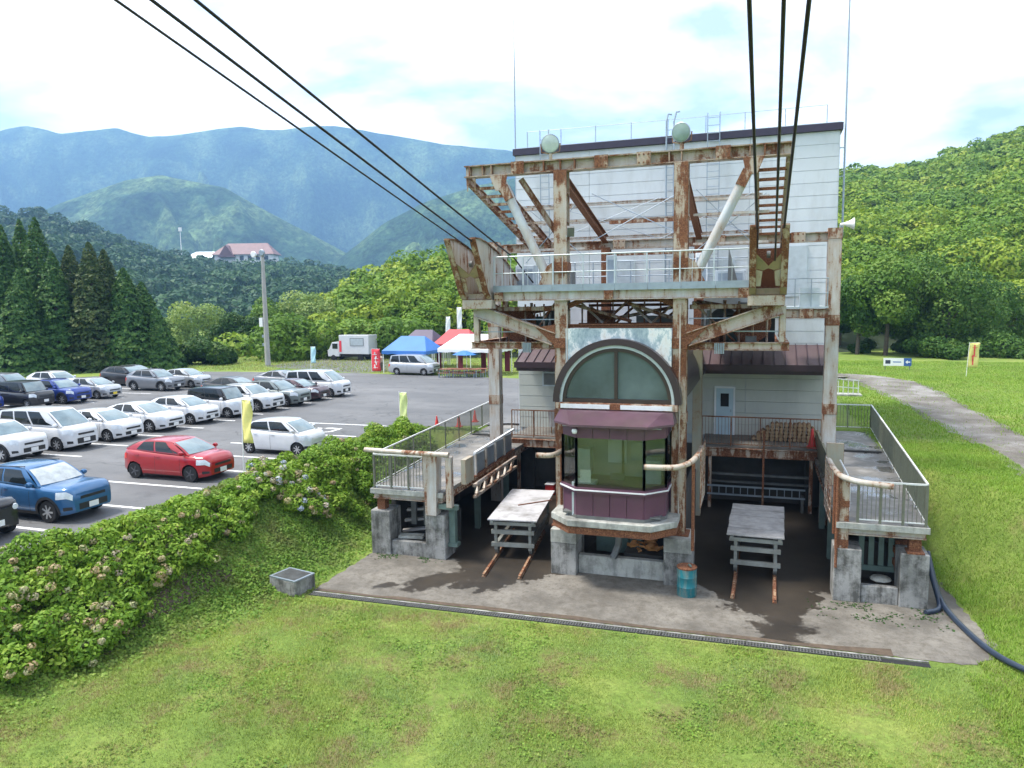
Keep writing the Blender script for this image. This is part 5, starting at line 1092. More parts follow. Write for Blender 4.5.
for i, (px, D, ty, w_, lb) in enumerate(((860, 86, 340, 3.4, 'low dark shrub under the trees left of the sign'), (928, 79, 334, 5.5, 'tall shrub under the trees right of the sign'), (950, 76, 346, 3.6, 'low shrub between the sign and the banner'), (986, 78, 330, 6, 'pale tall shrub right of the yellow banner'), (1020, 76, 338, 5.5, 'pale shrub at the right picture edge'), (906, 85, 350, 3.2, 'shrub directly behind the small sign'))):
    p = ground_px(px, D); broadleaf(p.x, p.y, max(1.6, at_D(px, ty, D).z-LOT), w_, lb, 'leaf_dark' if px < 880 else 'leaf_right', 4500, .2, 140+i, 0, 'shrubs under the right trees', 'shrub', 14)

# ------------------------------------------------------------------ hydrangeas on the bank
def on_bank(px, py):                        # where a pixel's ray meets the bank, half a metre up in the leaves
    d = ray(px, py); q = 8.0
    while q < 60:
        p = Vector((0, 0, CZ))+d*q
        if p.z < float(gh(p.x, p.y))+.45: return p, q
        q += .05
    return p, q
hyd = [(18, 628, 58, 44, 'large hydrangea with tan flower heads at the left picture edge'), (82, 618, 54, 50, 'big hydrangea full of faded flowers nearest the lawn'), (30, 578, 48, 30, 'leafy hydrangea behind the big faded ones at the left edge'), (112, 582, 42, 34, 'hydrangea right behind the big faded one'), (70, 558, 36, 16, 'low hydrangea below the black off roader'), (152, 556, 40, 34, 'hydrangea with tan flowers halfway down the bank'), (120, 538, 30, 12, 'hydrangea next to the front of the blue car'),
       (188, 532, 38, 34, 'hydrangea with faded flowers below the gap beside the blue car'), (170, 516, 26, 10, 'small hydrangea at the lot edge right of the blue car'), (218, 512, 30, 18, 'small hydrangea below the red car'), (240, 494, 22, 8, 'low hydrangea below the front of the red car'), (258, 478, 24, 10, 'low leafy bush below the yellow banner'),
       (276, 478, 34, 60, 'hydrangea with white and blue flowers below the white hatchback'), (303, 497, 32, 60, 'lower hydrangea with blue and white flowers on the bank'), (300, 466, 28, 10, 'leafy hedge bush right of the flowering hydrangea'), (328, 470, 34, 10, 'hedge bush in front of the wheelchair bay'), (352, 452, 28, 5, 'hedge bush behind the middle of the hedge'), (360, 466, 32, 8, 'hedge bush halfway along to the left platform'), (388, 446, 30, 5, 'hedge bush near the left platform railing'), (412, 434, 26, 4, 'last hedge bush beside the left platform'),
       (340, 494, 24, 12, 'low hedge bush on the slope below the hedge'), (366, 482, 22, 8, 'second low hedge bush on the slope below the hedge'), (392, 466, 24, 5, 'third low hedge bush beside the left platform')]
for i, (px, py, rpx, nf, lb) in enumerate(hyd):
    p, q = on_bank(px, py); x, y = p.x, p.y; r_ = rpx*q/FPX*.92; hh = r_*.85
    rg = np.random.default_rng(200+i); z = float(gh(x, y)); t_ = thing('hydrangea_bush', lb, 'bush', (x, y, z), 0, 'hydrangeas along the bank'); L = []
    for k in range(22):
        a, q = rg.random()*6.28, r_*rg.random()**.5*.8; s = r_*rg.uniform(.26, .4); gz = float(gh(x+q*math.cos(a), y+q*math.sin(a)))-z
        L.append([q*math.cos(a), q*math.sin(a), gz+hh*rg.uniform(.25, .75)*(1-.35*(q/r_)**2), s, s, s*.85])
    V, F, T = lobes_cloud(L, int(6400*max(.8, r_)**1.6), .078, .65, .4, rg, .5, .72); np_mesh('foliage', V, F, 'leaf_hydrangea', t_, T)
    VV, FF, TT = [], [], []; kk = 0; La = np.array(L)
    nf = int(nf*(.95 if 'blue' in lb and 'white' in lb else .62))
    for k in range(nf):
        l = La[rg.integers(len(La))]; d = unit(rg.normal(size=(1, 3))+np.array([[.55, -.5, .25]]))[0]; c_ = l[:3]+d*l[3:]*1.02
        rr_ = rg.uniform(.085, .13); n = 60; dd = unit(rg.normal(size=(n, 3))); P = c_+dd*rr_*np.array([1, 1, .8]); V, F = leaf_quads(P, unit(dd+rg.normal(size=dd.shape)*.3), .06, 1.1, rg)
        base = rg.choice([.1, .25, .5, .7, .8, .95] if 'blue' in lb and 'white' in lb and 'flowers' in lb else [.02, .1, .2, .4, .55, .3]); VV.append(V); FF.append(F+kk); TT.append(np.clip(base+rg.normal(size=n)*.08, 0, 1)); kk += len(V)
    if nf: o = np_mesh('flower_heads', np.concatenate(VV), np.concatenate(FF), 'petal', t_, np.concatenate(TT)); o['kind'] = 'stuff'
    mb = MB()
    for k in range(7): a = k*.9; mb.tube([(0, 0, -.05), (.3*r_*math.cos(a), .3*r_*math.sin(a), hh*.35), (.6*r_*math.cos(a), .6*r_*math.sin(a), hh*.6)], [.02, .015, .008], 5)
    o = mb.build('stems', 'bark', t_); o['kind'] = 'stuff'

# ------------------------------------------------------------------ turf, ground cover
def seen(x, y, z, mx_=170, my=130):
    X_, Y_, D = px_of(np.stack([x, y, z], 1)); return (X_ > -mx_) & (X_ < 1024+mx_) & (Y_ < 768+my) & (Y_ > 200)
def in_apron(x, y): return (y > 18.62+(x+12.9)*.0195) & (x > -12.95-.1*np.clip((y-19)/5, 0, 1)) & (x < np.minimum(5.3+.5*np.sin((y-19)*.5), 4.5+(y-19.2)*1.6)) & (y < 33.5)
def in_path(x, y, pad=0):
    m_ = np.zeros(len(x), bool)
    for (p, wdt) in fine: m_ |= (x-p.x)**2+(y-p.y)**2 < (wdt/2-.15+pad)**2
    return m_
def blades(name, n, xr, yr, hgt, wid, label, sel, mat='grass_blade', seed=1, clump=2.0):
    rg = np.random.default_rng(seed); x = rg.uniform(*xr, n); y = rg.uniform(*yr, n); z = gh(x, y)
    k = seen(x, y, z) & sel(x, y); x, y, z = x[k], y[k], z[k]; n = len(x)
    pn = vnoise(x, y, clump, seed, 4); h_ = hgt*(1+.7*pn)*rg.uniform(.5, 1.4, n); h_ = np.maximum(h_, hgt*.25)
    a = rg.uniform(0, 6.283, n); ln = rg.uniform(.2, 1.0, n)*h_; d = np.stack([np.cos(a), np.sin(a), 0*a], 1); s = np.stack([-np.sin(a), np.cos(a), 0*a], 1)
    B = np.stack([x, y, z], 1); w_ = wid*rg.uniform(.7, 1.4, n)
    V = np.stack([B-s*w_[:, None]*.5, B+s*w_[:, None]*.5, B+d*ln[:, None]+np.stack([0*x, 0*x, h_], 1)], 1).reshape(-1, 3)
    tint = np.clip(.45+.38*vnoise(x, y, 3.1, seed+4, 4)+rg.normal(size=n)*.17, 0, 1)
    o = np_mesh(name, V, np.arange(3*n).reshape(-1, 3), mat, tint=tint); struct(o, 'stuff'); tag(o, label, 'grass'); return o
blades('lawn_grass', 520000, (-17.5, 9), (7.5, 19.6), .055, .014, 'short patchy lawn in front of the concrete apron', lambda x, y: ~in_apron(x, y) & (vnoise(x, y, 1.3, 7, 4) > -.26+.25*np.random.default_rng(3).normal(size=len(x))) & (x > -14.3-.35*np.clip(19-y, 0, 25)+1.5*vnoise(x, y, 1.7, 41, 3)), seed=31)
blades('bank_grass', 240000, (4.8, 15), (14, 36), .085, .018, 'rough grass on the bank right of the platform', lambda x, y: ~in_apron(x, y) & ~in_path(x, y, -.2) & ((x > 5.2) | (y < 19)), 'field_blade', seed=32)
blades('field_grass', 260000, (4.9, 44), (34, 82), .10, .034, 'mown grass field either side of the gravel track', lambda x, y: ~in_path(x, y, -.15) | (np.random.default_rng(6).random(len(x)) < .05), 'field_blade', seed=33, clump=5)
blades('verge_grass', 60000, (-90, -8), (57, 84), .14, .06, 'grass verge along the far edge of the car park', lambda x, y: (y > 61.8+.02*(x+37)) | (y > 44+(x+84)*.9) & (x < -66), seed=34, clump=5)
rg = np.random.default_rng(35); n = 150000
x = rg.uniform(-19.6, -12.6, n); y = rg.uniform(8, 34.5, n); z = gh(x, y)
k = seen(x, y, z) & ~in_apron(x, y) & (x > -18.15-.11*np.clip(16-y, 0, 9)+.35*vnoise(x*0, y, .7, 5)) & ((z > .10+.12*vnoise(x, y, 1.1, 44)) | (rg.random(n) < .5*np.clip(1.15-(x+14.2+.35*np.clip(19-y, 0, 25))/1.6, 0, 1))) & (vnoise(x, y, 1.0, 12, 4) > -.4+.2*rg.normal(size=n)); x, y, z = x[k], y[k], z[k]
B = np.stack([x, y, z+rg.uniform(.01, .10, len(x))*(1+.8*vnoise(x, y, 1.6, 3))], 1); nr = unit(rg.normal(size=B.shape)*.55+np.array([.3, -.15, 1]))
V, F = leaf_quads(B, nr, .065, 1.5, rg)
x2 = rg.uniform(-16, 8, 60000); y2 = rg.uniform(8, 19, 60000); z2 = gh(x2, y2); k2 = seen(x2, y2, z2) & ~in_apron(x2, y2) & (vnoise(x2, y2, 1.5, 51, 4) > .22) & (rg.random(60000) < .8)
B2 = np.stack([x2[k2], y2[k2], z2[k2]+rg.uniform(.02, .06, k2.sum())], 1); V2, F2 = leaf_quads(B2, unit(rg.normal(size=B2.shape)*.45+np.array([0, 0, 1])), .042, 1.5, rg)
F = np.concatenate([F, F2+len(V)]); V = np.concatenate([V, V2]); x = np.concatenate([x, x2[k2]]); y = np.concatenate([y, y2[k2]])
o = np_mesh('ground_cover', V, F, 'leaf_cover', tint=np.clip(.45+.35*vnoise(x, y, 1.9, 8)+rg.normal(size=len(x))*.2, 0, 1)); struct(o, 'stuff'); tag(o, 'low leafy weeds covering the bank below the hydrangeas', 'ground cover')

# mulch showing under the hydrangeas, moss specks on the apron
def on_ground(px, py):
    d = ray(px, py); q = 6.0
    while q < 60:
        p = Vector((0, 0, CZ))+d*q
        if p.z < float(gh(p.x, p.y)): return p
        q += .04
    return p
ctr = [on_ground(*q) for q in ((-60, 680), (0, 664), (50, 652), (105, 632), (155, 604), (195, 588), (235, 566))]; rows = []
for i in range(len(ctr)-1):
    for k in range(8):
        p = ctr[i].lerp(ctr[i+1], k/8); d = (ctr[i+1]-ctr[i]); d.z = 0; d.normalize(); nrm = Vector((-d.y, d.x, 0)); r_ = random.Random(i*8+k); wd_ = .45*(1-.5*abs((i*8+k)/48-.45)*2)
        rows.append([(q.x, q.y, float(gh(q.x, q.y))+.018) for q in (p+nrm*wd_*(s_/2-1)*(1+r_.uniform(-.25, .4)) for s_ in range(5))])
struct(MB().grid(rows).build('soil_strip', 'silt', smooth=60))
rg = np.random.default_rng(77); n = 900; cx = rg.choice([2.3, 2.9, 3.6, -12.2, -10.9, 4.6], n); x = cx+rg.normal(size=n)*.28; y = np.where(cx < -5, 22.55, rg.choice([21.6, 22.1, 22.5], n))+rg.normal(size=n)*.16; k = vnoise(x, y, .35, 3) > -.05; x, y = x[k], y[k]
V, F = leaf_quads(np.stack([x, y, 0*x+.022], 1), unit(rg.normal(size=(len(x), 3))*.25+np.array([0, 0, 1])), .05, 1.3, rg); o = np_mesh('moss_specks', V, F, 'leaf_dark', tint=rg.random(len(x))*.6); struct(o, 'stuff'); tag(o, 'dark moss specks on the concrete apron by the platform piers', 'moss')
# ------------------------------------------------------------------ vehicles
def m_car(name, col, metal=.0, rough=.28):
    m, t, b = newmat(name); b.inputs['Base Color'].default_value = (*col, 1); b.inputs['Metallic'].default_value = metal; b.inputs['Roughness'].default_value = rough
    b.inputs['Coat Weight'].default_value = .8; b.inputs['Coat Roughness'].default_value = .05
    n = noise(t, 2.5, 5, .6, coord='World'); t.links.new(ramp(t, n, [(.3, sc3(col, .92)), (.7, sc3(col, 1.04))]), b.inputs['Base Color'])
for nm_, cl, mt_ in (('car_white', (.62, .63, .645), 0), ('car_red', (.33, .004, .010), 0), ('car_blue', (.03, .12, .27), .3), ('car_navy', (.02, .05, .26), .3), ('car_black', (.012, .012, .015), 0), ('car_silver', (.46, .47, .48), .5), ('car_grey', (.22, .23, .25), .4), ('car_maroon', (.055, .02, .03), .2), ('car_greygreen', (.18, .21, .21), .3)): m_car(nm_, cl, mt_)
m_plain('car_glass', (.012, .016, .018), .05, 0, .1, 2, spec=.5); m_plain('car_glass_sky', (.16, .22, .24), .04, 0, .25, 1.5, spec=1.0); m_plain('glass_sky_pale', (.38, .41, .42), .25, 0, .3, 2.5, spec=.6)  # both windscreen glasses: sky reflection put into a pale base colour
m_plain('tyre', (.014, .014, .015), .85); m_plain('rim_silver', (.50, .51, .53), .3, .7); m_plain('rim_dark', (.10, .10, .11), .35, .6); m_plain('headlight', (.62, .66, .70), .08, 0, .15, 8, spec=.9); m_plain('plastic_black', (.02, .02, .022), .5); m_plain('plate_white', (.74, .75, .74), .4, 0, .05, 20); m_plain('plate_yellow', (.72, .55, .05), .4, 0, .05, 20)
m_plain('chrome', (.55, .57, .6), .2, .8)

TYPES = dict(
 hatch=dict(L=4.0, W=1.69, H=1.48, hood=.95, nose=.78, cowl=.80, belt=(.96, 1.07), cf=1.14, rf=.26, rr=-1.28, crr=-1.86, tail=.98, fo=.80, wb=2.55, wr=.30, clear=.17, roofw=.68),
 suv=dict(L=4.2, W=1.77, H=1.60, hood=1.05, nose=.92, cowl=.84, belt=(1.04, 1.16), cf=.92, rf=.24, rr=-1.42, crr=-1.98, tail=1.08, fo=.85, wb=2.56, wr=.335, clear=.22, roofw=.72, clad=1),
 kei=dict(L=3.4, W=1.48, H=1.50, hood=.98, nose=.82, cowl=.86, belt=(.97, 1.03), cf=1.14, rf=.42, rr=-1.25, crr=-1.62, tail=.95, fo=.62, wb=2.45, wr=.28, clear=.17, roofw=.76),
 minivan=dict(L=4.72, W=1.70, H=1.86, hood=1.10, nose=.95, cowl=.95, belt=(1.08, 1.12), cf=1.80, rf=.86, rr=-2.02, crr=-2.26, tail=1.02, fo=.86, wb=2.85, wr=.31, clear=.17, roofw=.78, wins=3),
 boxy=dict(L=3.7, W=1.67, H=1.75, hood=1.06, nose=.95, cowl=.97, belt=(1.02, 1.06), cf=1.05, rf=.62, rr=-1.62, crr=-1.76, tail=1.0, fo=.72, wb=2.49, wr=.30, clear=.18, roofw=.84, wins=2),
 jeep=dict(L=3.4, W=1.55, H=1.73, hood=1.08, nose=1.0, cowl=1.05, belt=(1.08, 1.08), cf=.52, rf=.38, rr=-1.5, crr=-1.62, tail=1.06, fo=.62, wb=2.25, wr=.35, clear=.26, roofw=.88, wins=2, clad=1),
 sedan=dict(L=4.6, W=1.78, H=1.46, hood=.92, nose=.75, cowl=.80, belt=(.93, 1.04), cf=1.25, rf=.25, rr=-1.05, crr=-1.98, tail=1.0, fo=.92, wb=2.70, wr=.32, clear=.16, roofw=.66),
 crossover=dict(L=4.55, W=1.83, H=1.63, hood=1.04, nose=.90, cowl=.84, belt=(1.03, 1.18), cf=1.08, rf=.28, rr=-1.45, crr=-2.08, tail=1.08, fo=.92, wb=2.67, wr=.35, clear=.21, roofw=.70, clad=1))
def lerp(a, b, t): return a+(b-a)*t
def car(kind, paint, X, Y, label, roof=None, plate='plate_white', pale_glass=False, rim='rim_silver', rz=0, detail=True, wheelcol=None, z=LOT+.014, group='cars in the car park'):
    """X is the front axle, Y the near (right) flank; the car faces +X"""
    T = TYPES[kind]; L, W_, H_ = T['L'], T['W'], T['H']; w2 = W_/2; xfa = L/2-T['fo']; xra = xfa-T['wb']; wr = T['wr']; cl = T['clear']
    c_ = thing('parked_car', label, 'car', (X-xfa*math.cos(rz), Y+w2-xfa*math.sin(rz), z), rz, group)
    topx = [-L/2, -L/2+.04, max(T['crr']-.03, -L/2+.05), T['crr']+.12, T['cf'], T['cf']+.25, L/2-.5, L/2-.2, L/2-.06, L/2]
    topz = [T['tail']*.60, T['tail']*.88, T['belt'][1]-.02, T['belt'][1], T['belt'][0], lerp(T['belt'][0], T['hood'], .3) if T['cf']+.25 < L/2-.5 else T['hood'], T['hood']*.985, (T['hood']+T['nose'])/2+.07, T['nose']*1.04, T['nose']*.92]
    def zt(x): return float(np.interp(x, topx, topz))
    def hw(x):
        e = max(0, abs(x)-(L/2-.75))/.75; return w2*(1-.26*e**2.4)
    def zb_(x): e = max(0, abs(x)-(L/2-.6))/.6; return cl+.10*e*e
    lev = [(0, 0.0), (.90, 0.0), (.965, .10), (.99, .28), (1.0, .50), (.992, .70), (.975, .86), (.93, .965), (.86, 1.0)]
    def bp(x, v):                            # point of the right half's skin at station x, height fraction v (side only)
        yy = float(np.interp(v, [p[1] for p in lev[1:]], [p[0] for p in lev[1:]])); return hw(x)*yy, lerp(zb_(x), zt(x), v)
    s_ = np.sin(np.linspace(-math.pi/2, math.pi/2, 25)); xs = sorted(set(np.round(np.concatenate([s_*L/2, np.linspace(xfa-.5, xfa+.5, 11), np.linspace(xra-.5, xra+.5, 11)]), 3)))
    xs = [x for x in xs if -L/2 <= x <= L/2]; vl = [v for _, v in lev[1:]]; fine_v = [0, .06, .12, .2, .28, .36, .44, .52, .6, .7, .8, .88, .95, 1.0]
    V, F = [], []; idx = {}; ra = wr*1.20; zc = wr
    for i, x in enumerate(xs):
        for sgn in (-1, 1):
            for j, v in enumerate(fine_v):
                y_, z_ = bp(x, v); x2, z2 = x, z_
                for xa in (xfa, xra):
                    d = math.hypot(x-xa, z_-zc)
                    if d < ra and v < .9: k = ra/max(d, 1e-4); x2, z2 = (xa+(x-xa)*k, zc+(z_-zc)*k) if d > ra*.72 else (x, z_)
                idx[(i, sgn, j)] = len(V); V.append((x2, sgn*y_, z2))
        for sgn, fy in ((-1, .55), (0, 0), (1, .55)):
            idx[(i, 't', sgn)] = len(V); V.append((x, sgn*fy*hw(x), zt(x)+(.035 if sgn else .05)*min(1, (L/2-abs(x))/.3)))
        for sgn in (-1, 1): idx[(i, 'b', sgn)] = len(V); V.append((x, sgn*hw(x)*.55, zb_(x)+.0))
    nv = len(fine_v)-1
    for i in range(len(xs)-1):
        for sgn in (-1, 1):
            for j in range(nv):
                q = [idx[(i, sgn, j)], idx[(i+1, sgn, j)], idx[(i+1, sgn, j+1)], idx[(i, sgn, j+1)]]
                xm = (xs[i]+xs[i+1])/2; zm = bp(xm, (fine_v[j]+fine_v[j+1])/2)[1]
                if any(math.hypot(xm-xa, zm-zc) < ra*.93 for xa in (xfa, xra)): continue
                F.append(tuple(q))
            F.append((idx[(i, sgn, nv)], idx[(i+1, sgn, nv)], idx[(i+1, 't', sgn)], idx[(i, 't', sgn)])); F.append((idx[(i, 't', sgn)], idx[(i+1, 't', sgn)], idx[(i+1, 't', 0)], idx[(i, 't', 0)]))
            if not any(abs((xs[i]+xs[i+1])/2-xa) < ra for xa in (xfa, xra)): F.append((idx[(i, sgn, 0)], idx[(i+1, sgn, 0)], idx[(i+1, 'b', sgn)], idx[(i, 'b', sgn)]))
        F.append((idx[(i, 'b', -1)], idx[(i+1, 'b', -1)], idx[(i+1, 'b', 1)], idx[(i, 'b', 1)]))
    for i in (0, len(xs)-1): F.append(tuple([idx[(i, -1, j)] for j in range(nv+1)]+[idx[(i, 't', -1)], idx[(i, 't', 0)], idx[(i, 't', 1)]]+[idx[(i, 1, j)] for j in range(nv, -1, -1)]+[idx[(i, 'b', 1)], idx[(i, 'b', -1)]]))
    b_ = MB(); b_.v, b_.f = V, F; body = b_.build('body', paint, c_, smooth=38)
    # cabin
    cf_, rf_, rr_, crr = T['cf'], T['rf'], T['rr'], T['crr']; wb_, wr_ = w2*.925, w2*T['roofw']*1.02; zf, zr_ = T['belt'][0]+.01, T['belt'][1]+.01
    def zroof(s): return H_-.035-.07*(2*s-.75)**2*.8
    wbr, wrr = min(wb_, hw(crr)*.93), wr_*.94
    def front(u, t): e = .10*(1-u*u); return (lerp(cf_+e, rf_+e*.6, t)+.05*math.sin(math.pi*t)*(1-u*u*.5), u*lerp(wb_, wr_, t), lerp(zf, zroof(0), t)+.02*math.sin(math.pi*t))
    def rear(u, t): e = .07*(1-u*u); return (lerp(crr-e, rr_-e, t)-.05*math.sin(math.pi*t), u*lerp(wbr, wrr, t), lerp(zr_, zroof(1), t)+.02*math.sin(math.pi*t))
    def side(s, t, sg): return (lerp(lerp(cf_, crr, s), lerp(rf_, rr_, s), t), sg*(lerp(lerp(wb_, wbr, s**3), lerp(wr_, wrr, s**3), t)+.03*math.sin(math.pi*t)), lerp(lerp(zf, zr_, s), zroof(s), t))
    us = np.linspace(-1, 1, 9); ts = np.linspace(0, 1, 6); ss = np.linspace(0, 1, 11)
    cb = MB(); cb.grid([[front(u, t) for u in us] for t in ts]); cb.grid([[rear(u, t) for u in us] for t in ts])
    for sg in (-1, 1): cb.grid([[side(s, t, sg) for s in ss] for t in ts])
    rows = []
    for k in range(9):
        f_ = -1+2*k/8; cr_ = .035*(1-f_*f_)
        rows.append([((lambda a, b2: (lerp(a[0], b2[0], s), f_*lerp(wr_, wrr, s**3), zroof(s)+cr_*min(1, 6*min(s, 1-s)+.25)))(front(f_, 1), rear(f_, 1))) for s in ss])
    cb.grid(rows); k_ = cb.mesh('cabin', 40); bm = bmesh.new(); bm.from_mesh(k_); bmesh.ops.remove_doubles(bm, verts=bm.verts, dist=.004); bmesh.ops.recalc_face_normals(bm, faces=bm.faces); bm.to_mesh(k_); bm.free()
    k_.polygons.foreach_set('use_smooth', [True]*len(k_.polygons)); k_.set_sharp_from_angle(angle=R(38)); k_.materials.append(MATS[roof or paint]); cab = bpy.data.objects.new('cabin', k_); C.objects.link(cab); cab.parent = c_
    def off(p, q, r_, d=.008):               # push a patch outwards along its normal
        a, b2, c2 = Vector(p), Vector(q), Vector(r_); return (b2-a).cross(c2-a).normalized()*d
    def patch(fn, A, B, n, m_, name, mat, par, out_):
        rows = [[Vector(fn(a, b2)) for a in np.linspace(*A, n)] for b2 in np.linspace(*B, m_)]; o = Vector(out_)
        return MB().grid([[p+o for p in r_] for r_ in rows]).build(name, mat, par, smooth=60)
    patch(front, (-.90, .90), (.07, .93), 9, 5, 'windshield', 'glass_sky_pale' if pale_glass else 'car_glass_sky', cab, (.012, 0, .008)); patch(rear, (-.86, .86), (.12, .90), 7, 4, 'rear_window', 'car_glass', cab, (-.012, 0, .006))
    nw = T.get('wins', 2); lo, hi = .075, .90
    edges = {2: [(.20 if kind in ('hatch', 'sedan') else .12, .49), (.525, .82 if kind in ('hatch', 'sedan', 'suv', 'crossover') else .95)], 3: [(.16, .40), (.43, .68), (.71, .95)]}[nw]
    for sg in (-1, 1):
        for k, (s0, s1) in enumerate(edges): patch(lambda s, t: side(s, t, sg), (s0, s1), (.10, .90), 4, 4, 'side_window', 'car_glass', cab, (0, sg*.01, .002))
        if edges[0][0] > .13: patch(lambda s, t: side(lerp(.1+.12*t, .19, s), .1+.45*t*(1) if False else lerp(.1, .5, t), sg), (0, 1), (0, 1), 3, 3, 'quarter_window', 'car_glass', cab, (0, sg*.009, .002))
    # lights, grille, plate, mirrors, seams
    for sg in (-1, 1):
        patch(lambda x, v: (x, sg*(bp(x, v)[0]+.008), bp(x, v)[1]), (L/2-.50, L/2-.04), (.62, .88), 7, 4, 'headlight', 'headlight', body, (.012, 0, .004))
        patch(lambda x, v: (x, sg*(bp(x, v)[0]+.008), bp(x, v)[1]), (-L/2+.03, -L/2+.28), (.62, .85), 4, 3, 'tail_light', 'plastic_red', body, (-.01, 0, 0))
        patch(lambda x, v: (x, sg*(bp(x, v)[0]+.006), bp(x, v)[1]), (L/2-.30, L/2-.06), (.16, .30), 4, 3, 'fog_lamp', 'plastic_black', body, (.01, 0, 0))
        mx_ = cf_-.22; m_ = MB(); m_.lathe([(.001, -.09), (.07, -.07), (.09, 0), (.07, .07), (.001, .09)], (mx_, sg*(w2+.07), T['belt'][0]+.10), 'Y', 10); o = m_.build('door_mirror', paint, c_, smooth=50); o.scale = (1, 1, 1); MB().bar((mx_, sg*(w2*.9), T['belt'][0]+.06), (mx_, sg*(w2+.02), T['belt'][0]+.08), .04).build('mirror_arm', 'plastic_black', o)
        if detail:
            xd = [lerp(cf_, crr, .12), lerp(cf_, crr, .50), lerp(cf_, crr, .82)]
            for x in xd:
                if all(abs(x-xa) > ra*1.05 for xa in (xfa, xra)): patch(lambda q, v: (x+q, sg*(bp(x, v)[0]+.003), bp(x, v)[1]), (-.006, .006), (.10, .985), 2, 7, 'door_seam', 'plastic_black', body, (0, sg*.002, 0))
            for x in xd[1:]: yy_, zz_ = bp(x+.12, .84); MB().cbox((x+.14, sg*(yy_+.015), zz_), (.17, .025, .03)).build('door_handle', 'chrome' if paint == 'car_black' else paint, body)
            patch(lambda x, v: (x, sg*(bp(x, v)[0]+.006), bp(x, v)[1]), (xra+ra*1.02, xfa-ra*1.02), (.0, .13 if T.get('clad') else .05), 5, 3, 'side_skirt', 'plastic_black', body, (0, sg*.003, 0))
        if T.get('clad'):
            for xa in (xfa, xra):
                m_ = MB(); n_ = 15
                def rp(a, r_): x = xa+r_*math.cos(a); z_ = zc+r_*math.sin(a); yq = float(np.interp((z_-cl)/max(.1, zt(x)-cl), [p[1] for p in lev[1:]], [p[0] for p in lev[1:]]))*hw(x); return (x, sg*(yq+.012), z_)
                m_.grid([[rp(R(-8)+R(196)*k/n_, r_) for k in range(n_+1)] for r_ in (ra*.96, ra*1.17)]); m_.build('arch_cladding', 'plastic_black', body, smooth=60)
    gz0, gz1 = (zb_(L/2)+.03, T['nose']*.58); gw = w2*.66
    MB().cbox((L/2-.004, 0, (gz0+gz1)/2+.03), (.03, gw*1.7, gz1-gz0)).build('lower_grille', 'plastic_black', body)
    MB().cbox((L/2-.006, 0, T['nose']*.80+(.0 if kind != 'jeep' else -.06)), (.03, gw*1.5, .085 if kind != 'jeep' else .26)).build('upper_grille', 'plastic_black' if kind != 'kei' else paint, body)
    MB().cbox((L/2+.018, 0, T['nose']*.50), (.012, .33, .165)).build('licence_plate', plate, body); MB().cbox((-L/2-.01, 0, T['tail']*.6), (.012, .33, .165)).build('licence_plate', plate, body)
    if kind == 'jeep':
        for sg in (-1, 1): MB().lathe([(.09, 0), (.08, .02), (.001, .035)], (L/2-.01, sg*.52, .86), 'X', 14).build('round_headlight', 'headlight', body, smooth=50)
    # wheels
    tyre = MB().lathe([(wr*.66, -.095), (wr*.92, -.10), (wr, -.075), (wr, .075), (wr*.92, .10), (wr*.66, .095)], ax='Y', n=22).mesh('tyre', 40); tyre.materials.append(MATS['tyre'])
    rimm = MB(); rimm.lathe([(wr*.67, -.09), (wr*.62, -.095), (wr*.60, -.05), (wr*.2, -.045), (.001, -.05)], ax='Y', n=22); rimm = rimm.mesh('rim', 40); rimm.materials.append(MATS['rim_dark'])
    sp = MB()
    for k in range(7 if rim == 'rim_silver' else 5):
        a = 2*math.pi*k/(7 if rim == 'rim_silver' else 5); sp.bar((wr*.10*math.cos(a), -.082, wr*.10*math.sin(a)), (wr*.63*math.cos(a), -.088, wr*.63*math.sin(a)), wr*.16, .03, (0, 1, 0))
    sp.lathe([(wr*.16, -.06), (wr*.16, -.1), (.001, -.105)], ax='Y', n=10); sp = sp.mesh('spokes'); sp.materials.append(MATS[rim])
    for xa in (xfa, xra):
        for sg in (-1, 1):
            tw_ = share('wheel', tyre, None, c_, (xa, sg*(w2-.115), wr), (0, 0, 0 if sg < 0 else math.pi)); share('rim', rimm, None, tw_); share('spokes', sp, None, tw_)
            m_ = MB(); n_ = 12; m_.grid([[(xa+ra*.99*math.cos(R(-15)+R(210)*k/n_), sg*y_, max(cl, zc+ra*.99*math.sin(R(-15)+R(210)*k/n_))) for k in range(n_+1)] for y_ in (w2*.55, w2*.96)]); m_.build('wheel_arch', 'plastic_black', body)
            MB().add([(xa+ra*math.cos(2*math.pi*k/16), sg*w2*.56, max(cl, zc+ra*math.sin(2*math.pi*k/16))) for k in range(16)], [tuple(range(16))]).build('arch_liner', 'plastic_black', body)
    if kind in ('suv', 'crossover'):
        for sg in (-1, 1): MB().tube([(rf_-.1, sg*wr_*.9, zroof(.1)+.045), (rr_+.15, sg*wr_*.9, zroof(.9)+.045)], .018, 6).build('roof_rail', 'plastic_black', cab)
    return c_
A = [('jeep', 'car_black', -20.35, 13.6, 'black boxy off roader cut off by the left edge, nearest row', dict()), ('suv', 'car_blue', -20.0, 16.05, 'blue compact crossover with sky reflection coloured pale into its windscreen', dict(pale_glass=True)), ('hatch', 'car_red', -19.53, 21.38, 'red compact hatchback alone in the nearest row', dict(rim='rim_dark')), ('kei', 'car_white', -18.45, 26.45, 'small white hatchback by the hydrangeas behind the yellow banner', dict())]
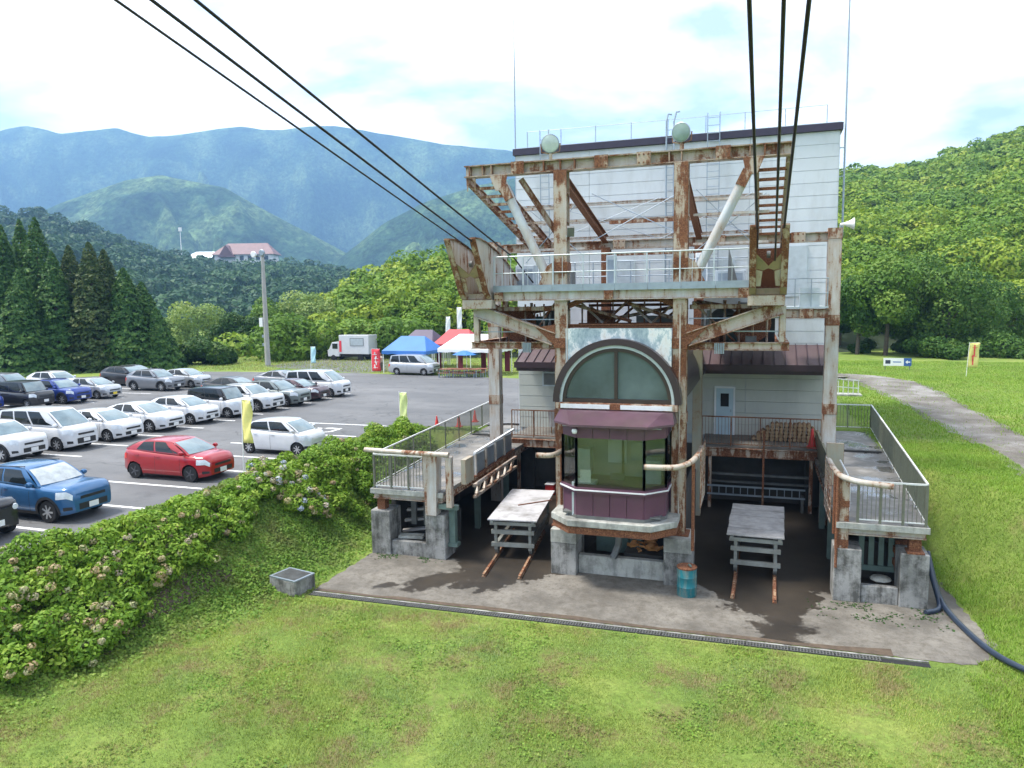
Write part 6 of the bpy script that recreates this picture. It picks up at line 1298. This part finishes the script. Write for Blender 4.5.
B_ = [('suv', 'car_white', -30.0, 22.2, 'white crossover cut off by the left edge, second row', {}), ('minivan', 'car_white', -29.75, 24.6, 'white minivan with long dark side windows, left in the second row', {}), ('hatch', 'car_white', -29.4, 27.0, 'white compact car right of the white minivan in the second row', {}), ('sedan', 'car_white', -29.5, 29.7, 'white low sedan third from the minivan, second row', {}), ('hatch', 'car_white', -29.2, 32.25, 'white hatchback left of the black roofed wagon', {}), ('boxy', 'car_white', -28.75, 34.7, 'white boxy wagon with a black roof', dict(roof='car_black')),
      ('crossover', 'car_white', -28.6, 37.1, 'white crossover right of the black roofed wagon', {}), ('crossover', 'car_greygreen', -28.3, 39.5, 'grey green crossover between the white crossover and the dark sedan', {}), ('sedan', 'car_maroon', -28.5, 42.1, 'dark maroon sedan beside the last white minivan', {}), ('minivan', 'car_white', -28.1, 44.4, 'white minivan at the far end of the second row', {})]
C_ = [('sedan', 'car_navy', -46.6, 32.8, 'dark blue car at the far left edge of the third row', {}), ('boxy', 'car_black', -44.7, 35.1, 'black boxy van in the third row at the left', {}), ('crossover', 'car_navy', -44.3, 37.3, 'bright blue crossover in the third row', {}), ('hatch', 'car_silver', -44.2, 40.0, 'silver small car with a yellow plate in the third row', dict(plate='plate_yellow')), ('crossover', 'car_grey', -43.2, 44.9, 'grey crossover alone at the back of the lot', {}), ('hatch', 'car_silver', -42.6, 47.4, 'silver car behind the grey crossover', dict(plate='plate_yellow')), ('crossover', 'car_black', -48.4, 47.3, 'black crossover left of the grey crossover', {}), ('sedan', 'car_grey', -50.5, 50.0, 'pale grey car behind the black crossover', {}),
      ('minivan', 'car_grey', -50.5, 38.2, 'dark long car behind the black boxy van', {}), ('crossover', 'car_white', -50.3, 42.2, 'white car behind the bright blue crossover', {}), ('sedan', 'car_black', -33.8, 42.4, 'black low car behind the grey green crossover', {}), ('sedan', 'car_grey', -33.4, 47.6, 'grey estate car behind the dark maroon sedan', {})]
for k, (kd, pt, x, y, lb, kw) in enumerate(A+B_+C_): car(kd, pt, x, y, lb, detail=k < 16, **kw)
car('minivan', 'car_silver', -28.1, 59.9, 'silver minivan parked across the lot in front of the tents', rz=R(-6), detail=True)

# food truck
ft = thing('food_truck', 'white box food truck parked on the drive beyond the lot', 'truck', (-44.6, 76.0, LOT+.01), R(178))
# local +x is the cab end, which points left in the picture
MB().box(-2.6, 1.35, -.98, .98, .75, 2.95).build('box_body', 'car_white', ft, bevel=.05)
MB().poly([(1.40, -.9, .45), (2.95, -.9, .45), (3.0, -.9, 1.15), (2.75, -.9, 1.35), (2.35, -.9, 2.1), (1.40, -.9, 2.2)], (0, 1.8, 0)).build('cab', 'car_white', ft, bevel=.05)
for s in (-1, 1):
    MB().box(1.6, 2.3, s*.9-.012 if s < 0 else .9, s*.9 if s < 0 else .912, 1.35, 1.95).build('side_window', 'car_glass', ft)
    MB().lathe([(.16, 0), (.16, .02), (.001, .03)], (2.96, s*.65, .75), 'X', 12).build('headlight', 'headlight', ft)
    for xa in (2.2, -1.4): MB().lathe([(.001, -.11), (.22, -.11), (.36, -.09), (.36, .09), (.22, .11), (.001, .11)], (xa, s*.8, .36), 'Y', 18).build('wheel', 'tyre', ft, smooth=40)
MB().poly([(2.73, -.8, 1.42), (2.36, -.8, 2.06), (2.40, -.8, 2.08), (2.77, -.8, 1.44)], (0, 1.6, 0)).build('windshield', 'car_glass_sky', ft)
MB().box(-2.4, 2.6, -.6, .6, .42, .74).build('chassis', 'plastic_black', ft)
for s in (-1, 1): MB().box(-1.9, -.2, s*.995-.008, s*.995+.008, 1.75, 2.55).build('serving_hatch', 'galv_light', ft); MB().box(-1.95, -1.9, s*.998-.012, s*.998+.012, 1.7, 2.6).box(-.2, -.15, s*.998-.012, s*.998+.012, 1.7, 2.6).box(-1.9, -.2, s*.998-.012, s*.998+.012, 2.55, 2.6).box(-1.9, -.2, s*.998-.012, s*.998+.012, 1.7, 1.75).build('hatch_frame', 'machine_grey', ft); MB().box(1.0, 1.3, s*1.0-.008, s*1.0+.008, 1.0, 2.3).build('red_banner', 'flag_red', ft)

# ------------------------------------------------------------------ tents, banners, people
def tent(px, py, w_, d_, he, hr, mat, label, curtain=None):
    p = at_z(px, py, LOT); t_ = thing('canopy_tent', label, 'tent', (p.x, p.y, LOT), R(-4), 'event tents')
    for s in (-1, 1):
        for q in (-1, 1): MB().bar((s*w_/2, q*d_/2, 0), (s*w_/2, q*d_/2, he), .06).build('leg', 'white_paint', t_)
    e = [(-w_/2-.1, -d_/2-.1), (w_/2+.1, -d_/2-.1), (w_/2+.1, d_/2+.1), (-w_/2-.1, d_/2+.1)]; rid = [(-w_*.28, 0, hr), (w_*.28, 0, hr)]
    b4 = [(x, y, he) for x, y in e]
    m_ = MB(); m_.add(b4+rid, [(0, 1, 5, 4), (2, 3, 4, 5), (1, 2, 5), (3, 0, 4)]); m_.build('roof', mat, t_)
    for i in range(4):
        a, b2 = Vector(b4[i]), Vector(b4[(i+1) % 4]); n_ = 8; rows = [[a.lerp(b2, k/n_)-Vector((0, 0, .005)) for k in range(n_+1)], [a.lerp(b2, k/n_)-Vector((0, 0, .28+.05*(k % 2))) for k in range(n_+1)]]; MB().grid(rows).build('valance', mat, t_)
    if curtain:
        for k in range(3): x = -w_/2+.4+k*(w_-.8)/2; MB().box(x-.25, x+.25, d_/2-.1, d_/2-.06, .1, he-.3).build('back_curtain', curtain, t_)
    return t_
tent(414, 372, 4.5, 3.4, 2.1, 3.4, 'tent_blue', 'blue canopy tent behind the silver minivan', 'cloth_maroon')
tent(425, 366, 3.6, 3.4, 2.4, 3.75, 'tent_purple', 'dark purple tent peak behind the blue tent')
tent(476, 373.5, 5.6, 3.6, 2.35, 3.6, 'tent_white', 'white canopy tent beside the left steel column', 'cloth_maroon')
tent(460, 367, 4.0, 3.4, 2.4, 3.8, 'tent_red', 'red tent roof behind the white tent')
def parasol(px, py, label):
    p = at_z(px, py, LOT); t_ = thing('parasol', label, 'parasol', (p.x, p.y, LOT)); MB().tube([(0, 0, 0), (0, 0, 2.3)], .03, 6).build('pole', 'white_paint', t_); MB().lathe([(1.3, 1.85), (.6, 2.15), (.001, 2.35)], n=10).build('canopy', 'tent_blue', t_)
parasol(467, 375, 'blue parasol in front of the white tent')
rr = random.Random(12)
pos = ['left', 'second', 'third', 'fourth', 'fifth', 'right']
for k, px in enumerate((446, 453, 460, 467, 474, 482)):
    p = at_z(px, 377.3-.6*(k % 2), LOT); t_ = thing('picnic_table', f'brown picnic table, {"leftmost" if k == 0 else "rightmost" if k == 5 else pos[k]+" from the left"} in the row before the tents', 'table', (p.x, p.y, LOT), R(rr.uniform(-15, 15)), 'tables by the tents')
    MB().box(-.55, .55, -.35, .35, .68, .73).build('table_top', 'table_brown', t_)
    for s in (-1, 1):
        for q in (-1, 1): MB().bar((s*.48, q*.28, 0), (s*.48, q*.28, .68), .05).build('leg', 'galv', t_)
    for s in (-1, 1): MB().box(-.5, .5, s*.6-.12, s*.6+.12, .40, .44).build('bench_seat', 'table_brown', t_); MB().bar((-.4, s*.6, 0), (-.4, s*.6, .40), .05).bar((.4, s*.6, 0), (.4, s*.6, .40), .05).build('bench_leg', 'galv', t_)
def banner(p, h_, w_, hb, mat, label, rz=0, marks=None, lean=0):
    t_ = thing('banner_flag', label, 'banner', tuple(p), rz, 'vertical banner flags'); MB().tube([(0, 0, 0), (lean*h_, 0, h_)], .018, 6).build('pole', 'white_paint', t_); MB().tube([(lean*h_, 0, h_-.04), (lean*h_+w_, 0, h_-.04)], .012, 5).build('cross_bar', 'white_paint', t_)
    rows = [[(lean*(h_-hb*k/10)+.02+w_*q/4, .05*math.sin(k*.9+q*1.3)*(.3+q/4), h_-.05-hb*k/10) for q in range(5)] for k in range(11)]
    f_ = MB().grid(rows).build('cloth', mat, t_, smooth=60); sol = f_.modifiers.new('thickness', 'SOLIDIFY'); sol.thickness = .006
    if marks:
        rr_ = random.Random(len(label))
        for k in range(marks[1]):
            zc_ = h_-.05-hb*(.12+.8*k/marks[1]); x = lean*zc_+w_*.5
            for q in range(3): MB().cbox((x+rr_.uniform(-.1, .1)*w_, -.075, zc_-rr_.uniform(0, .6)*hb/marks[1]), ((.5 if q % 2 else .12)*w_, .01, .035 if q % 2 else .5*hb/marks[1])).build('lettering', marks[0], f_)
p = at_z(244, 478, LOT); banner((p.x, p.y, float(gh(p.x, p.y))), 3.0, .46, 1.6, 'flag_yellow', 'tall yellow banner flag beside the small white hatchback', R(-8), None, .03)
p = at_z(400, 424, LOT); banner((p.x, p.y, LOT), 1.75, .42, 1.55, 'flag_lime', 'pale yellow green banner behind the hedge', R(5))
p = at_z(372, 372, LOT); banner((p.x, p.y, LOT), 2.25, .95, 2.1, 'flag_red', 'red banner flag between the truck and the blue tent', R(-5), ('white_paint', 4))
p = at_z(488, 375, LOT); banner((p.x, p.y, LOT), 2.9, .5, 2.6, 'flag_red', 'narrow red banner at the right leg of the white tent', R(-5), ('white_paint', 5))
p = at_z(311, 374, LOT); banner((p.x, p.y, LOT), 2.6, .5, 1.5, 'flag_cyan', 'pale blue feather flag left of the truck', 0, None, .04)
p = at_z(445, 362, LOT); banner((p.x, p.y, LOT), 5.0, .5, 2.4, 'flag_white', 'tall white feather flag above the blue tent', 0, None, .05)
p = at_z(458, 362, LOT); banner((p.x, p.y, LOT), 6.0, .55, 2.4, 'flag_white', 'white and red topped flag above the red tent', 0)
p = at_z(79, 372, LOT); banner((p.x, p.y, LOT), 2.6, .42, 1.7, 'flag_white', 'white banner flag in front of the cedars', 0, None, -.06)
p = at_z(966, 377, LOT); banner((p.x, p.y, LOT), 2.75, .75, 1.95, 'flag_yellow', 'yellow banner on a red post beside the right field', R(10), ('flag_red', 2), .05)

# one visitor near the red banner
def person(p, rz, label):
    t_ = thing('person', label, 'person', tuple(p), rz)
    v = [(0, 0, .92), (0, 0, 1.15), (0, 0, 1.38), (0, 0, 1.48), (0, .01, 1.60), (0, 0, 1.72), (.18, 0, 1.36), (.24, .02, 1.12), (.22, .12, .92), (-.18, 0, 1.36), (-.25, .02, 1.12), (-.23, .08, .90), (.10, 0, .86), (.11, .02, .48), (.11, -.02, .09), (.12, .12, .04), (-.10, 0, .86), (-.12, -.02, .48), (-.12, -.06, .09), (-.13, .08, .04)]
    e = [(0, 1), (1, 2), (2, 3), (3, 4), (4, 5), (2, 6), (6, 7), (7, 8), (2, 9), (9, 10), (10, 11), (0, 12), (12, 13), (13, 14), (14, 15), (0, 16), (16, 17), (17, 18), (18, 19)]
    rd = [.15, .14, .15, .06, .095, .07, .06, .045, .04, .06, .045, .04, .095, .065, .045, .04, .095, .065, .045, .04]
    me = bpy.data.meshes.new('body'); me.from_pydata(v, e, []); o = bpy.data.objects.new('body', me); C.objects.link(o); o.parent = t_
    sk = o.modifiers.new('skin', 'SKIN'); o.modifiers.new('sub', 'SUBSURF').render_levels = 1
    for i, s in enumerate(me.skin_vertices[0].data): s.radius = (rd[i], rd[i]*.8); s.use_root = i == 0
    me.materials.append(MATS['cloth_beige'])
    MB().lathe([(.001, 1.50), (.075, 1.54), (.10, 1.62), (.085, 1.72), (.001, 1.765)], n=12).build('head', 'skin', t_, smooth=60); MB().lathe([(.105, 1.64), (.10, 1.70), (.06, 1.77), (.001, 1.785)], n=12).build('hair', 'plastic_black', t_, smooth=60)
    for s in (-1, 1): MB().tube([(s*.10, 0, .88), (s*.115, .01, .5), (s*.115, -.02, .12)], [.115, .085, .065], 10).build('trouser_leg', 'machine_grey', t_, smooth=60)
    MB().lathe([(.13, .84), (.165, 1.0), (.155, 1.2), (.19, 1.34), (.12, 1.44), (.06, 1.47)], n=14).build('shirt', 'cloth_beige', t_, smooth=60)
p = at_z(381.5, 371.5, LOT); person((p.x, p.y, LOT), R(150), 'person in beige clothes standing beside the red banner')

# ------------------------------------------------------------------ poles, signs, far things
p = at_z(268, 366, LOT); lp = thing('light_pole', 'tall concrete light pole at the far edge of the car park', 'light pole', (p.x, p.y, LOT))
hp = at_D(264, 258, math.hypot(p.x, p.y)*.99).z-LOT
MB().tube([(0, 0, 0), (0, 0, hp*.5), (0, 0, hp)], [.30, .24, .17], 12).build('pole', 'pole_concrete', lp, smooth=60); MB().box(-.65, -.25, -.25, .1, hp*.36, hp*.44).build('meter_box', 'white_paint', lp)
MB().bar((-.9, 0, hp-.1), (.3, 0, hp-.1), .12).build('lamp_arm', 'galv', lp); MB().lathe([(.12, .35), (.32, 0), (.34, -.1), (.28, -.15)], (-.85, -.3, hp+.1), 'Y', 14).build('lamp_head', 'white_paint', lp, smooth=40); MB().lathe([(.12, .35), (.32, 0), (.34, -.1), (.28, -.15)], (.2, -.3, hp+.25), 'Y', 14).build('lamp_head', 'galv', lp, smooth=40)
for z in (2.3, 3.2): MB().box(-.5, -.2, -.1, .1, z-.15, z+.15).build('bracket', 'galv', lp)
p = at_z(897, 370, LOT); sg_ = thing('direction_sign', 'low white and blue direction sign under the right trees', 'sign', (p.x, p.y, LOT-.05), R(-2))
for s in (-.95, .95): MB().bar((s, 0, 0), (s, 0, 1.05), .06).build('leg', 'machine_grey', sg_)
MB().box(-1.1, .5, -.05, -.01, .42, 1.1).build('white_board', 'white_paint', sg_); MB().box(.505, 1.1, -.05, -.01, .42, 1.1).build('blue_board', 'sign_blue', sg_)
MB().box(-.95, -.55, -.056, -.051, .6, .92).build('pictogram', 'ink_dark', sg_); MB().box(-.35, .3, -.056, -.051, .72, .80).build('lettering', 'sign_blue', sg_); MB().poly([(.62, -.056, .76), (.8, -.056, .93), (.8, -.056, .81), (1.0, -.056, .81), (1.0, -.056, .71), (.8, -.056, .71), (.8, -.056, .59)], (0, .004, 0)).build('arrow', 'white_paint', sg_)
p = at_z(1023, 421, LOT); wp = thing('wooden_post', 'orange brown wooden post at the right picture edge', 'post', (p.x+.2, p.y, LOT-.05)); MB().cbox((0, 0, .7), (.14, .14, 1.5), .2).build('post_shaft', 'wood_orange', wp, bevel=.01); MB().cbox((0, 0, 1.46), (.18, .18, .05), .2).build('post_cap', 'wood_log', wp)
hr_ = thing('stair_handrail', 'white steel stair handrail behind the right column', 'handrail', (5.0, 52, LOT))
hp0, hp1 = at_z(838, 396, LOT), at_z(858, 396, LOT)
for k in range(5): q = hp0.lerp(hp1, k/4); kid(MB().bar((q.x, q.y, LOT), (q.x, q.y, LOT+1.0), .05), 'baluster', 'rail_white', hr_)
for z in (.5, 1.02): kid(MB().bar((hp0.x-.6, hp0.y, LOT+z+.15), (hp1.x+.05, hp1.y, LOT+z), .05), 'rail', 'rail_white', hr_)
kid(MB().box(hp0.x-1, hp1.x+.2, hp0.y-.1, hp0.y+.9, LOT-.2, LOT+.12), 'step', 'concrete_wall', hr_)

# house on the far hill
hc = at_D(245, 262, 600); hs_ = thing('hill_house', 'large white house with a maroon hip roof on the wooded hill', 'house', (hc.x, hc.y, hc.z-7.5), yaw); hs_.scale = (1.45,)*3
MB().box(-15, 17, -5, 6, 2, 9.5).build('wall', 'white_paint', hs_)
MB().add([(-16.5, -6.5, 9), (18.5, -6.5, 9), (18.5, 7.5, 9), (-16.5, 7.5, 9), (-9, .5, 15.5), (13, .5, 15.5)], [(0, 1, 5, 4), (2, 3, 4, 5), (1, 2, 5), (3, 0, 4), (3, 2, 1, 0)]).build('roof', 'roof_maroon', hs_)
MB().add([(-12, -8, 7.5), (-3, -8, 7.5), (-7.5, -8, 14.2), (-12, 2, 7.5), (-3, 2, 7.5), (-7.5, 2, 14.2)], [(0, 1, 2), (3, 5, 4), (0, 2, 5, 3), (1, 4, 5, 2)]).build('gable', 'roof_maroon', hs_)
for x in (-1, 3.5, 8, 12.5): w_ = MB().box(x, x+2.2, -5.08, -4.98, 6, 8.3).build('window', 'car_glass', hs_); MB().box(x-.1, x+2.3, -5.2, -5.09, 5.8, 5.99).build('sill', 'galv', w_)
an = thing('annex_roof', 'low pale roofed annex left of the maroon roofed house', 'house', (hs_.location.x-36*math.cos(yaw), hs_.location.y-36*math.sin(yaw), hs_.location.z), yaw); an.scale = (1.4,)*3; MB().box(-7, 7, -4, 4, 2, 8).build('wall', 'white_paint', an); MB().add([(-8.5, -5, 7.6), (8.5, -5, 7.6), (8.5, 5, 7.6), (-8.5, 5, 7.6), (-2, 0, 11.5), (8.5, 0, 11.5)], [(0, 1, 5, 4), (2, 3, 4, 5), (1, 2, 5), (3, 0, 4), (3, 2, 1, 0)]).build('roof', 'galv_light', an)
mp_ = at_D(182, 262, 600); ms_ = thing('radio_mast', 'thin white radio mast on the far wooded hill', 'mast', (mp_.x, mp_.y, mp_.z-10)); ms_.scale = (1.4, 1.4, 1.5); MB().tube([(0, 0, 0), (0, 0, 12), (0, 0, 25)], [.35, .25, .15], 6).build('mast_pole', 'white_paint', ms_); MB().box(-.8, .8, -.5, .5, 23, 25).build('mast_head', 'white_paint', ms_)
# ------------------------------------------------------------------ air
hz = MB().box(-4000, 4000, -4000, 4000, -16, 800).build('haze', 'white_paint')
m = bpy.data.materials.new('haze_air'); m.use_nodes = True; t = m.node_tree; t.nodes.clear()
o_ = nd(t, 'ShaderNodeOutputMaterial'); pv = nd(t, 'ShaderNodeVolumePrincipled'); pv.inputs['Color'].default_value = (.30, .57, 1, 1); pv.inputs['Density'].default_value = .00028; pv.inputs['Anisotropy'].default_value = .2
t.links.new(pv.outputs[0], o_.inputs['Volume']); hz.data.materials.clear(); hz.data.materials.append(m)
struct(hz, 'stuff'); tag(hz, 'thin bluish haze lying over the whole valley', 'haze')
